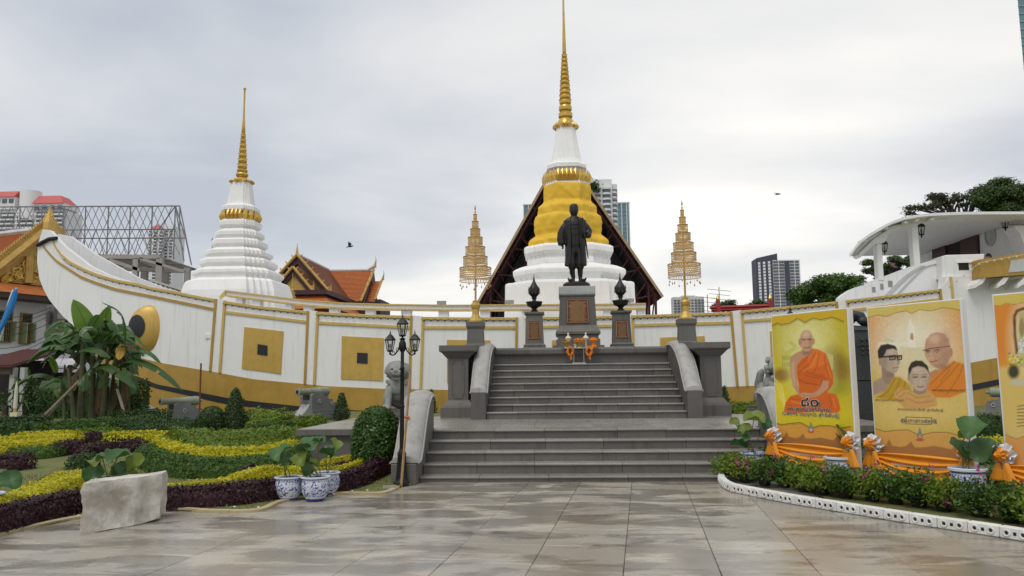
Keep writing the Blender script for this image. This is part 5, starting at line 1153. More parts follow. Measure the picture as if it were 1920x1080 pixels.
for s_ in (-1, 1):
    a = lambda dx, y: (p.x + s_ * dx, p.y, p.z + lv2(y))
    MB().tube([a(.03, 225), a(.065, 262), a(.11, 285), a(.15, 290), a(.18, 278)], .011, 6).tube([a(.05, 250), a(.08, 245), a(.095, 258), a(.085, 270), a(.07, 266)], .006, 5).tube([a(.11, 283), a(.12, 268), a(.14, 266), a(.145, 278)], .006, 5).build('arm', iron, lam, smooth=True)
    lantern(a(.182, 272), .335, lam)
mb = MB(); q0, q1 = atz(752, 915, .0), at(769.5, 697, p.y - .12); q0.y = p.y - .2
q0 = at(752, 914, p.y - .14); q0.z = 0.0
solo(MB().bar(q0, q1, .026), 'wooden_pole', M('pale_wood', (.42, .25, .12), rough=.7, var=.25, scale=8), q0, 'long pale wooden stick leaning against the lamp post', 'pole')
mb = MB().tube([at(758.5, 782, p.y - .13), at(766, 782, p.y - .13), at(768, 788, p.y - .13)], .02, 6)
solo(mb, 'orange_tie', M('orange_rag', (.45, .16, .06), rough=.9), at(762, 790, p.y - .13), 'small orange rag tied round the leaning stick', 'rag')
# spare lamp finial above the first banner
pp = at(1484.5, 640, 16.5); mb = MB().tube([(pp.x, 16.5, .2), (pp.x, 16.5, at(1484, 592, 16.5).z)], .03, 8).lathe([(.10, 0), (.085, .03), (.03, .10), (.015, .12), (.02, .14), (.003, .2)], (pp.x, 16.5, at(1484, 592.5, 16.5).z), 8)
solo(mb, 'street_lamp', iron, (pp.x, 16.5, .2), 'black lamp tip showing above the top of the single-monk banner', 'street lamp')
# ================================================================== great bell
BYc = 17.6; bp_ = at(1596, 700, BYc); kb = BYc / F
bell = thing('temple_bell', (bp_.x, BYc, .2), 'huge dark bronze bell with dragon crown standing between two banners', 'bell')
zb_ = lambda y: at(1596, y, BYc).z
bell_m = M('black_bronze', (.035, .037, .04), rough=.5, var=.25, scale=2, metal=.3, streak=.3, bump=.15, bscale=20)
o = MB().lathe([(54 * kb, zb_(797)), (54 * kb, zb_(770)), (51 * kb, zb_(768)), (49 * kb, zb_(700)), (47 * kb, zb_(650)), (47.5 * kb, zb_(648)), (46 * kb, zb_(632)), (43 * kb, zb_(620)), (30 * kb, zb_(613)), (5 * kb, zb_(610))], (bp_.x, BYc, 0), 40).build('bell_body', bell_m, bell, smooth=40)
for y in (622, 648, 712, 768): MB().lathe([(49.5 * kb * (1 if y > 640 else .955), zb_(y) - .02), (51 * kb * (1.02 if y > 700 else .965), zb_(y)), (49.5 * kb * (1 if y > 640 else .955), zb_(y) + .02)], (bp_.x, BYc, 0), 40, False).build('raised_band', bell_m, o)
for i in range(28):
    for j in range(4):
        if i % 7 == 6: continue
        a = 2 * math.pi * i / 28 + .1; rr_ = 48 * kb; MB().ball((bp_.x + rr_ * math.cos(a), BYc + rr_ * math.sin(a), zb_(640 + j * 8.5)), .034, 8, 5).build('stud', bell_m, o) if math.sin(a) < .2 else None
dr = MB(); z0 = zb_(612)
dr.tube([(bp_.x - .02, BYc, z0 - .05), (bp_.x - .02, BYc, zb_(577))], .1, 12)
for s_ in (-1, 1):
    X_ = lambda d: bp_.x + s_ * d
    dr.tube([(X_(.04), BYc, z0 + .1), (X_(.12), BYc - .06, z0 + .27), (X_(.24), BYc - .08, z0 + .22), (X_(.33), BYc - .08, z0 + .06), (X_(.42), BYc - .1, z0 + .02)], [.1, .11, .12, .1, .05], 10)
    dr.ball((X_(.28), BYc - .12, z0 + .11), .12, 10, 8, (1.1, 1, .8)); dr.ball((X_(.38), BYc - .14, z0 + .05), .07, 8, 6, (1.3, 1, .6))
    for k_ in range(6): dr.ball((X_(.08 + .045 * k_), BYc - .06, z0 + .33 - .03 * k_), .04, 6, 4, (.7, .5, 1.5))
remesh('dragon_crown', dr, .022, bell_m, bell, 2)
for i, (h, a, b_) in enumerate(((72, 797, 806), (66, 806, 816), (78, 816, 832))): MB().lathe([(h * kb, zb_(b_)), (h * kb, zb_(a) - .003)], (bp_.x, BYc, 0), 8).build('stone_base', granite_dark, bell)
# ================================================================== cannons on stone carriages
gun_m = M('verdigris_bronze', (.24, .27, .2), rough=.6, var=.18, scale=6, streak=.2); car_m = M('carriage_stone', (.17, .175, .175), rough=.7, var=.15, scale=3, speck=.15, streak=.25)
def cannon(steps):
    r_ = thing('cannon', (0, 0, 0), 'x', 'cannon', 'old cannons before the hull', local=True); z = .36 if steps else .08
    # barrel along -x, muzzle first
    prof = [(.02, -.85), (.085, -.85), (.125, -.84), (.13, -.78), (.105, -.74), (.11, -.4), (.125, -.38), (.125, -.34), (.115, -.32), (.145, .12), (.155, .14), (.155, .2), (.15, .22), (.165, .42), (.15, .5), (.08, .54), (.05, .57), (.06, .61), (.02, .66)]
    b_ = MB(); rings = [[(x, rr_ * math.cos(2 * math.pi * j / 20), z + .62 + rr_ * math.sin(2 * math.pi * j / 20)) for j in range(20)] for rr_, x in prof]; b_.loft(rings, False, True).build('barrel', gun_m, r_, smooth=35)
    MB().tube([(-.855, 0, z + .62), (-.6, 0, z + .62)], .066, 16).build('bore', M('bore_black', (.01, .01, .01), rough=.9), r_)
    for s_ in (-1, 1):
        y0, y1 = sorted((s_ * .17, s_ * .29))
        ck = MB(); poly = [(-.45, z), (-.45, z + .5), (-.38, z + .56), (.05, z + .56), (.1, z + .56), (.1, z + .47), (.3, z + .47), (.3, z + .36), (.5, z + .36), (.5, z + .24), (.66, z + .24), (.66, z)]
        ck.prism(poly, y0, y1); o = ck.build('cheek', car_m, r_)
        for x in (-.12, .45):
            pts = [(x + .05 * math.cos(t), s_ * .31, z + .3 - (.1 if x > 0 else 0) + .06 * math.sin(t)) for t in np.linspace(0, 2 * math.pi, 13)]; MB().tube(pts, .013, 5, False).build('ring_bolt', M('pale_ring', (.4, .4, .36), rough=.5), o)
    MB().box(-.44, .62, -.168, .168, z + .002, z + .34).build('carriage_bed', car_m, r_)
    MB().hexa([(-.95, -.2, 0), (-.95, .2, 0), (-.42, .2, 0), (-.42, -.2, 0), (-.9, -.2, .05), (-.9, .2, .05), (-.46, .2, z + .2), (-.46, -.2, z + .2)]).build('wedge_block', granite_lite, r_)
    if steps:
        for i in range(3): MB().box(-.78 + i * .12, .98 - i * .12, -.62 + i * .1, .62 - i * .1, i * .12 - .1 * (i == 0), i * .12 + .119).build('plinth_step', car_m, r_)
    else: MB().box(-.6, .85, -.45, .45, -.1, .079).build('plinth_step', car_m, r_)
    return r_
c1 = cannon(True); g = gp(592, 788); c1.location = (g.x, g.y, g.z); c1.scale = (.85,) * 3; c1.rotation_euler = (0, 0, R(60)); c1['label'] = 'green bronze cannon on stepped stone plinth in front of the gold panels'
c2 = cannon(False); g = gp(344, 790); c2.location = (g.x, g.y, g.z); c2.scale = (.85,) * 3; c2.rotation_euler = (0, 0, R(52)); c2['label'] = 'green bronze cannon on low stone carriage near the bow and banana plants'
c3 = copy_tree(c2); g = gp(1893, 775); c3.location = (g.x, g.y, g.z); c3.rotation_euler = (0, 0, R(150)); c3['label'] = 'cannon carriage seen between the two right-hand banners'
# ================================================================== planting
def leafmat(name, col, col2, mix=.5, trans=.25, rough=.5, isl=.28): return M(name, col, rough=rough, var=.16, scale=2.5, isl=isl, col2=col2, mix=mix, soft=.35, trans=trans, spec=.35)
lf_purple = leafmat('purple_leaf', (.055, .012, .02), (.03, .01, .014), trans=.12)
lf_yellow = leafmat('golden_leaf', (.60, .52, .012), (.42, .43, .014), mix=.6, isl=.2)
lf_green = leafmat('green_leaf', (.085, .17, .024), (.05, .105, .016))
lf_lime = leafmat('lime_leaf', (.20, .28, .024), (.11, .18, .02))
lf_dark = leafmat('dark_green_leaf', (.028, .066, .015), (.048, .1, .02))
lf_bush = leafmat('glossy_green_leaf', (.06, .135, .016), (.03, .075, .012), rough=.3)
lf_tree = leafmat('tree_leaf', (.035, .075, .016), (.06, .105, .02))
lf_airy = leafmat('feathery_leaf', (.045, .075, .02), (.06, .055, .022))
core_shade = M('shrub_core_shade', (.03, .026, .016), rough=.9); bark = M('bark', (.10, .08, .06), rough=.9, var=.25, bump=.6)  # first colour: near-black shade between leaves, for the shrub cores
soil_m = M('dark_soil', (.035, .028, .02), rough=.95, var=.3, bump=.8)
NR = np.random.default_rng(21)
def hedge(name, label, path, wd, ht, mat, size, dens, group='clipped hedges of the garden', cat='hedge', lump=.12, Yf=None):
    P = []
    for x, y in path if Yf is None else ():                        # path is seen along the top of the hedge
        z = ht * .85
        for _ in range(30): q = atz(x, y, z); z = .5 * z + .5 * (gz(q.y) + ht * .85)
        P.append(Vector((q.x, q.y, gz(q.y))))
    if Yf is not None: P = [Vector((at(x, y, Yf).x, Yf, gz(Yf))) for x, y in path]
    C = sm([p for p in P], 10); C = [Vector((c.x, c.y, gz(c.y))) for c in C]
    seg = [(C[i + 1] - C[i]).length for i in range(len(C) - 1)]; L = sum(seg); cum = np.concatenate([[0], np.cumsum(seg)])
    root = thing(name, C[len(C) // 2], label, cat, group)
    A = np.array(C); T = np.gradient(A, axis=0); T[:, 2] = 0; T /= np.linalg.norm(T, axis=1, keepdims=True) + 1e-9
    per = wd + 2 * ht; n = int(dens * L * per)
    s = NR.uniform(-.03, L + .03, n); u = NR.uniform(0, 1, n) * per
    c = np.stack([np.interp(s, cum, A[:, k]) for k in range(3)], 1); t = np.stack([np.interp(s, cum, T[:, k]) for k in range(3)], 1)
    nx = np.stack([-t[:, 1], t[:, 0], np.zeros(n)], 1)
    lat = np.where(u < ht, -wd / 2, np.where(u < ht + wd, u - ht - wd / 2, wd / 2)); z = np.where(u < ht, u, np.where(u < ht + wd, ht, per - u))
    nrm = np.where((u < ht)[:, None], -nx, np.where((u < ht + wd)[:, None], np.array([0, 0, 1.0]), nx))
    rr_ = np.clip(np.minimum(np.abs(lat) - (wd / 2 - ht * .35), z - ht * .65), 0, None)       # round the shoulders
    lat = lat - np.sign(lat) * rr_ * .6; z = z - rr_ * .5
    lumpv = np.array([mnoise.noise((c[i, 0] * 3 + lat[i] * 3, c[i, 1] * 3, z[i] * 3)) for i in range(n)]) * lump * min(ht, wd)
    pts = c + nx * lat[:, None] + np.array([0, 0, 1.0]) * z[:, None] + nrm * (lumpv + NR.normal(-size * .2, size * .7, n))[:, None]
    pts[:, 2] = np.maximum(pts[:, 2], c[:, 2] + .01)
    for e_, sg_ in ((0, -1), (-1, 1)):                              # leafy ends
        m_ = int(dens * wd * ht * 1.6); tt = T[e_] * sg_; nn_ = np.array([-tt[1], tt[0], 0]); u_ = NR.uniform(-.5, .5, m_); z_ = NR.uniform(0, 1, m_) * ht * (1 - .35 * np.abs(2 * u_) ** 3)
        pe = A[e_] + nn_ * (u_ * wd)[:, None] + tt * (.05 + .12 * wd * (1 - 4 * u_ ** 2) + NR.normal(0, size, m_))[:, None] + np.array([0, 0, 1.0]) * z_[:, None]
        pts = np.concatenate([pts, pe]); nrm = np.concatenate([nrm, np.tile(tt, (m_, 1))])
    V, Q = leaves(pts, nrm + np.array([0, 0, .35]), size, .55, .55, NR)
    fast_mesh('foliage', V, Q, mat, root)
    rings = []
    for i in range(0, len(C), 2):
        q, tt = C[i], T[i]; nn = Vector((-tt[1], tt[0], 0)); h2 = wd / 2 - size * 1.0; zt = ht - size * 1.2; kk = .55 if i in (0, 2) or i >= len(C) - 3 else 1; h2 *= kk; zt *= kk; U = Vector((0, 0, 1))
        rings.append([q - nn * h2 - U * .03, q + nn * h2 - U * .03, q + nn * h2 + U * zt * .5, q + nn * h2 * .8 + U * zt * .8, q + nn * h2 * .45 + U * zt, q - nn * h2 * .45 + U * zt, q - nn * h2 * .8 + U * zt * .8, q - nn * h2 + U * zt * .5])
    MB().loft(rings).build('inner_foliage', mat, root); return root
# front border
hedge('purple_border', 'dark purple clipped border along the front left of the garden', [(-60, 968), (0, 956), (70, 940), (147, 925), (240, 921), (330, 918), (420, 913), (500, 905), (545, 898)], .36, .26, lf_purple, .021, 2600)
hedge('purple_border', 'dark purple border between the porcelain pots and the stairs', [(585, 900), (630, 893), (675, 880), (708, 866), (722, 858)], .34, .24, lf_purple, .021, 2600)
hedge('golden_border', 'bright yellow border left of the stone block', [(-40, 950), (0, 942), (45, 931), (100, 908), (135, 891), (160, 887)], .55, .24, lf_yellow, .021, 2400)
hedge('golden_border', 'bright yellow border running right from behind the stone block', [(285, 915), (330, 912), (400, 906), (450, 894), (490, 880), (535, 878), (560, 884)], .34, .24, lf_yellow, .021, 2400)
hedge('golden_border', 'bright yellow looping border right of the porcelain pots', [(585, 884), (630, 880), (664, 870), (690, 860), (672, 855), (640, 858), (615, 863)], .22, .22, lf_yellow, .021, 2400)
hedge('purple_border', 'short purple strip inside the yellow loop', [(610, 874), (640, 871), (662, 866)], .2, .18, lf_purple, .02, 2400)
hedge('purple_border', 'thin purple strip behind the left yellow border', [(20, 938), (55, 915), (85, 902), (112, 892)], .2, .2, lf_purple, .021, 2400)
hedge('purple_border', 'purple strip curling inside the lawn beside the round bed', [(455, 884), (470, 878), (480, 873)], .22, .2, lf_purple, .02, 2200)
# beds at the left edge
hedge('purple_border', 'low purple clump at the far left edge of the lawn', [(-20, 858), (20, 856), (45, 853)], .45, .28, lf_purple, .024, 1700)
hedge('green_border', 'dark green strip in the left bed', [(30, 843), (70, 842), (105, 838)], .4, .22, lf_green, .024, 1700)
hedge('golden_border', 'lowest yellow band of the left bed', [(-20, 836), (40, 831), (100, 828)], .5, .26, lf_yellow, .026, 1500)
hedge('golden_border', 'middle yellow band of the left bed', [(-20, 825), (50, 822), (120, 819), (142, 818)], .5, .24, lf_yellow, .026, 1400)
hedge('purple_border', 'purple end clump of the left bed', [(112, 833), (130, 830), (144, 827)], .4, .26, lf_purple, .026, 1500)
hedge('golden_border', 'highest yellow band near the navy post', [(35, 815), (80, 813), (140, 811)], .5, .22, lf_yellow, .028, 1200)
hedge('purple_border', 'purple clump behind the left bed', [(150, 819), (165, 816), (178, 812)], .3, .18, lf_purple, .028, 1300)
# middle beds
hedge('purple_border', 'purple crescent in the middle of the lawn', [(156, 844), (175, 837), (215, 832), (255, 830), (280, 830)], .3, .22, lf_purple, .024, 1900)
hedge('green_border', 'dark green knob at the tip of the purple crescent', [(146, 858), (156, 856), (166, 853)], .35, .24, lf_dark, .024, 1800)
hedge('golden_border', 'thin yellow line behind the purple crescent', [(205, 815), (260, 813), (340, 811)], .35, .24, lf_yellow, .028, 1300)
hedge('purple_border', 'purple line below the thin yellow line', [(180, 822), (240, 820), (310, 817), (335, 814)], .28, .16, lf_purple, .028, 1400)
hedge('green_hedge', 'outer green ring of the round bed', [(284, 836), (292, 848), (320, 858), (370, 863), (430, 863), (490, 860), (535, 852), (558, 842)], .5, .3, lf_green, .024, 1900)
hedge('golden_border', 'yellow ring of the round bed', [(308, 824), (318, 836), (350, 845), (410, 848), (470, 845), (520, 839), (550, 832)], .5, .36, lf_yellow, .024, 1900)
hedge('green_hedge', 'raised mid-green heart of the round bed', [(350, 813), (390, 818), (440, 818), (500, 814), (540, 808)], 1.0, .5, lf_lime, .028, 1500)
hedge('green_hedge', 'long low green hedge behind the round bed', [(222, 791), (280, 790), (340, 789), (372, 789)], .5, .36, lf_dark, .028, 1200)
hedge('green_hedge', 'low green hedge below the banana plants', [(82, 797), (130, 793), (180, 790), (222, 789)], .6, .38, lf_green, .03, 1100)
hedge('green_hedge', 'thin bright strip behind the purple clumps', [(145, 807), (185, 806), (220, 805)], .35, .2, lf_lime, .028, 1200)
hedge('green_hedge', 'lime green strip beside the stone landing', [(478, 792), (520, 787), (570, 783), (603, 782)], .5, .28, lf_lime, .03, 1300)
hedge('green_hedge', 'dark green strip below the lime one', [(472, 801), (500, 798), (540, 795)], .35, .22, lf_dark, .03, 1200)
hedge('green_hedge', 'dark shrubs along the foot of the bow', [(225, 776), (270, 775), (310, 774)], .7, .45, lf_dark, .035, 900)
hedge('green_hedge', 'dark shrubs at the left edge beneath the palms', [(-30, 790), (20, 788), (80, 786)], .8, .5, lf_dark, .04, 800)
# right side
hedge('green_hedge', 'yellow-green hedge between the two right-hand banners', [(1830, 826), (1860, 825), (1900, 824)], .4, .3, lf_yellow, .026, 1300)
hedge('green_hedge', 'dark green hedge between the two right-hand banners', [(1826, 840), (1860, 839), (1905, 838)], .45, .3, lf_green, .026, 1500)
hedge('green_hedge', 'far dark hedge at the cannon between the banners', [(1815, 786), (1850, 785), (1900, 784)], .6, .55, lf_dark, .03, 1100)
hedge('green_hedge', 'low weeds at the foot of the gold wale right of the stairs', [(1372, 758), (1395, 757), (1425, 758)], .5, .4, lf_lime, .035, 700)
hedge('green_hedge', 'rough grasses at the foot of the gold wale by the stepped cannon', [(470, 772), (500, 772), (535, 772)], .5, .5, lf_lime, .04, 500)
def topiary(label, px, py, ht, rad, mat, shape, size=.03, dens=1200, Y=None):
    p = gp(px, py) if Y is None else Vector((at(px, py, Y).x, Y, gz(Y))); n = int(dens * 2 * math.pi * rad * ht * (.7 if shape == 'cone' else 1))
    h = NR.uniform(0, 1, n); a = NR.uniform(0, 2 * math.pi, n)
    if shape == 'cone': prof = lambda t: rad * np.sqrt(np.clip(1 - t, 0, 1)) * (.72 + .28 * np.cos(t * 1.2)) * np.clip(.8 + t * 1.2, 0, 1)
    else: prof = lambda t: rad * np.sqrt(np.clip(1 - (2 * t - .8) ** 2 / 1.45, 0, 1))
    r_ = prof(h); 
    wob = np.array([mnoise.noise((math.cos(q) * 2.2, math.sin(q) * 2.2, t * ht * 3)) for q, t in zip(a, h)]) * .12 * rad
    r_ = r_ + wob + NR.normal(0, size * .6, n); P = np.stack([p.x + r_ * np.cos(a), p.y + r_ * np.sin(a), p.z + .02 + h * ht], 1)
    Nn = np.stack([np.cos(a), np.sin(a), h * 1.2 - .2], 1); root = thing('topiary_shrub', p, label, 'shrub', 'clipped shrubs')
    V, Q = leaves(P, Nn, size, .55, .5, NR); fast_mesh('crown', V, Q, mat, root)
    hs = np.linspace(0, 1, 9); MB().lathe([(max(.01, float(prof(np.array([t]))[0]) - size * 1.3), t * ht * .96) for t in hs], p, 14).build('stems', core_shade, root, smooth=True); return root  # solid core, its dark colour standing for shade between the leaves
topiary('tall dark conical shrub standing in the round bed', 440, 806, 1.05, .33, lf_dark, 'cone')
topiary('rounded dark shrub beside the conical one', 397, 808, .6, .34, lf_dark, 'ball')
topiary('dark conical shrub right of the stepped cannon', 640, 789, .78, .25, lf_dark, 'cone')
topiary('big glossy round bush beside the lamp post', 705, 840, 1.0, .385, lf_bush, 'ball', .03, 2600, 12.55)
topiary('slim dark conical shrub right of the staircase pillar', 1360, 772, .78, .2, lf_dark, 'cone')
topiary('slim dark conical shrub left of the staircase pillar', 809, 775, .75, .18, lf_dark, 'cone')
# grass tufts on the lawn
n = 26000; X_ = NR.uniform(-9, -2.7, n); Y_ = NR.uniform(6.5, 20, n); lbx, lby = [p.x for p in LB], [p.y for p in LB]
ok = (Y_ > np.interp(X_, lbx, lby) + .03) & ~((X_ > -5.1) & (Y_ > 13.1)); X_, Y_ = X_[ok], Y_[ok]; n = len(X_)
a = NR.uniform(0, 6.28, n); hgt = NR.uniform(.012, .035, n); Z_ = .012 + .03 * np.clip(Y_ - 10.5, 0, None)
B0 = np.stack([X_, Y_, Z_], 1); d = np.stack([np.cos(a) * .007, np.sin(a) * .007, np.zeros(n)], 1); tip = B0 + np.stack([NR.normal(0, .012, n), NR.normal(0, .012, n), hgt], 1)
V = np.stack([B0 - d, B0 + d, tip], 1).reshape(-1, 3); Q = np.arange(3 * n).reshape(-1, 3)
tag(fast_mesh('grass', V, Q, M('grass_blade', (.13, .16, .035), rough=.8, var=.2, isl=.3, col2=(.2, .17, .07), mix=.55)), 'short worn grass of the lawn', 'grass', kind='stuff')
# ------------------------------------------------------------------ banana clump
ban = [M('banana_leaf', (.05, .115, .02), rough=.35, var=.14, isl=.0, rnd=.25, trans=.22, bump=.3, bscale=18), M('young_banana_leaf', (.13, .23, .03), rough=.35, var=.1, rnd=.1, trans=.35), M('dead_banana_leaf', (.085, .055, .025), rough=.9, var=.2, rnd=.3), M('yellow_banana_leaf', (.42, .24, .02), rough=.6, var=.2)]
BY = 21.5
def bleaf(mb, pts, wd, droop=.35, frac=.0, seed=0, flat=0.0, tear=0.0):   # blade folded along a curved midrib, torn at the edges
    rg = random.Random(seed); C = sm(pts, 7); n = len(C); up = Vector((0, 0, 1))
    for i in range(n - 1):
        rows = []
        for j, e in ((i, 0), (i + 1, 0)):
            t = j / (n - 1); T = (C[min(j + 1, n - 1)] - C[max(j - 1, 0)]).normalized(); side = T.cross(Vector((.15, -1, .25)) if flat else up)
            if side.length < .15: side = T.cross(Vector((0, -1, 0)))
            side.normalize(); nn = side.cross(T).normalized(); w_ = wd * (math.sin(math.pi * min(1, .06 + t * .96)) ** .55) * (.35 if t < .04 else 1)
            w2 = w_ * (1 - (rg.random() * tear if j else 0)); w3 = w_ * (1 - (rg.random() * tear if j else 0))
            rows.append((C[j] - side * w2 - Vector((0, 0, 1)) * w2 * droop, C[j] - side * w2 * .5 - Vector((0, 0, 1)) * w2 * droop * .32, C[j], C[j] + side * w3 * .5 - Vector((0, 0, 1)) * w3 * droop * .32, C[j] + side * w3 - Vector((0, 0, 1)) * w3 * droop))
        a, b_ = rows
        for k_ in range(4):
            if tear and rg.random() < tear * .35 and k_ in (0, 3): continue
            mb.add([a[k_], a[k_ + 1], b_[k_ + 1], b_[k_]], [(0, 1, 2, 3)])
    mb.tube(C, [.022 * (1 - .8 * i / n) for i in range(n)], 5); return mb
hedge('green_hedge', 'tall dark undergrowth behind the banana stems', [(70, 722), (110, 712), (170, 708), (225, 712), (262, 730)], .9, 1.25, lf_dark, .05, 420, Yf=24.3)
bc = thing('banana_clump', gp(170, 790), 'clump of tall banana plants with broad torn leaves before the bow', 'banana plant')
def BP(x, y, dY=0.0): return at(x, y, BY + dY)
rg = random.Random(9)
for (x0, y0, x1, y1, r0, dY) in ((150, 795, 155, 640, .11, 0), (171, 795, 172, 650, .1, .4), (190, 795, 203, 650, .09, .2), (204, 795, 216, 660, .08, .6), (139, 795, 128, 690, .08, -.3), (226, 795, 226, 670, .08, .9), (122, 795, 116, 715, .07, .2), (240, 795, 240, 690, .07, 1.2), (180, 795, 186, 660, .09, 1.0)):
    MB().tube([BP(x0, y0, dY), BP((x0 + x1) / 2 + 1, (y0 + y1) / 2, dY), BP(x1, y1, dY)], [r0 * .85, r0 * .7, r0 * .42], 9).build('pseudostem', M('banana_stem', (.075, .08, .032), rough=.7, var=.3, scale=5, streak=.6), bc, smooth=True)  # stem colour darkened to add shade under the leaves
LV = [(((166, 636), (160, 606), (137, 561)), .36, 1, .1, 1, 0), (((165, 612), (140, 618), (108, 637)), .30, 0, .5, 0, .1), (((172, 630), (165, 620), (152, 632)), .3, 0, .4, 1, 0),
      (((174, 640), (190, 612), (206, 572)), .30, 1, .1, 1, 0), (((235, 640), (232, 600), (218, 580), (191, 567)), .22, 0, .5, 0, .75), (((140, 660), (112, 648), (82, 652), (48, 683)), .30, 0, .55, 0, .12), (((142, 664), (120, 655), (98, 662), (75, 682)), .28, 0, .5, 0, .12),
      (((150, 658), (172, 652), (192, 657), (206, 672)), .30, 0, .5, 0, .1), (((217, 692), (248, 673), (285, 682), (318, 705), (342, 732)), .30, 0, .55, 0, .12), (((246, 664), (265, 656), (285, 662), (302, 682)), .2, 0, .5, 0, .1), (((178, 686), (205, 684), (230, 700), (257, 730)), .32, 0, .55, 0, .15),
      (((205, 645), (222, 625), (240, 622), (259, 634)), .24, 0, .5, 0, .2), (((112, 716), (85, 702), (52, 706), (18, 732)), .26, 0, .5, 0, .1), (((116, 712), (100, 710), (76, 728)), .22, 0, .5, 0, .1), (((122, 704), (130, 722), (127, 742)), .3, 0, .3, 1, .1),
      (((142, 618), (130, 606), (116, 612)), .26, 0, .5, 0, .15), (((168, 626), (178, 604), (186, 590)), .26, 0, .25, 1, .1), (((200, 668), (186, 672), (174, 690)), .3, 0, .4, 0, .1), (((226, 645), (226, 655), (223, 675)), .2, 3, .3, 1, .3), (((204, 640), (198, 646), (190, 660)), .2, 2, .4, 0, .3),
      (((106, 700), (100, 680), (92, 670)), .12, 1, .2, 1, 0), (((118, 745), (108, 728), (110, 745)), .14, 1, .3, 1, 0), (((228, 650), (243, 646), (258, 660)), .2, 2, .4, 0, .4), (((210, 690), (196, 700), (186, 730)), .26, 0, .5, 0, .2), (((170, 690), (160, 705), (158, 735)), .24, 0, .5, 0, .2), (((232, 690), (246, 705), (250, 740)), .24, 0, .5, 0, .2), (((150, 690), (140, 705), (134, 735)), .24, 2, .5, 0, .3)]
for i, (pts, wd, mi, droop, fl, tear) in enumerate(LV):
    dY = rg.uniform(-.5, .7); P = [BP(x, y, dY - .35 * j / len(pts)) for j, (x, y) in enumerate(pts)]
    bleaf(MB(), P, wd * .82, droop, 0, i, fl, tear).build('leaf', ban[mi], bc, smooth='all', fix=False)
for i in range(34):
    x, y = rg.uniform(125, 212), rg.uniform(625, 670); dY = rg.uniform(.1, 1.2); s_ = rg.choice((-1, 1)); l = rg.uniform(35, 75); up3 = rg.uniform(8, 34)
    P = [BP(x, y, dY), BP(x + s_ * l * .35, y - up3, dY + .1), BP(x + s_ * l * .75, y - up3 * .6, dY), BP(x + s_ * l, y + rg.uniform(0, 25), dY - .1)]; bleaf(MB(), P, rg.uniform(.12, .19), .5, 0, i + 150, rg.random() < .6, .25).build('leaf', ban[0], bc, smooth='all', fix=False)
for i in range(34):                                                    # shaded inner and dead hanging leaves
    x, y = rg.uniform(118, 250), rg.uniform(650, 700); dY = rg.uniform(.2, 1.6); s_ = rg.choice((-1, 1)); l = rg.uniform(25, 60)
    P = [BP(x, y, dY), BP(x + s_ * l * .4, y - 6, dY + .1), BP(x + s_ * l * .75, y + l * .5, dY)]; bleaf(MB(), P, rg.uniform(.12, .18), .55, 0, i + 50, 0, .2).build('leaf', ban[2 if rg.random() < .35 else 0], bc, smooth='all', fix=False)
for i in range(26):
    x = rg.uniform(112, 250); y = rg.uniform(680, 720); P = [BP(x, y, .5), BP(x + rg.uniform(-5, 5), y + 30, .45), BP(x + rg.uniform(-6, 6), y + 60, .4)]; bleaf(MB(), P, rg.uniform(.06, .13), .2, 0, i + 90, 1, .3).build('dead_leaf', ban[2], bc, smooth='all', fix=False)
for i, (a, b_, c, d, l) in enumerate(((57, 812, 149, 714, 'long'), (66, 812, 118, 748, 'shorter'), (242, 797, 220, 730, 'right-hand'))):
    p, q = at(a, b_, BY - .9), at(c, d, BY - .4); p.z = gz(BY) - .05; solo(MB().tube([p, q], .04, 7), 'support_pole', M('weathered_pole', (.22, .18, .14), rough=.8, var=.2, scale=6), p, f'{l} weathered pole propping the banana clump', 'pole', 'banana support poles')
# palms in the shade at the far left
for i, (x, y, l) in enumerate(((50, 740, 'bushy dark palm shrub beside the round traffic sign'), (10, 760, 'dark leafy shrub in the shade behind the navy post'))):
    c = at(x, y, 24); root = thing('palm_shrub', (c.x, 24, gz(24)), l, 'shrub', 'shade shrubs')
    for j in range(46):
        a = rg.uniform(0, 6.28); e1 = rg.uniform(-.3, 1.3); l0 = rg.uniform(.5, .95); d = Vector((math.cos(a) * math.cos(e1), math.sin(a) * math.cos(e1) * .7, math.sin(e1))); s0 = c + Vector((rg.uniform(-.3, .3), rg.uniform(-.3, .3), rg.uniform(-.8, .3)))
        side = d.cross(Vector((0, 0, 1))); side = side.normalized() * .05 if side.length > .01 else Vector((.05, 0, 0)); m_ = s0 + d * l0 * .55 + Vector((0, 0, .05)); e2 = s0 + d * l0 + Vector((0, 0, -.22))
        MB().add([s0, m_ + side, e2, m_ - side], [(0, 1, 2, 3)]).build('frond', lf_dark, root)
    MB().tube([(c.x, 24, gz(24)), (c.x, 24, c.z)], .1, 6).build('stem', bark, root)
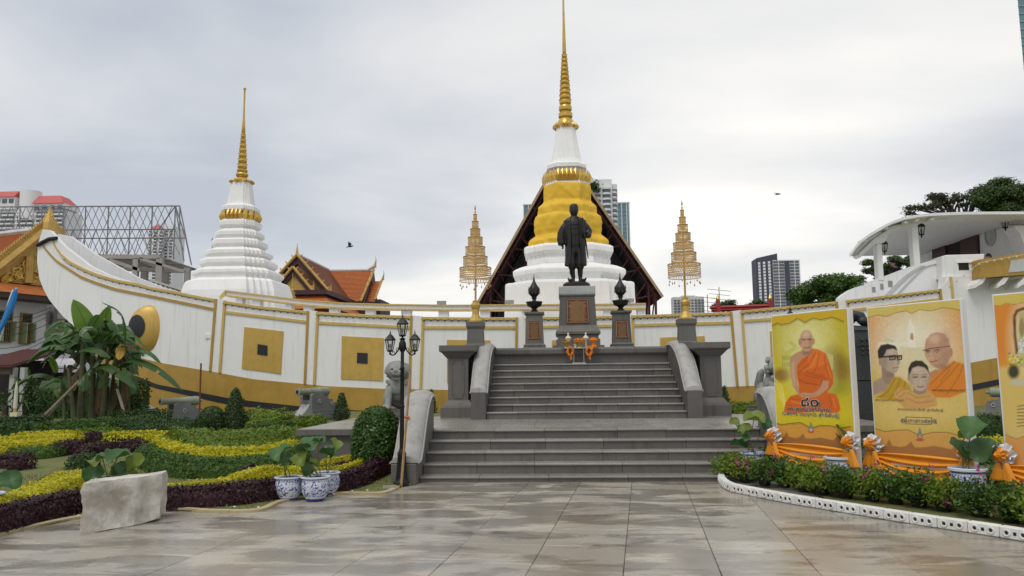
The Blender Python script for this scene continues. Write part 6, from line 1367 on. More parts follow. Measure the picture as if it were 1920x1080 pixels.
# ------------------------------------------------------------------ trees behind the stern
def tree(label, base_px, Y, clumps, mat, size, dens, group='trees beyond the ship', name='tree'):
    b0 = at(*base_px, Y); root = thing(name, (b0.x, Y, 0), label, 'tree', group); PP, NN = [], []
    for (x, y, rx, ry, k_) in clumps:
        c = at(x, y, Y); c.y += NR.uniform(-1.5, 1.5); kx = Y / F; n = int(dens * k_)
        v = NR.normal(0, 1, (n, 3)); v /= np.linalg.norm(v, axis=1, keepdims=True); r_ = NR.uniform(0, 1, (n, 1)) ** .45
        sub = NR.normal(0, .16, (n, 3)); PP.append(np.array(c) + (v * r_ + sub * 1.1) * np.array([rx * kx, rx * kx * .9, ry * kx])); NN.append(v + np.array([0, 0, .6]))
        mb = MB().tube([(b0.x, Y, b0.z - 1), Vector((b0.x, Y, b0.z)).lerp(c, .5) + Vector((NR.uniform(-.3, .3), 0, .1)), c], [.1, .07, .02], 5); mb.build('limb', bark, root)
        for j in range(5):
            e2 = c + Vector((NR.uniform(-1, 1) * rx * kx, NR.uniform(-1, 1) * rx * kx, NR.uniform(-.6, 1) * ry * kx)); MB().tube([c.lerp(Vector((b0.x, Y, b0.z)), .15), c.lerp(e2, .6) + Vector((0, 0, .1)), e2], [.04, .025, .008], 4).build('branch', bark, root)
    V, Q = leaves(np.concatenate(PP), np.concatenate(NN), size, .5, .5, NR); fast_mesh('crown', V, Q, mat, root)
    MB().tube([(b0.x, Y, 0), (b0.x + .1, Y, b0.z * .5), (b0.x, Y, b0.z)], [.4, .3, .16], 8).build('trunk', bark, root)
rt = random.Random(8)
cl = [(1872 + rt.gauss(0, 20), 366 + rt.gauss(0, 12), 22, 14, 1) for _ in range(15)] + [(1845, 372, 24, 15, 1), (1905, 358, 22, 14, 1), (1880, 342, 22, 10, 1), (1915, 380, 20, 14, 1)]
tree('dense dark vine-covered tree above the stern roof', (1880, 430), 44, cl, lf_tree, .075, 2000)
cl = [(1712 + i * 8.5 + rt.uniform(-5, 5), 392 - i * 2.2 + rt.uniform(-9, 7), 13, 6, .45) for i in range(15)] + [(1740 + rt.uniform(0, 90), 372 + rt.uniform(-10, 14), 12, 5, .4) for _ in range(10)]
tree('sparse feathery tree left of the vine-covered one', (1800, 420), 46, cl, lf_airy, .08, 260)
cl = [(1650 + rt.uniform(-22, 55), 502 + rt.uniform(-16, 22), 12, 6, .5) for _ in range(22)]
tree('sparse branches showing between the stern columns', (1690, 545), 40, cl, lf_tree, .08, 300)
cl = [(1555 + rt.uniform(-52, 62), 545 + rt.uniform(-20, 20), 20, 13, 1) for _ in range(22)] + [(1560, 528, 28, 12, 1), (1600, 526, 24, 10, 1), (1520, 546, 22, 12, 1)]
tree('broad bright green tree right of the navy tower', (1560, 575), 48, cl, lf_green, .11, 800)
cl = [(1352 + rt.uniform(-22, 20), 573 + rt.uniform(-6, 5), 12, 6, .6) for _ in range(8)] + [(1412 + rt.uniform(-14, 26), 575 + rt.uniform(-6, 4), 10, 6, .5) for _ in range(8)]
tree('low treetops showing over the red gantry', (1380, 585), 52, cl, lf_tree, .10, 320)
cl = [(1113, 343, 7, 5, 1), (1117, 349, 7, 5, 1), (1108, 349, 6, 4, 1)]
c = at(1112, 350, 444); PP = np.array(c) + NR.normal(0, 1.6, (500, 3)); root = thing('rooftop_tree', c, 'small dark tree on the terrace of the round-balcony tower', 'tree'); V, Q = leaves(PP, NR.normal(0, 1, (500, 3)), .7, .6, .5, NR); fast_mesh('crown', V, Q, lf_tree, root); MB().tube([c - Vector((0, 0, 4)), c], .3, 6).build('trunk', bark, root)
# ------------------------------------------------------------------ porcelain pots with lotus
def porcelain(K=1.0):
    m = bpy.data.materials.new('blue_white_porcelain'); m.use_nodes = True; t = m.node_tree; L = t.links.new; N = t.nodes.new; b = t.nodes['Principled BSDF']
    tc_ = N('ShaderNodeTexCoord'); oi = N('ShaderNodeObjectInfo'); ad = N('ShaderNodeVectorMath'); ad.operation = 'ADD'; L(tc_.outputs['Object'], ad.inputs[0])
    sc_ = N('ShaderNodeVectorMath'); sc_.operation = 'SCALE'; sc_.inputs[0].default_value = (7, 3, 0); L(oi.outputs['Random'], sc_.inputs['Scale'])
    sp_ = N('ShaderNodeSeparateXYZ'); L(tc_.outputs['Object'], sp_.inputs[0]); L(sc_.outputs[0], ad.inputs[1])
    v = N('ShaderNodeTexVoronoi'); v.inputs['Scale'].default_value = 17; v.feature = 'SMOOTH_F1'; L(ad.outputs[0], v.inputs['Vector'])
    n = N('ShaderNodeTexNoise'); n.inputs['Scale'].default_value = 24; n.inputs['Detail'].default_value = 4; n.inputs['Distortion'].default_value = 1.6; L(ad.outputs[0], n.inputs['Vector'])
    def mth(op, a, c=0.0):
        q = N('ShaderNodeMath'); q.operation = op
        for i, z in enumerate((a, c)):
            if isinstance(z, (int, float)): q.inputs[i].default_value = z
            else: L(z, q.inputs[i])
        return q.outputs[0]
    def step(a, lo, hi): r = N('ShaderNodeMapRange'); r.inputs[1].default_value = lo; r.inputs[2].default_value = hi; L(a, r.inputs[0]); return r.outputs[0]
    pat = mth('MAXIMUM', step(n.outputs['Fac'], .52, .56), mth('SUBTRACT', 1.0, step(v.outputs['Distance'], .10, .16)))
    z = sp_.outputs[2]; inside = mth('MULTIPLY', step(z, .045 * K, .05 * K), mth('SUBTRACT', 1.0, step(z, .255 * K, .262 * K)))
    band = mth('MAXIMUM', mth('SUBTRACT', 1.0, step(z, .024 * K, .028 * K)), mth('MULTIPLY', step(z, .265 * K, .268 * K), mth('SUBTRACT', 1.0, step(z, .276 * K, .28 * K))))
    f = mth('MAXIMUM', mth('MULTIPLY', pat, inside), band); mx_ = N('ShaderNodeMix'); mx_.data_type = 'RGBA'; L(f, mx_.inputs['Factor'])
    mx_.inputs['A'].default_value = (.58, .61, .66, 1); mx_.inputs['B'].default_value = (.035, .055, .28, 1); L(mx_.outputs['Result'], b.inputs['Base Color']); b.inputs['Roughness'].default_value = .18
    return m
porc = porcelain(.97); porc_t = porcelain(1.52); lotus_m = M('lotus_leaf', (.055, .135, .035), rough=.5, var=.14, scale=6, rnd=.2, trans=.25); lotus_y = M('pale_lotus_leaf', (.16, .22, .03), rough=.5, var=.15, scale=6, trans=.3)
stalk_m = M('lotus_stalk', (.10, .13, .03), rough=.6)
def lotus_leaf(parent, base, top, rad, tilt, az, seed, mat):
    rg_ = random.Random(seed); MB().tube([base, (Vector(base) + Vector(top)) / 2 + Vector((rg_.uniform(-.03, .03), 0, .02)), top], .006, 5).build('stalk', stalk_m, parent)
    mb = MB(); n = 26; q = Matrix.Rotation(az, 3, 'Z') @ Matrix.Rotation(tilt, 3, 'X'); ph = rg_.uniform(0, 6)
    rings = []
    for r_ in (.02, .3, .6, .85, 1.0):
        rings.append([Vector(top) + q @ Vector((rad * r_ * math.cos(2 * math.pi * j / n), rad * r_ * math.sin(2 * math.pi * j / n), rad * (.30 * r_ * r_ + .22 * r_ ** 2.5 * math.sin(3 * 2 * math.pi * j / n + ph) - .30 * r_ ** 3 * math.cos(2 * 2 * math.pi * j / n + ph) + .07 * r_ ** 2 * math.sin(7 * 2 * math.pi * j / n)))) for j in range(n)])
    mb.loft(rings, True, False).build('leaf', mat, parent, smooth='all', fix=False)
def lotus_pot(px, py, diam, label, lvs, tall=1.0, name='lotus_pot'):
    p = atz(px, py, .005); p.z = .012; root = thing(name, p, label, 'potted lotus', 'lotus in pots', local=True); s = diam / .37; root.scale = (1, 1, 1)
    o = MB().lathe([(.09 * s, 0), (.115 * s, .003), (.12 * s, .02 * s), (.165 * s, .09 * s), (.178 * s, .16 * s), (.172 * s, .225 * s), (.160 * s, .262 * s), (.172 * s, .268 * s), (.188 * s, .275 * s), (.188 * s, .29 * s), (.176 * s, .295 * s), (.155 * s, .27 * s), (.15 * s, .25 * s)], (0, 0, 0), 28)
    for i_, q_ in enumerate(o.v): o.v[i_] = (q_[0], q_[1], q_[2] * tall)
    o = o.build('pot', porc if tall < 1.2 else porc_t, root, smooth=45)
    MB().lathe([(.002, .25 * s * tall), (.152 * s, .251 * s * tall)], (0, 0, 0), 20).build('soil', soil_m, root)
    Yp = p.y
    for i, (x, y, r_, tl, az, pale) in enumerate(lvs):
        t = at(x, y, Yp + random.Random(i * 3 + px).uniform(-.12, .12)) - p; a = random.Random(i + px).uniform(0, 6.28)
        lotus_leaf(root, (.07 * math.cos(a), .07 * math.sin(a), .25 * s * tall), t, r_ * .95 * Yp / F, R(tl * .8), R(az), i + px, lotus_y if pale else lotus_m)
    return root
lotus_pot(612, 927, .36, 'hindmost of the three blue and white pots by the purple border', [(618, 846, 17, 25, 10, 0), (612, 850, 15, 40, 180, 0), (628, 832, 13, 70, 60, 1)])
lotus_pot(541, 937, .36, 'left blue-flowered white pot of the trio holding lotus', [(527, 848, 20, 60, -30, 0), (541, 862, 14, 50, 60, 0), (533, 872, 9, 30, 0, 0)])
lotus_pot(591, 938, .37, 'front middle pot of the trio, densely patterned in blue', [(580, 832, 24, 25, 20, 0), (568, 843, 15, 40, 200, 0), (566, 858, 18, 70, -20, 1), (575, 880, 15, 65, 40, 0), (588, 868, 12, 50, 100, 1), (556, 836, 9, 20, 0, 1), (598, 826, 13, 20, 10, 0)])
lotus_pot(205, 938, .36, 'lotus pot hidden behind the pale stone block with leaves above it', [(222, 856, 24, 25, 10, 0), (178, 866, 16, 25, 0, 1), (176, 890, 20, 75, 20, 0), (255, 870, 22, 70, -30, 1), (215, 888, 16, 60, 150, 0), (235, 880, 20, 50, 30, 0), (246, 886, 12, 60, 60, 1), (192, 858, 14, 20, 0, 0)])
lotus_pot(-28, 975, .36, 'lotus pot beyond the left edge with one leaf reaching into view', [(18, 903, 22, 65, 30, 0), (0, 890, 14, 40, 0, 0)])
lotus_pot(1413, 897, .37, 'blue and white lotus pot at the tip of the flower bed near the stairs', [(1414, 786, 21, 30, 0, 1), (1394, 818, 12, 50, 30, 0), (1386, 834, 17, 30, 160, 0), (1398, 806, 14, 65, -50, 1), (1440, 798, 12, 70, -70, 0), (1377, 792, 10, 60, 0, 1)], 1.3)
lotus_pot(1577, 924, .38, 'blue and white lotus pot in front of the swag between the portrait banners', [(1587, 826, 22, 65, 10, 0), (1600, 838, 20, 70, -40, 0), (1584, 808, 18, 30, 20, 0), (1596, 786, 14, 65, 150, 0)], 1.5)
lotus_pot(1820, 958, .39, 'large blue and white lotus pot before the three-portrait banner', [(1822, 802, 26, 50, -20, 0), (1842, 844, 30, 45, -40, 0), (1795, 842, 24, 70, 50, 0), (1808, 818, 12, 40, 0, 1)], 1.5)
# ------------------------------------------------------------------ flower pots behind the border blocks
pink = M('magenta_flower', (.40, .05, .22), rough=.6, var=.2, isl=.35, trans=.2); potb = M('black_plastic_pot', (.015, .015, .016), rough=.45)
fl_mats = [lf_green, lf_lime, lf_green]
def flower_pot(px, py, i, r_, back=False):
    p = atz(px, py, .0); p.z = .014; gq = ('in the front row' if not back else 'in the back row')
    root = thing('flowering_pot_plant', p, 'x', 'potted plant', 'potted flowers behind the white blocks')
    MB().lathe([(.07, 0), (.10, .10), (.118, .115), (.118, .13), (.1, .13), (.09, .11)], p, 14).build('pot', potb, root, smooth=40)
    rg_ = np.random.default_rng(i + 40); n = 1150; v = rg_.normal(0, 1, (n, 3)); v /= np.linalg.norm(v, axis=1, keepdims=True); q = rg_.uniform(0, 1, (n, 1)) ** .5
    ctr = np.array([p.x, p.y, .215 if not back else .25]); lob = np.array([[mnoise.noise(tuple(w_ * 1.6 + i * 3.1))] for w_ in v]); P = ctr + v * q * (1 + .45 * lob) * np.array([.25, .24, .2]) * r_
    P = P[P[:, 2] > .07]; V, Q = leaves(P, v[:len(P)] + np.array([0, 0, .6]), .026, .5, .5, rg_); fast_mesh('foliage', V, Q, fl_mats[i % 3] if i % 5 else lf_lime, root)
    k_ = [9, 4, 18, 3, 7][i % 5]; c0 = rg_.normal(0, 1, (max(2, k_ // 3), 3)); c0 /= np.linalg.norm(c0, axis=1, keepdims=True); cc = ctr + (c0 * np.array([1, 1, .8]) + np.array([0, -.3, .35])) * .24 * r_
    P = (cc[:, None, :] + rg_.normal(0, .024, (len(cc), 9, 3))).reshape(-1, 3); V, Q = leaves(P, rg_.normal(0, 1, (len(P), 3)) + np.array([0, -.5, .5]), .018, .8, .5, rg_); tag(fast_mesh('flowers', V, Q, pink, root), kind='stuff')
    MB().tube([(p.x, p.y, .08), (p.x, p.y, .28)], .012, 5).build('stem', bark, root); return root
fr = [(1368, 901), (1398, 905), (1434, 912), (1471, 916), (1507, 922), (1543, 930), (1586, 937), (1636, 942), (1680, 947), (1724, 953), (1771, 961), (1838, 972), (1898, 982), (1950, 992)]
wordn = ['first', 'second', 'third', 'fourth', 'fifth', 'sixth', 'seventh', 'eighth', 'ninth', 'tenth', 'eleventh', 'twelfth', 'thirteenth', 'fourteenth']
for i, (x, y) in enumerate(fr):
    o = flower_pot(x, y, i, (1.0, 1.12, .92, 1.05)[i % 4]); o['label'] = f'potted flowering shrub behind the white blocks, {wordn[i]} from the stairs in the front row'
bk = [(1382, 886), (1450, 893), (1500, 897), (1538, 901), (1608, 912), (1655, 917), (1704, 921), (1752, 926), (1790, 934), (1862, 945), (1912, 953)]
for i, (x, y) in enumerate(bk):
    o = flower_pot(x, y, i + 17, .98, True); o['label'] = f'potted shrub below the banners, {wordn[i]} from the stairs in the back row'
# ================================================================== printed banners
CRIGHT = Vector((math.cos(YAW), math.sin(YAW), 0)); CFWD = Vector((-math.sin(YAW), math.cos(YAW), 0))
def camxy(x, d): v = Vector((CAM.x, CAM.y, 0)) + CRIGHT * x + CFWD * d; return Vector((v.x, v.y, 0))
def project(P):                                                 # world points (n,3) -> photo pixels, used once to lay out the artwork
    q = (np.asarray(P) - np.array(CAM)) @ np.array(CR); return 960 + F * q[:, 0] / -q[:, 2], 540 - F * q[:, 1] / -q[:, 2]
class Art:                                                      # tiny painter: colours per grid vertex
    def __init__(s, x, y, shape): s.x, s.y, s.sh = x, y, shape; s.c = np.zeros((len(x), 3)); s.rng = np.random.default_rng(5)
    def blend(s, m, col):
        col = np.array(hx(col)) if isinstance(col, str) else np.array(col); s.c = s.c * (1 - m[:, None]) + col * m[:, None]
    def soften(s, m, k):
        g = m.reshape(s.sh)
        for _ in range(k):
            p = np.pad(g, 1, mode='edge'); g = (p[1:-1, 1:-1] * 2 + p[:-2, 1:-1] + p[2:, 1:-1] + p[1:-1, :-2] + p[1:-1, 2:]) / 6
        return g.ravel()
    def poly(s, pts, col, a=1.0, soft=1):
        X = [p[0] for p in pts]; Y = [p[1] for p in pts]; ins = np.zeros(len(s.x), bool); n = len(pts)
        for i in range(n):
            x0, y0, x1, y1 = X[i], Y[i], X[(i + 1) % n], Y[(i + 1) % n]
            if y0 == y1: continue
            c = ((y0 > s.y) != (y1 > s.y)) & (s.x < (x1 - x0) * (s.y - y0) / (y1 - y0) + x0); ins ^= c
        s.blend(s.soften(ins.astype(float), soft) * a, col)
    def ell(s, cx, cy, rx, ry, col, a=1.0, soft=.25):
        d = np.sqrt(((s.x - cx) / rx) ** 2 + ((s.y - cy) / ry) ** 2); s.blend(np.clip((1 + soft - d) / (2 * soft), 0, 1) * a, col)
    def line(s, pts, w, col, a=1.0):
        m = np.zeros(len(s.x))
        for (x0, y0), (x1, y1) in zip(pts[:-1], pts[1:]):
            L2 = (x1 - x0) ** 2 + (y1 - y0) ** 2 + 1e-9; t = np.clip(((s.x - x0) * (x1 - x0) + (s.y - y0) * (y1 - y0)) / L2, 0, 1)
            d = np.hypot(s.x - x0 - t * (x1 - x0), s.y - y0 - t * (y1 - y0)); m = np.maximum(m, np.clip(1.5 - d / w, 0, 1))
        s.blend(m * a, col)
    def noise(s, sc, amp):
        n = np.array([mnoise.noise((a * sc, b * sc, 1.7)) for a, b in zip(s.x, s.y)]); s.c = np.clip(s.c * (1 + amp * n[:, None]), 0, 1)
def print_mat():
    m = bpy.data.materials.new('vinyl_print'); m.use_nodes = True; b = m.node_tree.nodes['Principled BSDF']; a = m.node_tree.nodes.new('ShaderNodeAttribute'); a.attribute_name = 'print'
    m.node_tree.links.new(a.outputs['Color'], b.inputs['Base Color']); b.inputs['Roughness'].default_value = .5; return m
PRINT = print_mat(); frame_w = M('banner_white_frame', (.72, .72, .70), rough=.6, var=.05)
ink = M('print_black', (.012, .011, .01), rough=.5); inkw = M('print_white', (.8, .8, .78), rough=.5); inkbr = M('print_brown', (.10, .05, .02), rough=.5)
cloth_o = M('orange_satin', (.80, .30, .015), rough=.42, var=.08, scale=6); cloth_w = M('white_satin', (.74, .73, .76), rough=.5, var=.05, scale=6)
def text(body, size, mat, parent, x, z, align='CENTER', off=0.0, y=-.006, shear=0.0, sx=1.0, name='lettering'):
    cu = bpy.data.curves.new('t', 'FONT'); cu.body = body; cu.size = size; cu.align_x = align; cu.offset = off; cu.shear = shear; cu.resolution_u = 3
    o = bpy.data.objects.new('t', cu); COL.objects.link(o); dg = bpy.context.evaluated_depsgraph_get(); dg.update(); me = bpy.data.meshes.new_from_object(o.evaluated_get(dg)); bpy.data.objects.remove(o)
    co = np.zeros(len(me.vertices) * 3); me.vertices.foreach_get('co', co); co = co.reshape(-1, 3); co = np.stack([co[:, 0] * sx + x, np.full(len(co), y), co[:, 1] + z], 1); me.vertices.foreach_set('co', co.ravel()); me.update(); me.materials.clear()
    q = link_mesh(name, me, mat, parent); return tag(q, kind=None)
def banner(L, Rr, z1, label, nu, nv, zp, paint, zoom):
    d = Rr - L; W = d.length; rz = math.atan2(d.y, d.x); root = thing('printed_banner', L, label, 'banner', 'printed banners beside the stairs', rz, True)
    MB().box(-.02, W + .02, .004, .10, .02, z1 + .015).build('box_frame', frame_w, root, bevel=.006)
    u, v = np.meshgrid(np.linspace(0, 1, nu), np.linspace(0, 1, nv)); lx_, lz = u.ravel() * W, zp + v.ravel() * (z1 - zp)
    Pw = np.stack([L.x + lx_ * math.cos(rz), L.y + lx_ * math.sin(rz), lz], 1); px, py = project(Pw)
    art = Art((px - zoom[0]) * zoom[2], (py - zoom[1]) * zoom[2], (nv, nu)); paint(art)
    V = np.stack([lx_, np.full(len(lx_), 0.0), lz], 1); i = np.arange((nv - 1) * nu).reshape(nv - 1, nu)[:, :-1].ravel(); Q = np.stack([i, i + 1, i + nu + 1, i + nu], 1)
    o = fast_mesh('print', V, Q, PRINT, root); ca = o.data.color_attributes.new('print', 'FLOAT_COLOR', 'POINT'); ca.data.foreach_set('color', np.concatenate([np.clip(art.c, 0, 1), np.ones((len(art.c), 1))], 1).astype(np.float32).ravel())
    inv = lambda zx, zy: plane_uv(L, rz, zx / zoom[2] + zoom[0], zy / zoom[2] + zoom[1])
    return root, W, inv
def plane_uv(L, rz, px, py):
    n = Vector((math.sin(rz), -math.cos(rz), 0)); d = ray(px, py); k_ = (L - CAM).dot(n) / d.dot(n); P = CAM + d * k_ - L; return P.x * math.cos(rz) + P.y * math.sin(rz), P.z
SIL = [(0, 30), (30, 26), (48, 22), (60, -8), (64, -14), (68, -6), (80, 20), (120, 26), (150, 20), (172, 0), (176, -10), (180, 0), (195, 26), (240, 24), (290, 14), (340, 22), (380, 30), (400, 8), (418, -4), (424, -12), (430, -2), (450, 18), (470, 2), (486, -10), (500, 8)]
def paint1(a):
    a.blend(np.ones(len(a.x)), '#c2ad12'); a.ell(290, 300, 230, 270, '#cfc23a', .8, .9); a.ell(265, 250, 130, 170, '#ece9a0', .85, .8); a.ell(60, 640, 150, 170, '#e6cf1c', .8, .8); a.ell(400, 760, 260, 120, '#dcc814', .8, .7)
    a.poly([(85, 300), (130, 270), (150, 250), (190, 270), (205, 300), (150, 330), (150, 440), (90, 440)], '#c6c24e', .75, 3); a.poly([(100, 300), (135, 262), (175, 290), (120, 320)], '#dcd98a', .6, 2)
    for q in range(4):
        a.poly([(96 + q * 14, 350), (104 + q * 14, 350), (104 + q * 14, 380), (96 + q * 14, 380)], '#7d7a28', .6); a.poly([(96 + q * 14, 395), (104 + q * 14, 395), (104 + q * 14, 425), (96 + q * 14, 425)], '#7d7a28', .6)
    a.ell(440, 390, 75, 95, '#8f6f16', .75, .5); a.ell(500, 450, 60, 90, '#7d5c18', .7, .5); a.ell(90, 480, 60, 45, '#8a5c14', .85, .4); a.poly([(400, 330), (440, 345), (440, 440), (410, 440)], '#d5cf8c', .6, 2); a.ell(460, 570, 90, 50, '#8f9418', .6, .5)
    for q in range(5): a.line([(45 + 8 * q, 505 + 30 * q), (95 + 6 * q, 560 + 34 * q), (110, 650 + 22 * q)], 5, '#efe07a', .5)
    for q in range(60): a.ell(a.rng.uniform(60, 480), 165 + 40 * math.sin(q) + a.rng.uniform(-25, 25), 2.2, 2.2, '#f6f0c0', .9)
    # seated figure
    a.ell(290, 450, 150, 190, '#e0dc8a', .55, .35)
    a.poly([(150, 355), (190, 330), (232, 312), (300, 318), (300, 360), (225, 372), (198, 410), (192, 480), (202, 548), (228, 588), (268, 606), (250, 628), (208, 612), (170, 562), (152, 480), (147, 400)], '#c3936f', 1, 2)
    a.poly([(158, 400), (176, 380), (180, 480), (192, 555), (176, 552), (158, 480)], '#d6ab8a', .7, 3)
    rb = [(300, 300), (350, 312), (392, 335), (420, 410), (440, 480), (442, 540), (412, 580), (402, 600), (455, 604), (478, 650), (490, 715), (470, 735), (420, 738), (330, 724), (240, 736), (150, 742), (106, 728), (118, 665), (150, 622), (212, 606), (206, 540), (192, 480), (196, 410), (226, 370), (268, 346)]
    a.poly(rb, '#d8660f', 1, 2); a.poly([(300, 300), (350, 312), (390, 335), (405, 400), (300, 440), (268, 400), (272, 345)], '#e8771a', .8, 3); a.poly([(195, 440), (360, 470), (420, 500), (380, 540), (210, 540)], '#c9560c', .35, 4)
    for pts in ([(300, 310), (250, 380), (200, 430)], [(320, 330), (280, 400), (205, 470)], [(345, 330), (330, 420), (300, 470)], [(380, 350), (392, 430), (430, 520)], [(360, 480), (400, 520), (420, 560)], [(258, 460), (310, 478), (360, 490)], [(252, 480), (310, 494), (352, 500)], [(210, 512), (250, 530), (345, 545)], [(255, 535), (342, 548)], [(150, 640), (230, 650), (330, 660)], [(410, 620), (430, 680), (400, 725)], [(130, 680), (200, 700), (260, 725)], [(365, 500), (352, 560), (362, 590)]): a.line(pts, 3.2, '#a8450a', .65)
    for pts in ([(330, 345), (300, 420), (240, 450)], [(400, 420), (425, 500)], [(160, 660), (260, 680), (330, 690)], [(440, 640), (455, 700)]): a.line(pts, 4, '#f29138', .6)
    a.poly([(372, 515), (412, 520), (406, 566), (370, 600), (332, 622), (290, 632), (225, 628), (205, 608), (240, 596), (300, 604), (330, 588), (352, 566)], '#c79877', 1, 2); a.line([(228, 612), (270, 620), (330, 612)], 2, '#8a5a3e', .6)
    a.poly([(230, 300), (236, 345), (270, 352), (298, 335), (300, 300)], '#b5835f', 1, 2); a.ell(214, 256, 9, 22, '#bd8c6c', 1); a.ell(306, 252, 9, 22, '#bd8c6c', 1)
    a.poly([(217, 240), (220, 205), (235, 182), (258, 175), (282, 182), (298, 205), (302, 245), (296, 285), (282, 312), (262, 322), (244, 316), (228, 296), (219, 270)], '#cb9c7a', 1, 2); a.ell(255, 205, 26, 22, '#e0bc9c', .7, .6); a.ell(290, 270, 12, 40, '#a87c5e', .55, .7)
    for x in (240, 281): a.line([(x - 13, 241), (x + 12, 240)], 2.4, '#5d4130', .8); a.line([(x - 15, 234), (x + 14, 232)], 1.6, '#7d6a58', .7); a.ell(x, 247, 13, 11, '#b78c6e', .4)
    a.line([(226, 240), (297, 237)], 1.3, '#5a4a40', .8); a.line([(259, 245), (256, 268), (266, 270)], 2, '#9d7052', .7); a.line([(246, 296), (262, 299), (280, 294)], 2.6, '#8c4f40', .9); a.line([(240, 282), (236, 300)], 2, '#a47a5c', .6); a.line([(284, 280), (290, 298)], 2, '#a47a5c', .6)
    a.ell(236, 272, 12, 16, '#d9a98c', .5, .7); a.ell(262, 310, 16, 9, '#d8ab8a', .5, .7); a.ell(222, 262, 7, 40, '#a87c5e', .5, .7); a.ell(262, 330, 30, 12, '#8f6446', .5, .6); a.ell(259, 262, 5, 14, '#dfb898', .5, .6)
    for x in (240, 281): a.ell(x, 243, 5, 3, '#2a1a12', .9, .4)
    a.line([(246, 294), (262, 297), (280, 292)], 2.2, '#7c4034', .9)
    top = [(20, 152), (60, 128), (90, 138), (140, 132), (200, 98), (250, 124), (300, 96), (360, 106), (430, 88), (470, 100), (510, 118)]
    a.poly([(0, 0), (560, 0), (560, 110), *top[::-1], (0, 152)], '#d2ad14', 1, 1); a.line(top, 2.6, '#4a3a10', .9); a.line([(x, y + 10) for x, y in top], 1.3, '#5e4c14', .8)
    bot = [(40, 800), (90, 815), (150, 806), (220, 800), (290, 838), (360, 818), (430, 824), (490, 838), (560, 826)]
    a.poly([*bot, (600, 1000), (0, 1000)], '#d9983c', .9, 2); a.line(bot, 2.6, '#4a2c10', .9); a.line([(x, y + 9) for x, y in bot], 1.2, '#6a4618', .7)
    a.poly([(60 + x, 872 + y + x * .05) for x, y in SIL] + [(600, 1000), (0, 1000)], '#a06a34', .95, 1)
    a.poly([(290, 790), (300, 822), (310, 850), (290, 866), (270, 850), (280, 822)], '#77807a', .9); a.ell(290, 862, 22, 10, '#b8322c', .8); a.ell(290, 850, 9, 10, '#cfd2d8', .8); a.noise(.05, .06)
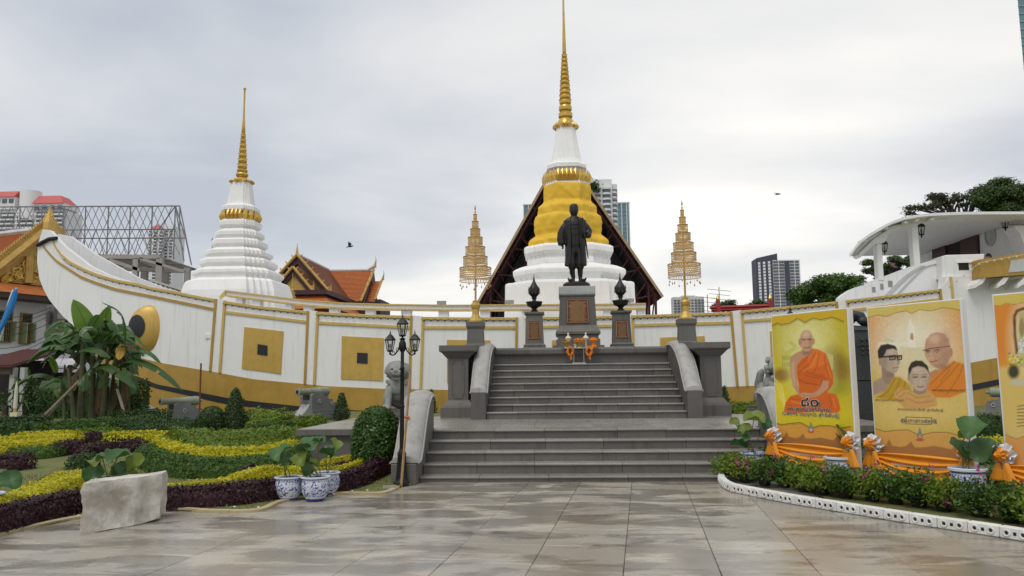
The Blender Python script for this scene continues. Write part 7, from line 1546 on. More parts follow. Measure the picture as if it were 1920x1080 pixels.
def paint2(a):
    a.blend(np.ones(len(a.x)), '#d2b54e'); a.ell(360, 330, 330, 330, '#e2c27a', .9, .8); a.ell(90, 230, 170, 150, '#dd8a22', .85, .7); a.ell(620, 220, 150, 150, '#de8c24', .85, .7); a.ell(340, 300, 230, 190, '#efe6c8', .95, .6); a.ell(370, 720, 300, 90, '#e6c878', .7, .8)
    a.poly([(250, 330), (420, 330), (460, 470), (240, 470)], '#dccf9c', .7, 4); a.poly([(308, 190), (318, 150), (328, 190), (345, 215), (350, 330), (300, 330), (302, 215)], '#f4efdc', .9, 2); a.poly([(318, 245), (334, 245), (336, 285), (316, 285)], '#b98a48', .9, 1); a.poly([(150, 300), (165, 272), (210, 285), (215, 305)], '#c7cf9a', .8, 2); a.poly([(120, 300), (300, 300), (300, 320), (120, 330)], '#f2ecd4', .6, 3)
    for q in range(70): a.ell(a.rng.choice([a.rng.uniform(70, 200), a.rng.uniform(450, 630)]), a.rng.uniform(130, 215), 2.2, 2.2, '#f6ecc8', .9)
    # young monk with glasses, left
    a.poly([(88, 545), (120, 525), (150, 512), (215, 540), (190, 590), (90, 625)], '#ad9480', 1, 3); a.poly([(140, 430), (215, 470), (222, 545), (180, 560), (142, 522)], '#a08772', 1, 2)
    a.poly([(215, 512), (250, 512), (300, 548), (322, 590), (290, 640), (240, 656), (100, 640), (160, 600)], '#c39a22', 1, 3)
    for pts in ([(225, 520), (180, 600), (130, 640)], [(255, 525), (225, 600), (190, 645)], [(285, 545), (270, 600), (250, 650)]): a.line(pts, 3.5, '#8e6a14', .6)
    a.poly([(122, 380), (140, 330), (180, 318), (225, 330), (240, 360), (248, 395), (256, 425), (248, 436), (246, 456), (232, 484), (204, 490), (168, 470), (142, 438), (126, 420)], '#b9a28c', 1, 2); a.ell(200, 360, 26, 20, '#d2bfaa', .6, .6); a.ell(155, 420, 20, 40, '#8f7a66', .5, .7)
    a.poly([(119, 390), (117, 350), (135, 318), (178, 309), (225, 322), (240, 352), (210, 338), (172, 346), (160, 372), (142, 396), (126, 408)], '#2c221a', 1, 2); a.ell(134, 418, 11, 24, '#a98f7a', 1)
    a.line([(128, 391), (262, 383)], 4.5, '#0e0c0a', 1); 
    for x0, x1 in ((188, 224), (236, 263)): a.line([(x0, 384), (x1, 382), (x1, 404), (x0 + 4, 408), (x0, 384)], 3.6, '#0e0c0a', 1); a.ell((x0 + x1) / 2, 394, 9, 5, '#54463a', .8)
    a.line([(232, 395), (246, 428), (232, 432)], 2, '#7d6652', .8); a.line([(212, 458), (240, 454)], 3, '#6d463a', .9)
    # elder monk, right
    a.poly([(412, 520), (440, 482), (490, 470), (545, 440), (582, 412), (652, 436), (664, 600), (560, 640), (470, 640), (420, 606)], '#dd8420', 1, 3); a.poly([(430, 490), (470, 466), (500, 470), (450, 510), (425, 530)], '#b98a6a', 1, 2)
    for pts in ([(590, 420), (520, 480), (440, 560)], [(615, 430), (560, 500), (470, 590)], [(640, 440), (610, 520), (540, 620)], [(560, 470), (500, 540)]): a.line(pts, 4, '#b0600f', .6)
    a.poly([(405, 330), (412, 285), (438, 252), (478, 238), (522, 246), (552, 282), (562, 330), (574, 345), (574, 378), (556, 400), (546, 430), (512, 468), (484, 462), (444, 436), (424, 412), (412, 392), (404, 366)], '#c6997a', 1, 2); a.ell(465, 280, 34, 24, '#e2bfa0', .7, .6); a.ell(535, 400, 30, 45, '#a27a5e', .5, .7); a.ell(566, 362, 11, 24, '#b98a6c', 1); a.ell(430, 400, 14, 24, '#d6ae90', .5, .6)
    a.line([(394, 351), (440, 338), (560, 324)], 2.6, '#3e2c26', 1); a.line([(410, 352), (425, 366), (440, 350)], 1.6, '#4a3630', .9); a.line([(456, 346), (480, 364), (505, 342)], 1.6, '#4a3630', .9)
    for x, y in ((424, 352), (480, 346)): a.line([(x - 12, y), (x + 12, y - 2)], 2.6, '#4a3428', .8)
    a.line([(440, 352), (432, 384), (446, 388)], 2.2, '#96694c', .8); a.line([(436, 420), (462, 418), (480, 412)], 3, '#7d463a', .9); a.line([(500, 395), (490, 430)], 2.4, '#a0765a', .6)
    # novice boy, centre
    a.poly([(215, 610), (250, 575), (310, 590), (350, 600), (430, 596), (475, 640), (482, 690), (380, 712), (280, 704), (225, 650)], '#d3a25c', 1, 4); 
    for pts in ([(300, 610), (360, 640), (440, 630)], [(290, 640), (360, 672), (460, 660)], [(230, 620), (262, 590), (300, 585)], [(250, 640), (280, 610)]): a.line(pts, 3, '#a97a3a', .6)
    a.poly([(335, 570), (420, 565), (416, 606), (372, 622), (335, 604)], '#a98c74', 1, 2)
    a.poly([(306, 500), (312, 450), (345, 420), (385, 420), (420, 450), (434, 500), (432, 540), (414, 580), (378, 604), (346, 586), (322, 545)], '#c4ac94', 1, 2); a.ell(308, 522, 8, 20, '#b0967e', 1); a.ell(434, 520, 7, 20, '#b0967e', 1)
    a.poly([(304, 510), (304, 460), (322, 424), (350, 411), (390, 414), (424, 445), (436, 500), (424, 478), (405, 455), (365, 446), (330, 458), (316, 490)], '#32271e', 1, 2)
    for x in (348, 402): a.line([(x - 15, 514), (x + 13, 512)], 3.2, '#3a2a20', .9); a.line([(x - 16, 500), (x + 14, 499)], 2, '#5a4636', .7)
    a.line([(377, 515), (372, 545), (384, 548)], 2, '#92765e', .7); a.line([(360, 572), (378, 576), (398, 570)], 3.4, '#8a4f42', .9); a.ell(360, 470, 24, 14, '#d8c4ae', .5, .6)
    a.ell(530, 290, 28, 50, '#a97f62', .45, .7); a.ell(450, 395, 12, 16, '#d9b090', .5, .7); a.ell(470, 445, 28, 12, '#b08466', .5, .7); a.ell(440, 372, 7, 18, '#dfba9c', .5, .6); a.ell(520, 450, 36, 16, '#8f6448', .5, .6)
    a.ell(322, 540, 12, 46, '#9c8570', .5, .7); a.ell(420, 545, 10, 40, '#a8907a', .45, .7); a.ell(378, 540, 6, 18, '#dccab4', .6, .6); a.ell(376, 590, 18, 8, '#cdb8a2', .5, .6); a.ell(376, 608, 30, 8, '#866c56', .5, .6)
    for x, y in ((348, 514), (402, 512), (424, 353), (482, 347)): a.ell(x, y + 1, 6, 3.6, '#1e1610', .9, .4)
    a.ell(228, 440, 12, 22, '#cdb8a2', .5, .7); a.ell(190, 500, 26, 14, '#7d6652', .5, .6)
    top = [(55, 150), (120, 132), (170, 142), (230, 118), (290, 108), (326, 124), (370, 100), (440, 108), (520, 88), (590, 96), (640, 108)]
    a.poly([(0, 0), (700, 0), (700, 100), *top[::-1], (0, 150)], '#d6bf62', 1, 1); a.line(top, 2.2, '#7d6a30', .8)
    bot = [(90, 826), (160, 848), (230, 840), (300, 836), (376, 872), (450, 852), (540, 852), (640, 880), (720, 860)]
    a.poly([*bot, (800, 1100), (0, 1100)], '#dca050', .85, 3); a.line(bot, 2.2, '#5e4420', .8); a.poly([(110 + x * 1.2, 908 + y * 1.1 + x * .04) for x, y in SIL] + [(800, 1100), (0, 1100)], '#a9713a', .95, 1)
    a.poly([(375, 818), (386, 852), (396, 880), (376, 900), (354, 880), (364, 852)], '#7c8480', .9); a.ell(376, 898, 26, 10, '#c03a44', .8); a.ell(376, 878, 9, 9, '#d9a030', .9); a.noise(.05, .06)
    a.line([(290, 758), (448, 764)], 2, '#2a2010', .9); a.line([(288, 800), (446, 805)], 2, '#2a2010', .9); a.line([(290, 758), (288, 800)], 2, '#2a2010', .9); a.line([(448, 764), (446, 805)], 2, '#2a2010', .9)
    for s_ in (-1, 1): a.line([(368 + s_ * 92, 770), (368 + s_ * 106, 782), (368 + s_ * 92, 794), (368 + s_ * 86, 782), (368 + s_ * 92, 770)], 1.8, '#2a2010', .9)
def paint3(a):
    a.blend(np.ones(len(a.x)), '#dcc070'); a.poly([(60, 40), (240, 40), (240, 420), (60, 420)], '#e0851e', .95, 8); a.ell(260, 260, 95, 190, '#ece0b0', .95, .5); a.ell(180, 560, 120, 120, '#d8b85a', .6, .8)
    a.line([(192, 360), (178, 250), (176, 150), (190, 122), (215, 112), (300, 95)], 8, '#5a3a1c', 1); a.line([(186, 360), (172, 250), (170, 150), (184, 118), (215, 106)], 2.5, '#a67c44', 1); a.poly([(200, 130), (300, 105), (300, 420), (200, 420)], '#a9ac6a', .7, 3); a.ell(215, 210, 14, 50, '#8a6a3a', .7)
    for q in range(60): a.ell(178 + a.rng.normal(0, 22), 382 + a.rng.normal(0, 18), 6, 6, a.rng.choice(['#e2cf3a', '#e8e2b0', '#c9b82a', '#7d8a2a']), .9)
    for q in range(30): a.ell(212 + a.rng.normal(0, 10), 310 + a.rng.normal(0, 18), 6, 6, a.rng.choice(['#dfe0da', '#b8bdb4', '#efeeea']), .9)
    a.ell(172, 445, 30, 38, '#23281c', .95, .3); a.poly([(150, 500), (170, 486), (300, 480), (300, 520), (150, 516)], '#c7c4a8', .9, 2)
    top = [(70, 92), (100, 96), (130, 82), (170, 88), (260, 70)]; a.poly([(0, 0), (300, 0), (300, 66), *top[::-1], (0, 92)], '#d6bf5a', 1, 1); a.line(top, 1.6, '#8d7628', .8)
    bot = [(130, 780), (160, 796), (190, 804), (225, 790), (300, 800)]; a.poly([*bot, (330, 1100), (60, 1100)], '#dd9a50', .9, 2); a.line(bot, 1.8, '#8a6228', .8)
    for q in range(7): a.line([(192, 628 + q * 18), (300, 622 + q * 18)], 2.4, '#2c2410', .85)
def swag(root, W, z0, z1, sag, seed):                            # satin drape between two rosettes, over a white one
    rg = np.random.default_rng(seed)
    for k_, (mat, top, bot, sg, y) in enumerate(((cloth_w, z0 - .12, z0 - .30, sag * 1.25, -.05), (cloth_o, z0, z0 - .26, sag, -.07))):
        nu, nv = 40, 26; V = []
        for j in range(nv):
            v = j / (nv - 1); ph = rg.uniform(-.3, .3)
            for i in range(nu):
                u = i / (nu - 1); pinch = .25 + .75 * math.sin(math.pi * u) ** .6; c = 4 * u * (1 - u)
                zt = top - (top - bot) * (v - .5) * pinch - (top - bot) * .5 - sg * c * (.35 + .65 * v)
                V.append((u * W, y - .03 * math.sin(v * 24 + .6 * math.sin(u * 3 + k_)) * pinch - .05 * c * v, zt))
        i = np.arange((nv - 1) * nu).reshape(nv - 1, nu)[:, :-1].ravel(); fast_mesh('drape', V, np.stack([i, i + 1, i + nu + 1, i + nu], 1), mat, root, True)
    for x in (0.0, W):
        for mat, r0, lays, nm in ((cloth_w, .125, 4, 'ruffle'), (cloth_o, .085, 5, 'rosette')):      # gathered cloth in frilled layers
            mb = MB(); n = 60
            for l in range(lays):
                ph = rg.uniform(0, 6); kf = int(rg.integers(7, 11)); y0 = -.06 - (.05 if nm == 'rosette' else 0) - .02 * l; ro = r0 * (1 - .17 * l)
                rings = []
                for q in range(6):
                    v = q / 5; r_ = ro * (.12 + .88 * v)
                    rings.append([(x + r_ * (1 + .10 * v * math.sin(kf * t * .7 + ph)) * math.cos(t), y0 - (.05 * (1 - v) if nm == 'rosette' else .03 * (1 - v)) + .028 * v * math.sin(kf * t + ph) + .012 * math.sin(17 * t + ph) * v, z0 + .03 + r_ * (1 + .10 * v * math.cos(kf * t * .6 + ph)) * math.sin(t)) for t in np.linspace(0, 2 * math.pi, n, endpoint=False)])
                mb.loft(rings, True, False)
            mb.build(nm, mat, root, smooth='all', fix=False)
        tl = MB()
        for (a0, l) in ((-.04, .2), (.04, .24)):
            rings = [];
            for t in range(8):
                v = t / 7; w_ = .025 + .05 * v; zc = z0 - .05 - l * v; rings.append([(x + a0 * (1 + v) + w_ * math.cos(2 * math.pi * q / 16) * (1 + .18 * math.cos(q * 2.5)), -.10 + .035 * math.sin(2 * math.pi * q / 16) * (1 + .3 * math.cos(q * 2.5)), zc) for q in range(16)])
            tl.loft(rings)
        remesh('tail', tl, .014, cloth_o, root, 2)
Z1 = (1440, 570, 3.6)
BS = .775
b1, W1, inv1 = banner(camxy(4.87 * BS, 14.5 * BS), camxy(5.61 * BS, 12.95 * BS), 2.364, 'yellow banner with one seated monk in orange robes', 230, 320, .50, paint1, Z1)
def put(inv, root, zx, zy, body, h, mat, outline=None, shear=0.0, sx=1.0, off=0.0):
    x, z = inv(zx, zy); h *= BS
    if outline: text(body, h, outline, root, x, z, 'CENTER', off + h * .022, -.004, shear, sx, 'lettering_outline')
    text(body, h, mat, root, x, z, 'CENTER', off, -.007, shear, sx)
put(inv1, b1, 285, 690, '๘๐', .25, ink, inkw, .0, 1.5, .003); put(inv1, b1, 350, 686, 'ปี', .085, ink, inkw, 0, 1.2)
put(inv1, b1, 276, 722, 'พระพรหมวชิรญาณ', .1, ink, inkw, 0, 1.3); put(inv1, b1, 284, 757, '(ปสฤทธิ์ เขมงฺกโร สุทธิพันธุ์)', .098, ink, inkw, 0, 1.2)
swag(b1, W1, .63, .1, .13, 3)
Z2 = (1610, 550, 3.27)
b2_, W2, inv2 = banner(camxy(5.99 * BS, 13.0 * BS), camxy(6.75 * BS, 11.63 * BS), 2.368, 'pale gold banner showing three portraits, elder, young man and boy', 230, 320, .48, paint2, Z2)
for zx, zy, body, h in ((188, 660, 'พระครูปลัดจุลวัฒน์', .05), (550, 600, 'พระพรหมวชิรญาณ', .05), (375, 720, 'สามเณรประสิทธิ์ สุทธิพันธุ์', .055)): put(inv2, b2_, zx, zy, body, h, inkbr, None, .1, 1.35)
put(inv2, b2_, 368, 791, 'สู่ร่มกาสาวพัสตร์', .075, ink, inkw, 0, 1.25)
swag(b2_, W2, .60, .1, .16, 5)
b3, W3, inv3 = banner(camxy(6.94 * BS, 11.1 * BS), camxy(7.75 * BS, 9.7 * BS), 2.368, 'orange and gold banner with framed altar picture cut off by the right edge', 110, 200, .48, paint3, (1840, 540, 2.84))
swag(b3, W3, .60, .1, .16, 7)
# ================================================================== loose things
# pale quarried block on the paving
marble = M('pale_marble', (.70, .66, .585), rough=.7, var=.3, scale=4.5, bump=.9, bscale=16, col2=(.44, .40, .335), mix=.5, speck=.12)
bl, br, bk_ = atz(150, 1004, 0), atz(300, 976, 0), None
d = (br - bl); nrm = Vector((-.33, .94, 0)).normalized(); dp_ = .36
def S4(u, v, z): q = bl + d * u + nrm * (v * dp_); return Vector((q.x, q.y, z))
bm = bmesh.new()
nu, nv, nz_ = 12, 7, 8; grid = {}
mbk = MB()
def face(fn_, a, b_):
    V = [fn_(i / a, j / b_) for j in range(b_ + 1) for i in range(a + 1)]; Fs = [(j * (a + 1) + i, j * (a + 1) + i + 1, (j + 1) * (a + 1) + i + 1, (j + 1) * (a + 1) + i) for j in range(b_) for i in range(a)]; mbk.add(V, Fs)
HT = .50
def rock(u, v, w):                                               # rough block: chipped low edges, flat sawn top
    z = HT * w; q = S4(u, v, z); n1_ = .7 - 2.4 * abs(mnoise.noise((q.x * 2.6, q.y * 2.6, z * 2.2))); n2_ = .6 - 2.2 * abs(mnoise.noise((q.x * 7, q.y * 7, z * 6))); fd = 1 - min(1, max(0, (w - .72) / .28)) ** 2; amp = .05 * fd; n2_ *= fd
    q += nrm * (n1_ * amp + n2_ * .018) * (-1 if v < .5 else 1) + d.normalized() * ((u - .5) * 2 * (n2_ * .02 + n1_ * .03 * fd - .015 * (1 - w)))
    if w < .05: q.z += max(0, .07 * mnoise.noise((q.x * 2.4 + 3, q.y * 2.4, 0)) + .04 * u) 
    if w > .95: q.z += .008 * n1_
    return q
face(lambda a, b_: rock(a, 0, b_), 44, 28); face(lambda a, b_: rock(1 - a, 1, b_), 44, 28); face(lambda a, b_: rock(1, a, b_), 20, 28); face(lambda a, b_: rock(0, 1 - a, b_), 20, 28); face(lambda a, b_: rock(a, b_, 1), 44, 20); face(lambda a, b_: rock(a, 1 - b_, 0), 44, 20)
me = mbk.mesh('stone_block', Vector((bl.x, bl.y, 0))); bm.from_mesh(me); bmesh.ops.remove_doubles(bm, verts=bm.verts, dist=.004); bmesh.ops.recalc_face_normals(bm, faces=bm.faces)
for f_ in bm.faces: f_.smooth = True
for e_ in bm.edges:
    if len(e_.link_faces) == 2 and e_.calc_face_angle(0) > .3: e_.smooth = False
bm.to_mesh(me); bm.free(); o = link_mesh('stone_block', me, marble); o.location = (bl.x, bl.y, 0); tag(o, 'rough-hewn pale marble block sitting on the wet paving', 'stone block')
# white vent blocks edging the flower bed
vb_m = M('white_concrete_block', (.68, .68, .65), rough=.75, var=.1, scale=8, bump=.3, bscale=50, rnd=.06, streak=.12); hole_m = M('brown_hole', (.05, .028, .02), rough=.9); holek = M('black_hole', (.012, .012, .012), rough=.9)
bpath = sm(RBORD, 12); cum = [0]
for a, b_ in zip(bpath[:-1], bpath[1:]): cum.append(cum[-1] + (b_ - a).length)
BWD, BHT, BDP = .285, .108, .09
def vent_block():
    r_ = thing('vent_block', (0, 0, 0), 'x', 'concrete block', 'white vent blocks edging the flower bed', 0, True)
    MB().box(-BWD / 2 + .003, BWD / 2 - .003, 0, BDP, 0, BHT).build('block', vb_m, r_, bevel=.010)
    for s_ in (-1, 1):
        rings = [[(s_ * .072 + r0 * math.cos(t), y, BHT * .5 + r0 * math.sin(t)) for t in np.linspace(0, 2 * math.pi, 18, endpoint=False)] for r0, y in ((.036, .002), (.036, -.006), (.028, -.010), (.019, -.006), (.017, .0))]; MB().loft(rings, False, False).build('ring', vb_m, r_, smooth=40)
        MB().lathe([(.0175, 0), (.001, .0005)], (0, 0, 0), 14).build('round_hole', hole_m, r_); o = r_.children[-1]; o.rotation_euler = (R(90), 0, 0); o.location = (s_ * .072, -.0015, BHT * .5)
    MB().box(-.014, .014, -.002, .01, BHT * .5 - .015, BHT * .5 + .015).build('square_hole', holek, r_); return r_
vb0 = vent_block(); nb = int(cum[-1] / BWD); wn_ = ['first', 'second', 'third', 'fourth', 'fifth', 'sixth', 'seventh', 'eighth', 'ninth', 'tenth', 'eleventh', 'twelfth', 'thirteenth', 'fourteenth', 'fifteenth', 'sixteenth', 'seventeenth', 'eighteenth', 'nineteenth', 'twentieth', 'twenty-first', 'twenty-second', 'twenty-third', 'twenty-fourth', 'twenty-fifth']
rv = random.Random(3)
def on_path(s): return Vector([interp(s, cum, [p[k_] for p in bpath]) for k_ in range(3)])
for i in range(min(nb, 25)):
    o = vb0 if i == 0 else copy_tree(vb0); a, b_ = on_path(i * BWD), on_path((i + 1) * BWD); c = (a + b_) / 2; t_ = b_ - a
    o.location = (c.x, c.y, .002); o.rotation_euler = (0, 0, math.atan2(t_.y, t_.x) + rv.uniform(-.02, .02)); o['label'] = f'white pierced concrete edging block, {wn_[i]} from the stairs'
# navy and cream post, traffic sign, flag, hut, utility pole at the left edge
p = gp(27, 822); po = thing('gate_post', p, 'navy and cream post with a pale pointed top at the left edge', 'post'); kz = p.y / F
zq = lambda y: at(27, y, p.y).z
navy = M('navy_paint', (.02, .03, .055), rough=.5); cream = M('cream_paint', (.62, .58, .44), rough=.6)
MB().box(p.x - 7 * kz, p.x + 7 * kz, p.y - .09, p.y + .09, p.z, zq(781)).build('post_base', navy, po); MB().box(p.x - 7.3 * kz, p.x + 7.3 * kz, p.y - .093, p.y + .093, zq(781), zq(773)).build('cream_band', cream, po)
MB().tube([(p.x - .03, p.y, zq(773)), (p.x - .03, p.y, zq(766))], .035, 8).build('neck', M('amber_neck', (.5, .3, .1), rough=.5), po)
MB().lathe([(3.4 * kz, zq(766)), (3.6 * kz, zq(755)), (2.9 * kz, zq(730)), (1.2 * kz, zq(718)), (.02, zq(715))], (p.x - .03, p.y, 0), 8).build('pointed_top', cream, po)
sg = at(78, 737, 26); ts = thing('traffic_sign', (sg.x, 26, .4), 'round no-stopping sign above a white arrow plate', 'traffic sign'); ks = 26 / F
MB().tube([(sg.x - .02, 26.03, .3), (sg.x - .02, 26.03, sg.z + .2)], .03, 8).build('post', steel_g, ts)
def disc(r0, r1, y, mat, nm): MB().loft([[(sg.x + r0 * math.cos(t), y, sg.z + r0 * math.sin(t)) for t in np.linspace(0, 6.2832, 28, endpoint=False)], [(sg.x + r1 * math.cos(t), y - .004, sg.z + r1 * math.sin(t)) for t in np.linspace(0, 6.2832, 28, endpoint=False)]], False, False).build(nm, mat, ts)
sblue, sred = M('sign_blue', (.03, .06, .22), rough=.4), M('sign_red', (.42, .03, .035), rough=.4)
disc(8.6 * ks, .001, 25.99, sblue, 'sign_disc'); disc(9.2 * ks, 7.4 * ks, 25.98, sred, 'sign_ring')
for s_ in (-1, 1): MB().hexa([(sg.x - 5.6 * ks, 25.972, sg.z - s_ * 5.2 * ks), (sg.x - 4.8 * ks, 25.972, sg.z - s_ * 6 * ks), (sg.x + 5.6 * ks, 25.972, sg.z + s_ * 5.2 * ks), (sg.x + 4.8 * ks, 25.972, sg.z + s_ * 6 * ks), (sg.x - 5.6 * ks, 25.982, sg.z - s_ * 5.2 * ks), (sg.x - 4.8 * ks, 25.982, sg.z - s_ * 6 * ks), (sg.x + 5.6 * ks, 25.982, sg.z + s_ * 5.2 * ks), (sg.x + 4.8 * ks, 25.982, sg.z + s_ * 6 * ks)]).build('sign_slash', sred, ts)
pl = MB().box(sg.x - 9 * ks, sg.x + 8 * ks, 25.985, 26.0, sg.z - 20 * ks, sg.z - 9.5 * ks).build('arrow_plate', M('sign_white', (.6, .6, .58), rough=.5), ts)
MB().tube([(sg.x + 4 * ks, 25.98, sg.z - 18.5 * ks), (sg.x + 4 * ks, 25.98, sg.z - 11 * ks)], .012, 4).lathe([(.045, 0), (.001, .07)], (sg.x + 4 * ks, 25.98, sg.z - 12.5 * ks), 4).lathe([(.001, -.07), (.045, 0)], (sg.x + 4 * ks, 25.98, sg.z - 17 * ks), 4).build('arrow', black_p, pl)
# furled blue and white flag on its pole
fa, fb = at(-6, 652, 19), at(31, 540, 19); fl = thing('furled_flag', (fa.x, 19, gz(19)), 'furled blue and white flag slanting in at the left edge', 'flag')
MB().tube([(fa.x - .35, 19, gz(19)), fa, fb], .022, 6).build('flag_pole', M('white_pole', (.7, .7, .68), rough=.5), fl)
rgf = random.Random(1)
for mat, o0, o1, sg_ in ((M('flag_blue', (.02, .19, .52), rough=.7), (0, .02), (.02, -.10), 1), (M('flag_white', (.68, .7, .72), rough=.7), (-.06, .0), (-.05, .02), 1)):
    rings = []
    for t in range(14):
        v = t / 13; c = fb.lerp(at(-2, 636, 19), v * (.96 if o0[0] == 0 else .55)) + Vector((o0[0] + (.03 if o0[0] == 0 else -.01) * math.sin(v * 5), -.03 if o0[0] == 0 else .02, -.04)); w_ = (.03 + .075 * math.sin(math.pi * min(1, v * 1.1 + .05)) ** .8) if o0[0] == 0 else .05
        rings.append([(c.x + w_ * math.cos(2 * math.pi * q / 14) * (1 + .25 * math.sin(q * 3)), c.y + .05 * math.sin(2 * math.pi * q / 14), c.z + .35 * w_ * math.cos(2 * math.pi * q / 14)) for q in range(14)])
    MB().loft(rings).build('flag_cloth', mat, fl, smooth='all')
# low shop hut in the shade
h0, h1 = at(-40, 672, 29), at(49, 688, 29); hut = thing('street_stall', (h0.x, 29, .4), 'low stall with dark red corrugated roof in the shade at left', 'stall')
mb = MB(); n = 34
for i in range(n): x0 = h0.x + (h1.x - h0.x) * i / n; x1 = h0.x + (h1.x - h0.x) * (i + .6) / n; mb.hexa([(x0, 28.2, h1.z + .02), (x1, 28.2, h1.z + .02), (x1, 28.2, h1.z + .07), (x0, 28.2, h1.z + .07), (x0, 31.5, h1.z + .75), (x1, 31.5, h1.z + .75), (x1, 31.5, h1.z + .8), (x0, 31.5, h1.z + .8)])
tag(mb.build('corrugations', M('dark_red_tin', (.10, .022, .02), rough=.6, streak=.3), hut), kind='stuff'); MB().hexa([(h0.x, 28.2, h1.z - .02), (h1.x, 28.2, h1.z - .02), (h1.x, 31.5, h1.z + .7), (h0.x, 31.5, h1.z + .7), (h0.x, 28.2, h1.z + .025), (h1.x, 28.2, h1.z + .025), (h1.x, 31.5, h1.z + .755), (h0.x, 31.5, h1.z + .755)]).build('roof_sheet', M('dark_red_tin', (.10, .022, .02)), hut)
MB().box(h0.x, h1.x - .1, 28.3, 28.4, h1.z - .28, h1.z - .03).build('fascia', M('brown_eaves', (.07, .045, .03)), hut); MB().box(h0.x - 1, h1.x - .3, 31, 31.2, .3, h1.z + .3).build('back_wall', dark_in, hut)
for x in (26, 45): q = at(x, 700, 28.5); MB().box(q.x - .09, q.x + .09, 28.4, 28.6, .3, h1.z - .03).build('post', M('pale_post', (.4, .4, .38), rough=.7), hut)
# market clutter behind the bananas: wall, boards and a parasol
c0, c1 = at(30, 690, 32.5), at(140, 790, 32.5); sh2 = thing('street_awning', (c0.x, 32.5, .4), 'pale tarpaulin awning and boards glimpsed behind the banana leaves', 'awning')
MB().hexa([(c0.x, 31.6, c0.z), (c1.x, 31.6, c0.z - .1), (c1.x, 33, c0.z + .35), (c0.x, 33, c0.z + .4), (c0.x, 31.6, c0.z + .04), (c1.x, 31.6, c0.z - .06), (c1.x, 33, c0.z + .39), (c0.x, 33, c0.z + .44)]).build('tarpaulin', M('pale_tarp', (.5, .5, .53), rough=.7, var=.3, scale=3), sh2)
MB().box(c0.x, c1.x, 33.2, 33.3, .3, c0.z - .2).build('back_panel', M('murky_panel', (.07, .065, .06), rough=.8, var=.5, scale=1.5), sh2)
for i, (x, y0, y1, w_, col) in enumerate(((98, 742, 800, 6, (.5, .48, .44)), (104, 720, 790, 4, (.3, .3, .3)), (86, 765, 800, 7, (.6, .6, .58)), (118, 735, 800, 8, (.45, .36, .28)), (70, 705, 722, 10, (.36, .5, .45)))):
    a, b_ = at(x - w_ / 2, y0, 32), at(x + w_ / 2, y1, 32); MB().box(a.x, b_.x, 31.9, 32, b_.z, a.z).build('board', M(f'board_paint_{i}', col, rough=.6), sh2)
# utility pole with wires
u0 = at(99, 575, 33); up_ = thing('utility_pole', (u0.x, 33, .3), 'concrete utility pole with tangled wires beside the white wall', 'utility pole')
MB().box(u0.x - .17, u0.x + .17, 32.85, 33.1, .3, at(99, 572, 33).z).build('pole', M('pole_grey', (.16, .155, .15), rough=.8), up_)
for i, (x, y, r_) in enumerate(((93, 594, .12), (94, 618, .11), (92, 634, .1))): q = at(x, y, 32.8); MB().tube([(q.x, 32.75, q.z - .2), (q.x, 32.75, q.z + .2)], r_, 8).build('junction_box', M('box_grey', (.07, .07, .065), rough=.7), up_)
q = at(105, 615, 32.6); MB().lathe([(.02, .12), (.08, .1), (.2, -.05), (.19, -.06)], (q.x, 32.5, q.z), 14).build('lamp_shade', M('lamp_grey', (.18, .18, .17), rough=.5), up_)
for i, (xa, ya, xb, yb) in enumerate(((96, 576, -20, 590), (96, 582, -20, 604), (96, 590, -20, 615), (96, 625, -20, 652), (96, 632, -20, 664), (96, 640, -20, 675), (96, 645, 30, 690), (98, 590, 126, 600), (98, 582, 128, 598), (96, 604, -20, 625), (96, 652, 10, 700))):
    a, b_ = at(xa, ya, 32.8), at(xb, yb, 32.3); MB().tube([a.lerp(b_, t) - Vector((0, 0, .25 * 4 * t * (1 - t))) for t in np.linspace(0, 1, 9)], .014, 4).build('wire', wire_m, up_)
# red-brown stake by the near cannon
a = at(377, 681, 20.5); b_ = at(374, 775, 20.5); solo(MB().tube([b_, a], .022, 6), 'thin_stake', M('rusty_red', (.16, .03, .02), rough=.7), b_, 'thin dark red stake standing behind the bow cannon', 'stake')
# birds
bird_m = M('bird_grey', (.06, .06, .07), rough=.8)
for i, (x, y, Y, sz, lab) in enumerate(((656, 462, 40, .4, 'small dark bird flying above the temple hall'), (1458, 364, 45, .36, 'distant bird with spread wings right of the statue'))):
    c = at(x, y, Y); bd = thing('flying_bird', c, lab, 'bird', 'birds in the sky'); s_ = sz
    b = MB(); b.ball(c, .085 * s_ * 2, 10, 6, (1.9, .8, .8)); b.ball(c + Vector((.34 * s_, 0, .06 * s_)), .1 * s_, 8, 6); b.tube([c + Vector((.42 * s_, 0, .06 * s_)), c + Vector((.52 * s_, 0, .04 * s_))], [.03 * s_, .004], 5); b.tube([c + Vector((-.2 * s_, 0, -.02)), c + Vector((-.55 * s_, 0, -.14 * s_))], [.08 * s_, .05 * s_], 6); remesh('body', b, .02, bird_m, bd, 2)
    for k_ in (-1, 1):
        up2 = .62 if i == 0 else .12; sp_ = .35 if i == 0 else .75
        P = [c + Vector((.12 * s_, 0, .04)), c + Vector((.16 * s_ * (1 if i == 0 else -k_ * -2.0 * .0 + 1), k_ * .25 * s_, up2 * .6 * s_)), c + Vector(((-.05 if i == 0 else k_ * sp_) * s_, k_ * .5 * s_, up2 * s_)), c + Vector((-.2 * s_, k_ * .25 * s_, up2 * .5 * s_)), c + Vector((-.15 * s_, 0, .02))]
        MB().add(P + [q - Vector((0, 0, .02)) for q in P], [(0, 1, 2, 3, 4), (9, 8, 7, 6, 5), (0, 5, 6, 1), (1, 6, 7, 2), (2, 7, 8, 3), (3, 8, 9, 4)]).build('wing', bird_m, bd)
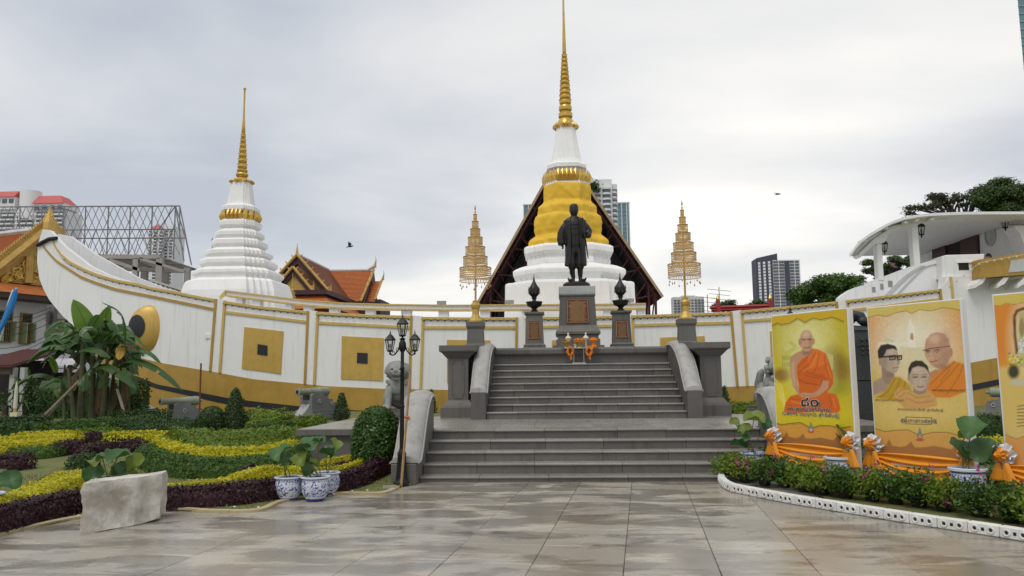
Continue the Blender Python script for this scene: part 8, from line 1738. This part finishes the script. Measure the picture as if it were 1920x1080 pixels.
# people on the stern deck
skin = M('skin', (.42, .24, .16), rough=.55); hair = M('black_hair', (.012, .011, .012), rough=.5); navyc = M('navy_shirt', (.012, .016, .035), rough=.85); dkred = M('maroon_scarf', (.06, .012, .018), rough=.85)
def person(px, py, Y, zf, label, shirt, hatc, lean):
    hd = at(px, py, Y); root = thing('person', (hd.x, Y, zf), label, 'person', local=False); H = hd.z; s_ = .95
    b = MB(); b.ball(hd, .098 * s_, 14, 10, (.86, 1.0, 1.2)); b.ball(hd + Vector((-.075, -.03, -.045)), .035, 8, 6, (1.4, .8, .8)); b.ball(hd + Vector((-.098, -.02, -.005)), .018, 6, 5, (1, .8, 1.4)); b.ball(hd + Vector((.01, -.09, -.01)), .02, 6, 5, (.9, .5, 1.4))
    sh_ = hd + Vector((lean * .2, 0, -.24)); b.tube([hd + Vector((.015, 0, -.08)), sh_ + Vector((0, 0, .06))], [.05, .058], 8)
    hip = sh_ + Vector((lean * .35, 0, -.52)); b.loft([[(c[0] + rx * math.cos(t), c[1] + ry * math.sin(t), c[2]) for t in np.linspace(0, 6.2832, 16, endpoint=False)] for c, rx, ry in ((hip, .15, .12), (hip.lerp(sh_, .4), .14, .115), (hip.lerp(sh_, .8), .17, .12), (sh_ + Vector((0, 0, .02)), .13, .10), (sh_ + Vector((0, 0, .06)), .06, .06))])
    zl = zf
    for k_ in (-1, 1):
        b.tube([hip + Vector((0, k_ * .08, .02)), hip + Vector((-.02, k_ * .09, -.42)), (hip.x + .02, hip.y + k_ * .09, zl + .06)], [.095, .065, .045], 8); b.tube([(hip.x + .05, hip.y + k_ * .09, zl + .05), (hip.x - .14, hip.y + k_ * .1, zl + .03)], [.05, .035], 7)
        el = sh_ + Vector((-.1, k_ * .2, -.27)); wr = el + Vector((-.22, -.05 * k_, -.06)); b.tube([sh_ + Vector((0, k_ * .15, 0)), el, wr], [.055, .045, .032], 8); b.tube([wr, wr + Vector((-.07, 0, -.01))], [.034, .03], 7)
        for f_ in range(4): b.tube([wr + Vector((-.07, -.025 + f_ * .017, 0)), wr + Vector((-.12, -.025 + f_ * .017, -.01)), wr + Vector((-.135, -.025 + f_ * .017, -.04))], [.009, .009, .007], 5)
        b.tube([wr + Vector((-.03, -.035, 0)), wr + Vector((-.08, -.05, .0))], [.011, .008], 5)
    remesh('body', b, .0125, skin, root, 2)
    c = MB(); c.loft([[(q[0] + rx * math.cos(t), q[1] + ry * math.sin(t), q[2]) for t in np.linspace(0, 6.2832, 18, endpoint=False)] for q, rx, ry in ((hip + Vector((0, 0, -.06)), .18, .145), (hip.lerp(sh_, .4), .17, .14), (hip.lerp(sh_, .8), .195, .145), (sh_ + Vector((0, 0, .03)), .15, .12), (sh_ + Vector((0, 0, .075)), .075, .075))])
    for k_ in (-1, 1): c.tube([sh_ + Vector((0, k_ * .13, 0)), sh_ + Vector((-.06, k_ * .2, -.18))], [.08, .07], 8)
    remesh('shirt', c, .014, shirt, root, 3)
    t_ = MB(); t_.loft([[(q[0] + rx * math.cos(t), q[1] + ry * math.sin(t), q[2]) for t in np.linspace(0, 6.2832, 16, endpoint=False)] for q, rx, ry in ((hip + Vector((0, 0, -.12)), .17, .15), (hip + Vector((0, 0, .02)), .165, .14))])
    for k_ in (-1, 1): t_.tube([hip + Vector((0, k_ * .08, 0)), hip + Vector((-.02, k_ * .09, -.42)), (hip.x + .02, hip.y + k_ * .09, zl + .08)], [.11, .085, .07], 8)
    remesh('trousers', t_, .016, navyc, root, 2)
    h_ = MB(); h_.ball(hd + Vector((.012, 0, .035)), .108 * s_, 14, 8, (.92, 1.0, 1.0)); h_.ball(hd + Vector((.045, 0, -.01)), .09, 10, 7, (.8, 1.0, 1.1)) 
    if hatc: h_.ball(hd + Vector((-.1, 0, .07)), .07, 10, 6, (1.1, 1.0, .2))
    remesh('cap' if hatc else 'hair', h_, .014, navyc if hatc else hair, root, 2); return root
person(1675, 494, 28.4, zd - .1, 'person in navy cap and shirt leaning on the stern parapet', navyc, True, .45)
person(1853, 482, 27.6, zd - .1, 'person with dark hair seen just above the stern gallery', dkred, False, .1)
# loose bits on the ground
a = atz(730, 914, .03); solo(MB().cbox((a.x, a.y, .014), .17, .06, .04, .1), 'loose_stone', granite_lite, (a.x, a.y, .014), 'small loose grey slab lying beside the lamp base', 'stone')
rl = random.Random(12)
for i, (x, y) in enumerate(((660, 920), (688, 919), (484, 951), (465, 957), (440, 950), (147, 966), (625, 926))):
    a = atz(x, y, .02); mb = MB(); mb.loft([[(a.x + .02 * math.cos(t) * rl.uniform(.7, 1.3), a.y + .014 * math.sin(t), .018 + .006 * math.sin(t * 2)) for t in np.linspace(0, 6.28, 7, endpoint=False)], [(a.x + rl.uniform(-.004, .004), a.y, .03)] * 7])
    where = ('third of the petals left of the lamp', 'petal nearest the lamp base', 'petal by the left porcelain pot', 'petal at the kerb bend', 'petal right of the stone block', 'petal beside the stone block', 'petal behind the rear porcelain pot')[i]
    solo(mb, 'fallen_petal', M('petal_white', (.7, .68, .62), rough=.7), (a.x, a.y, .018), 'small white fallen ' + where.replace('third of the petals', 'petal some way'), 'petal', 'fallen petals')
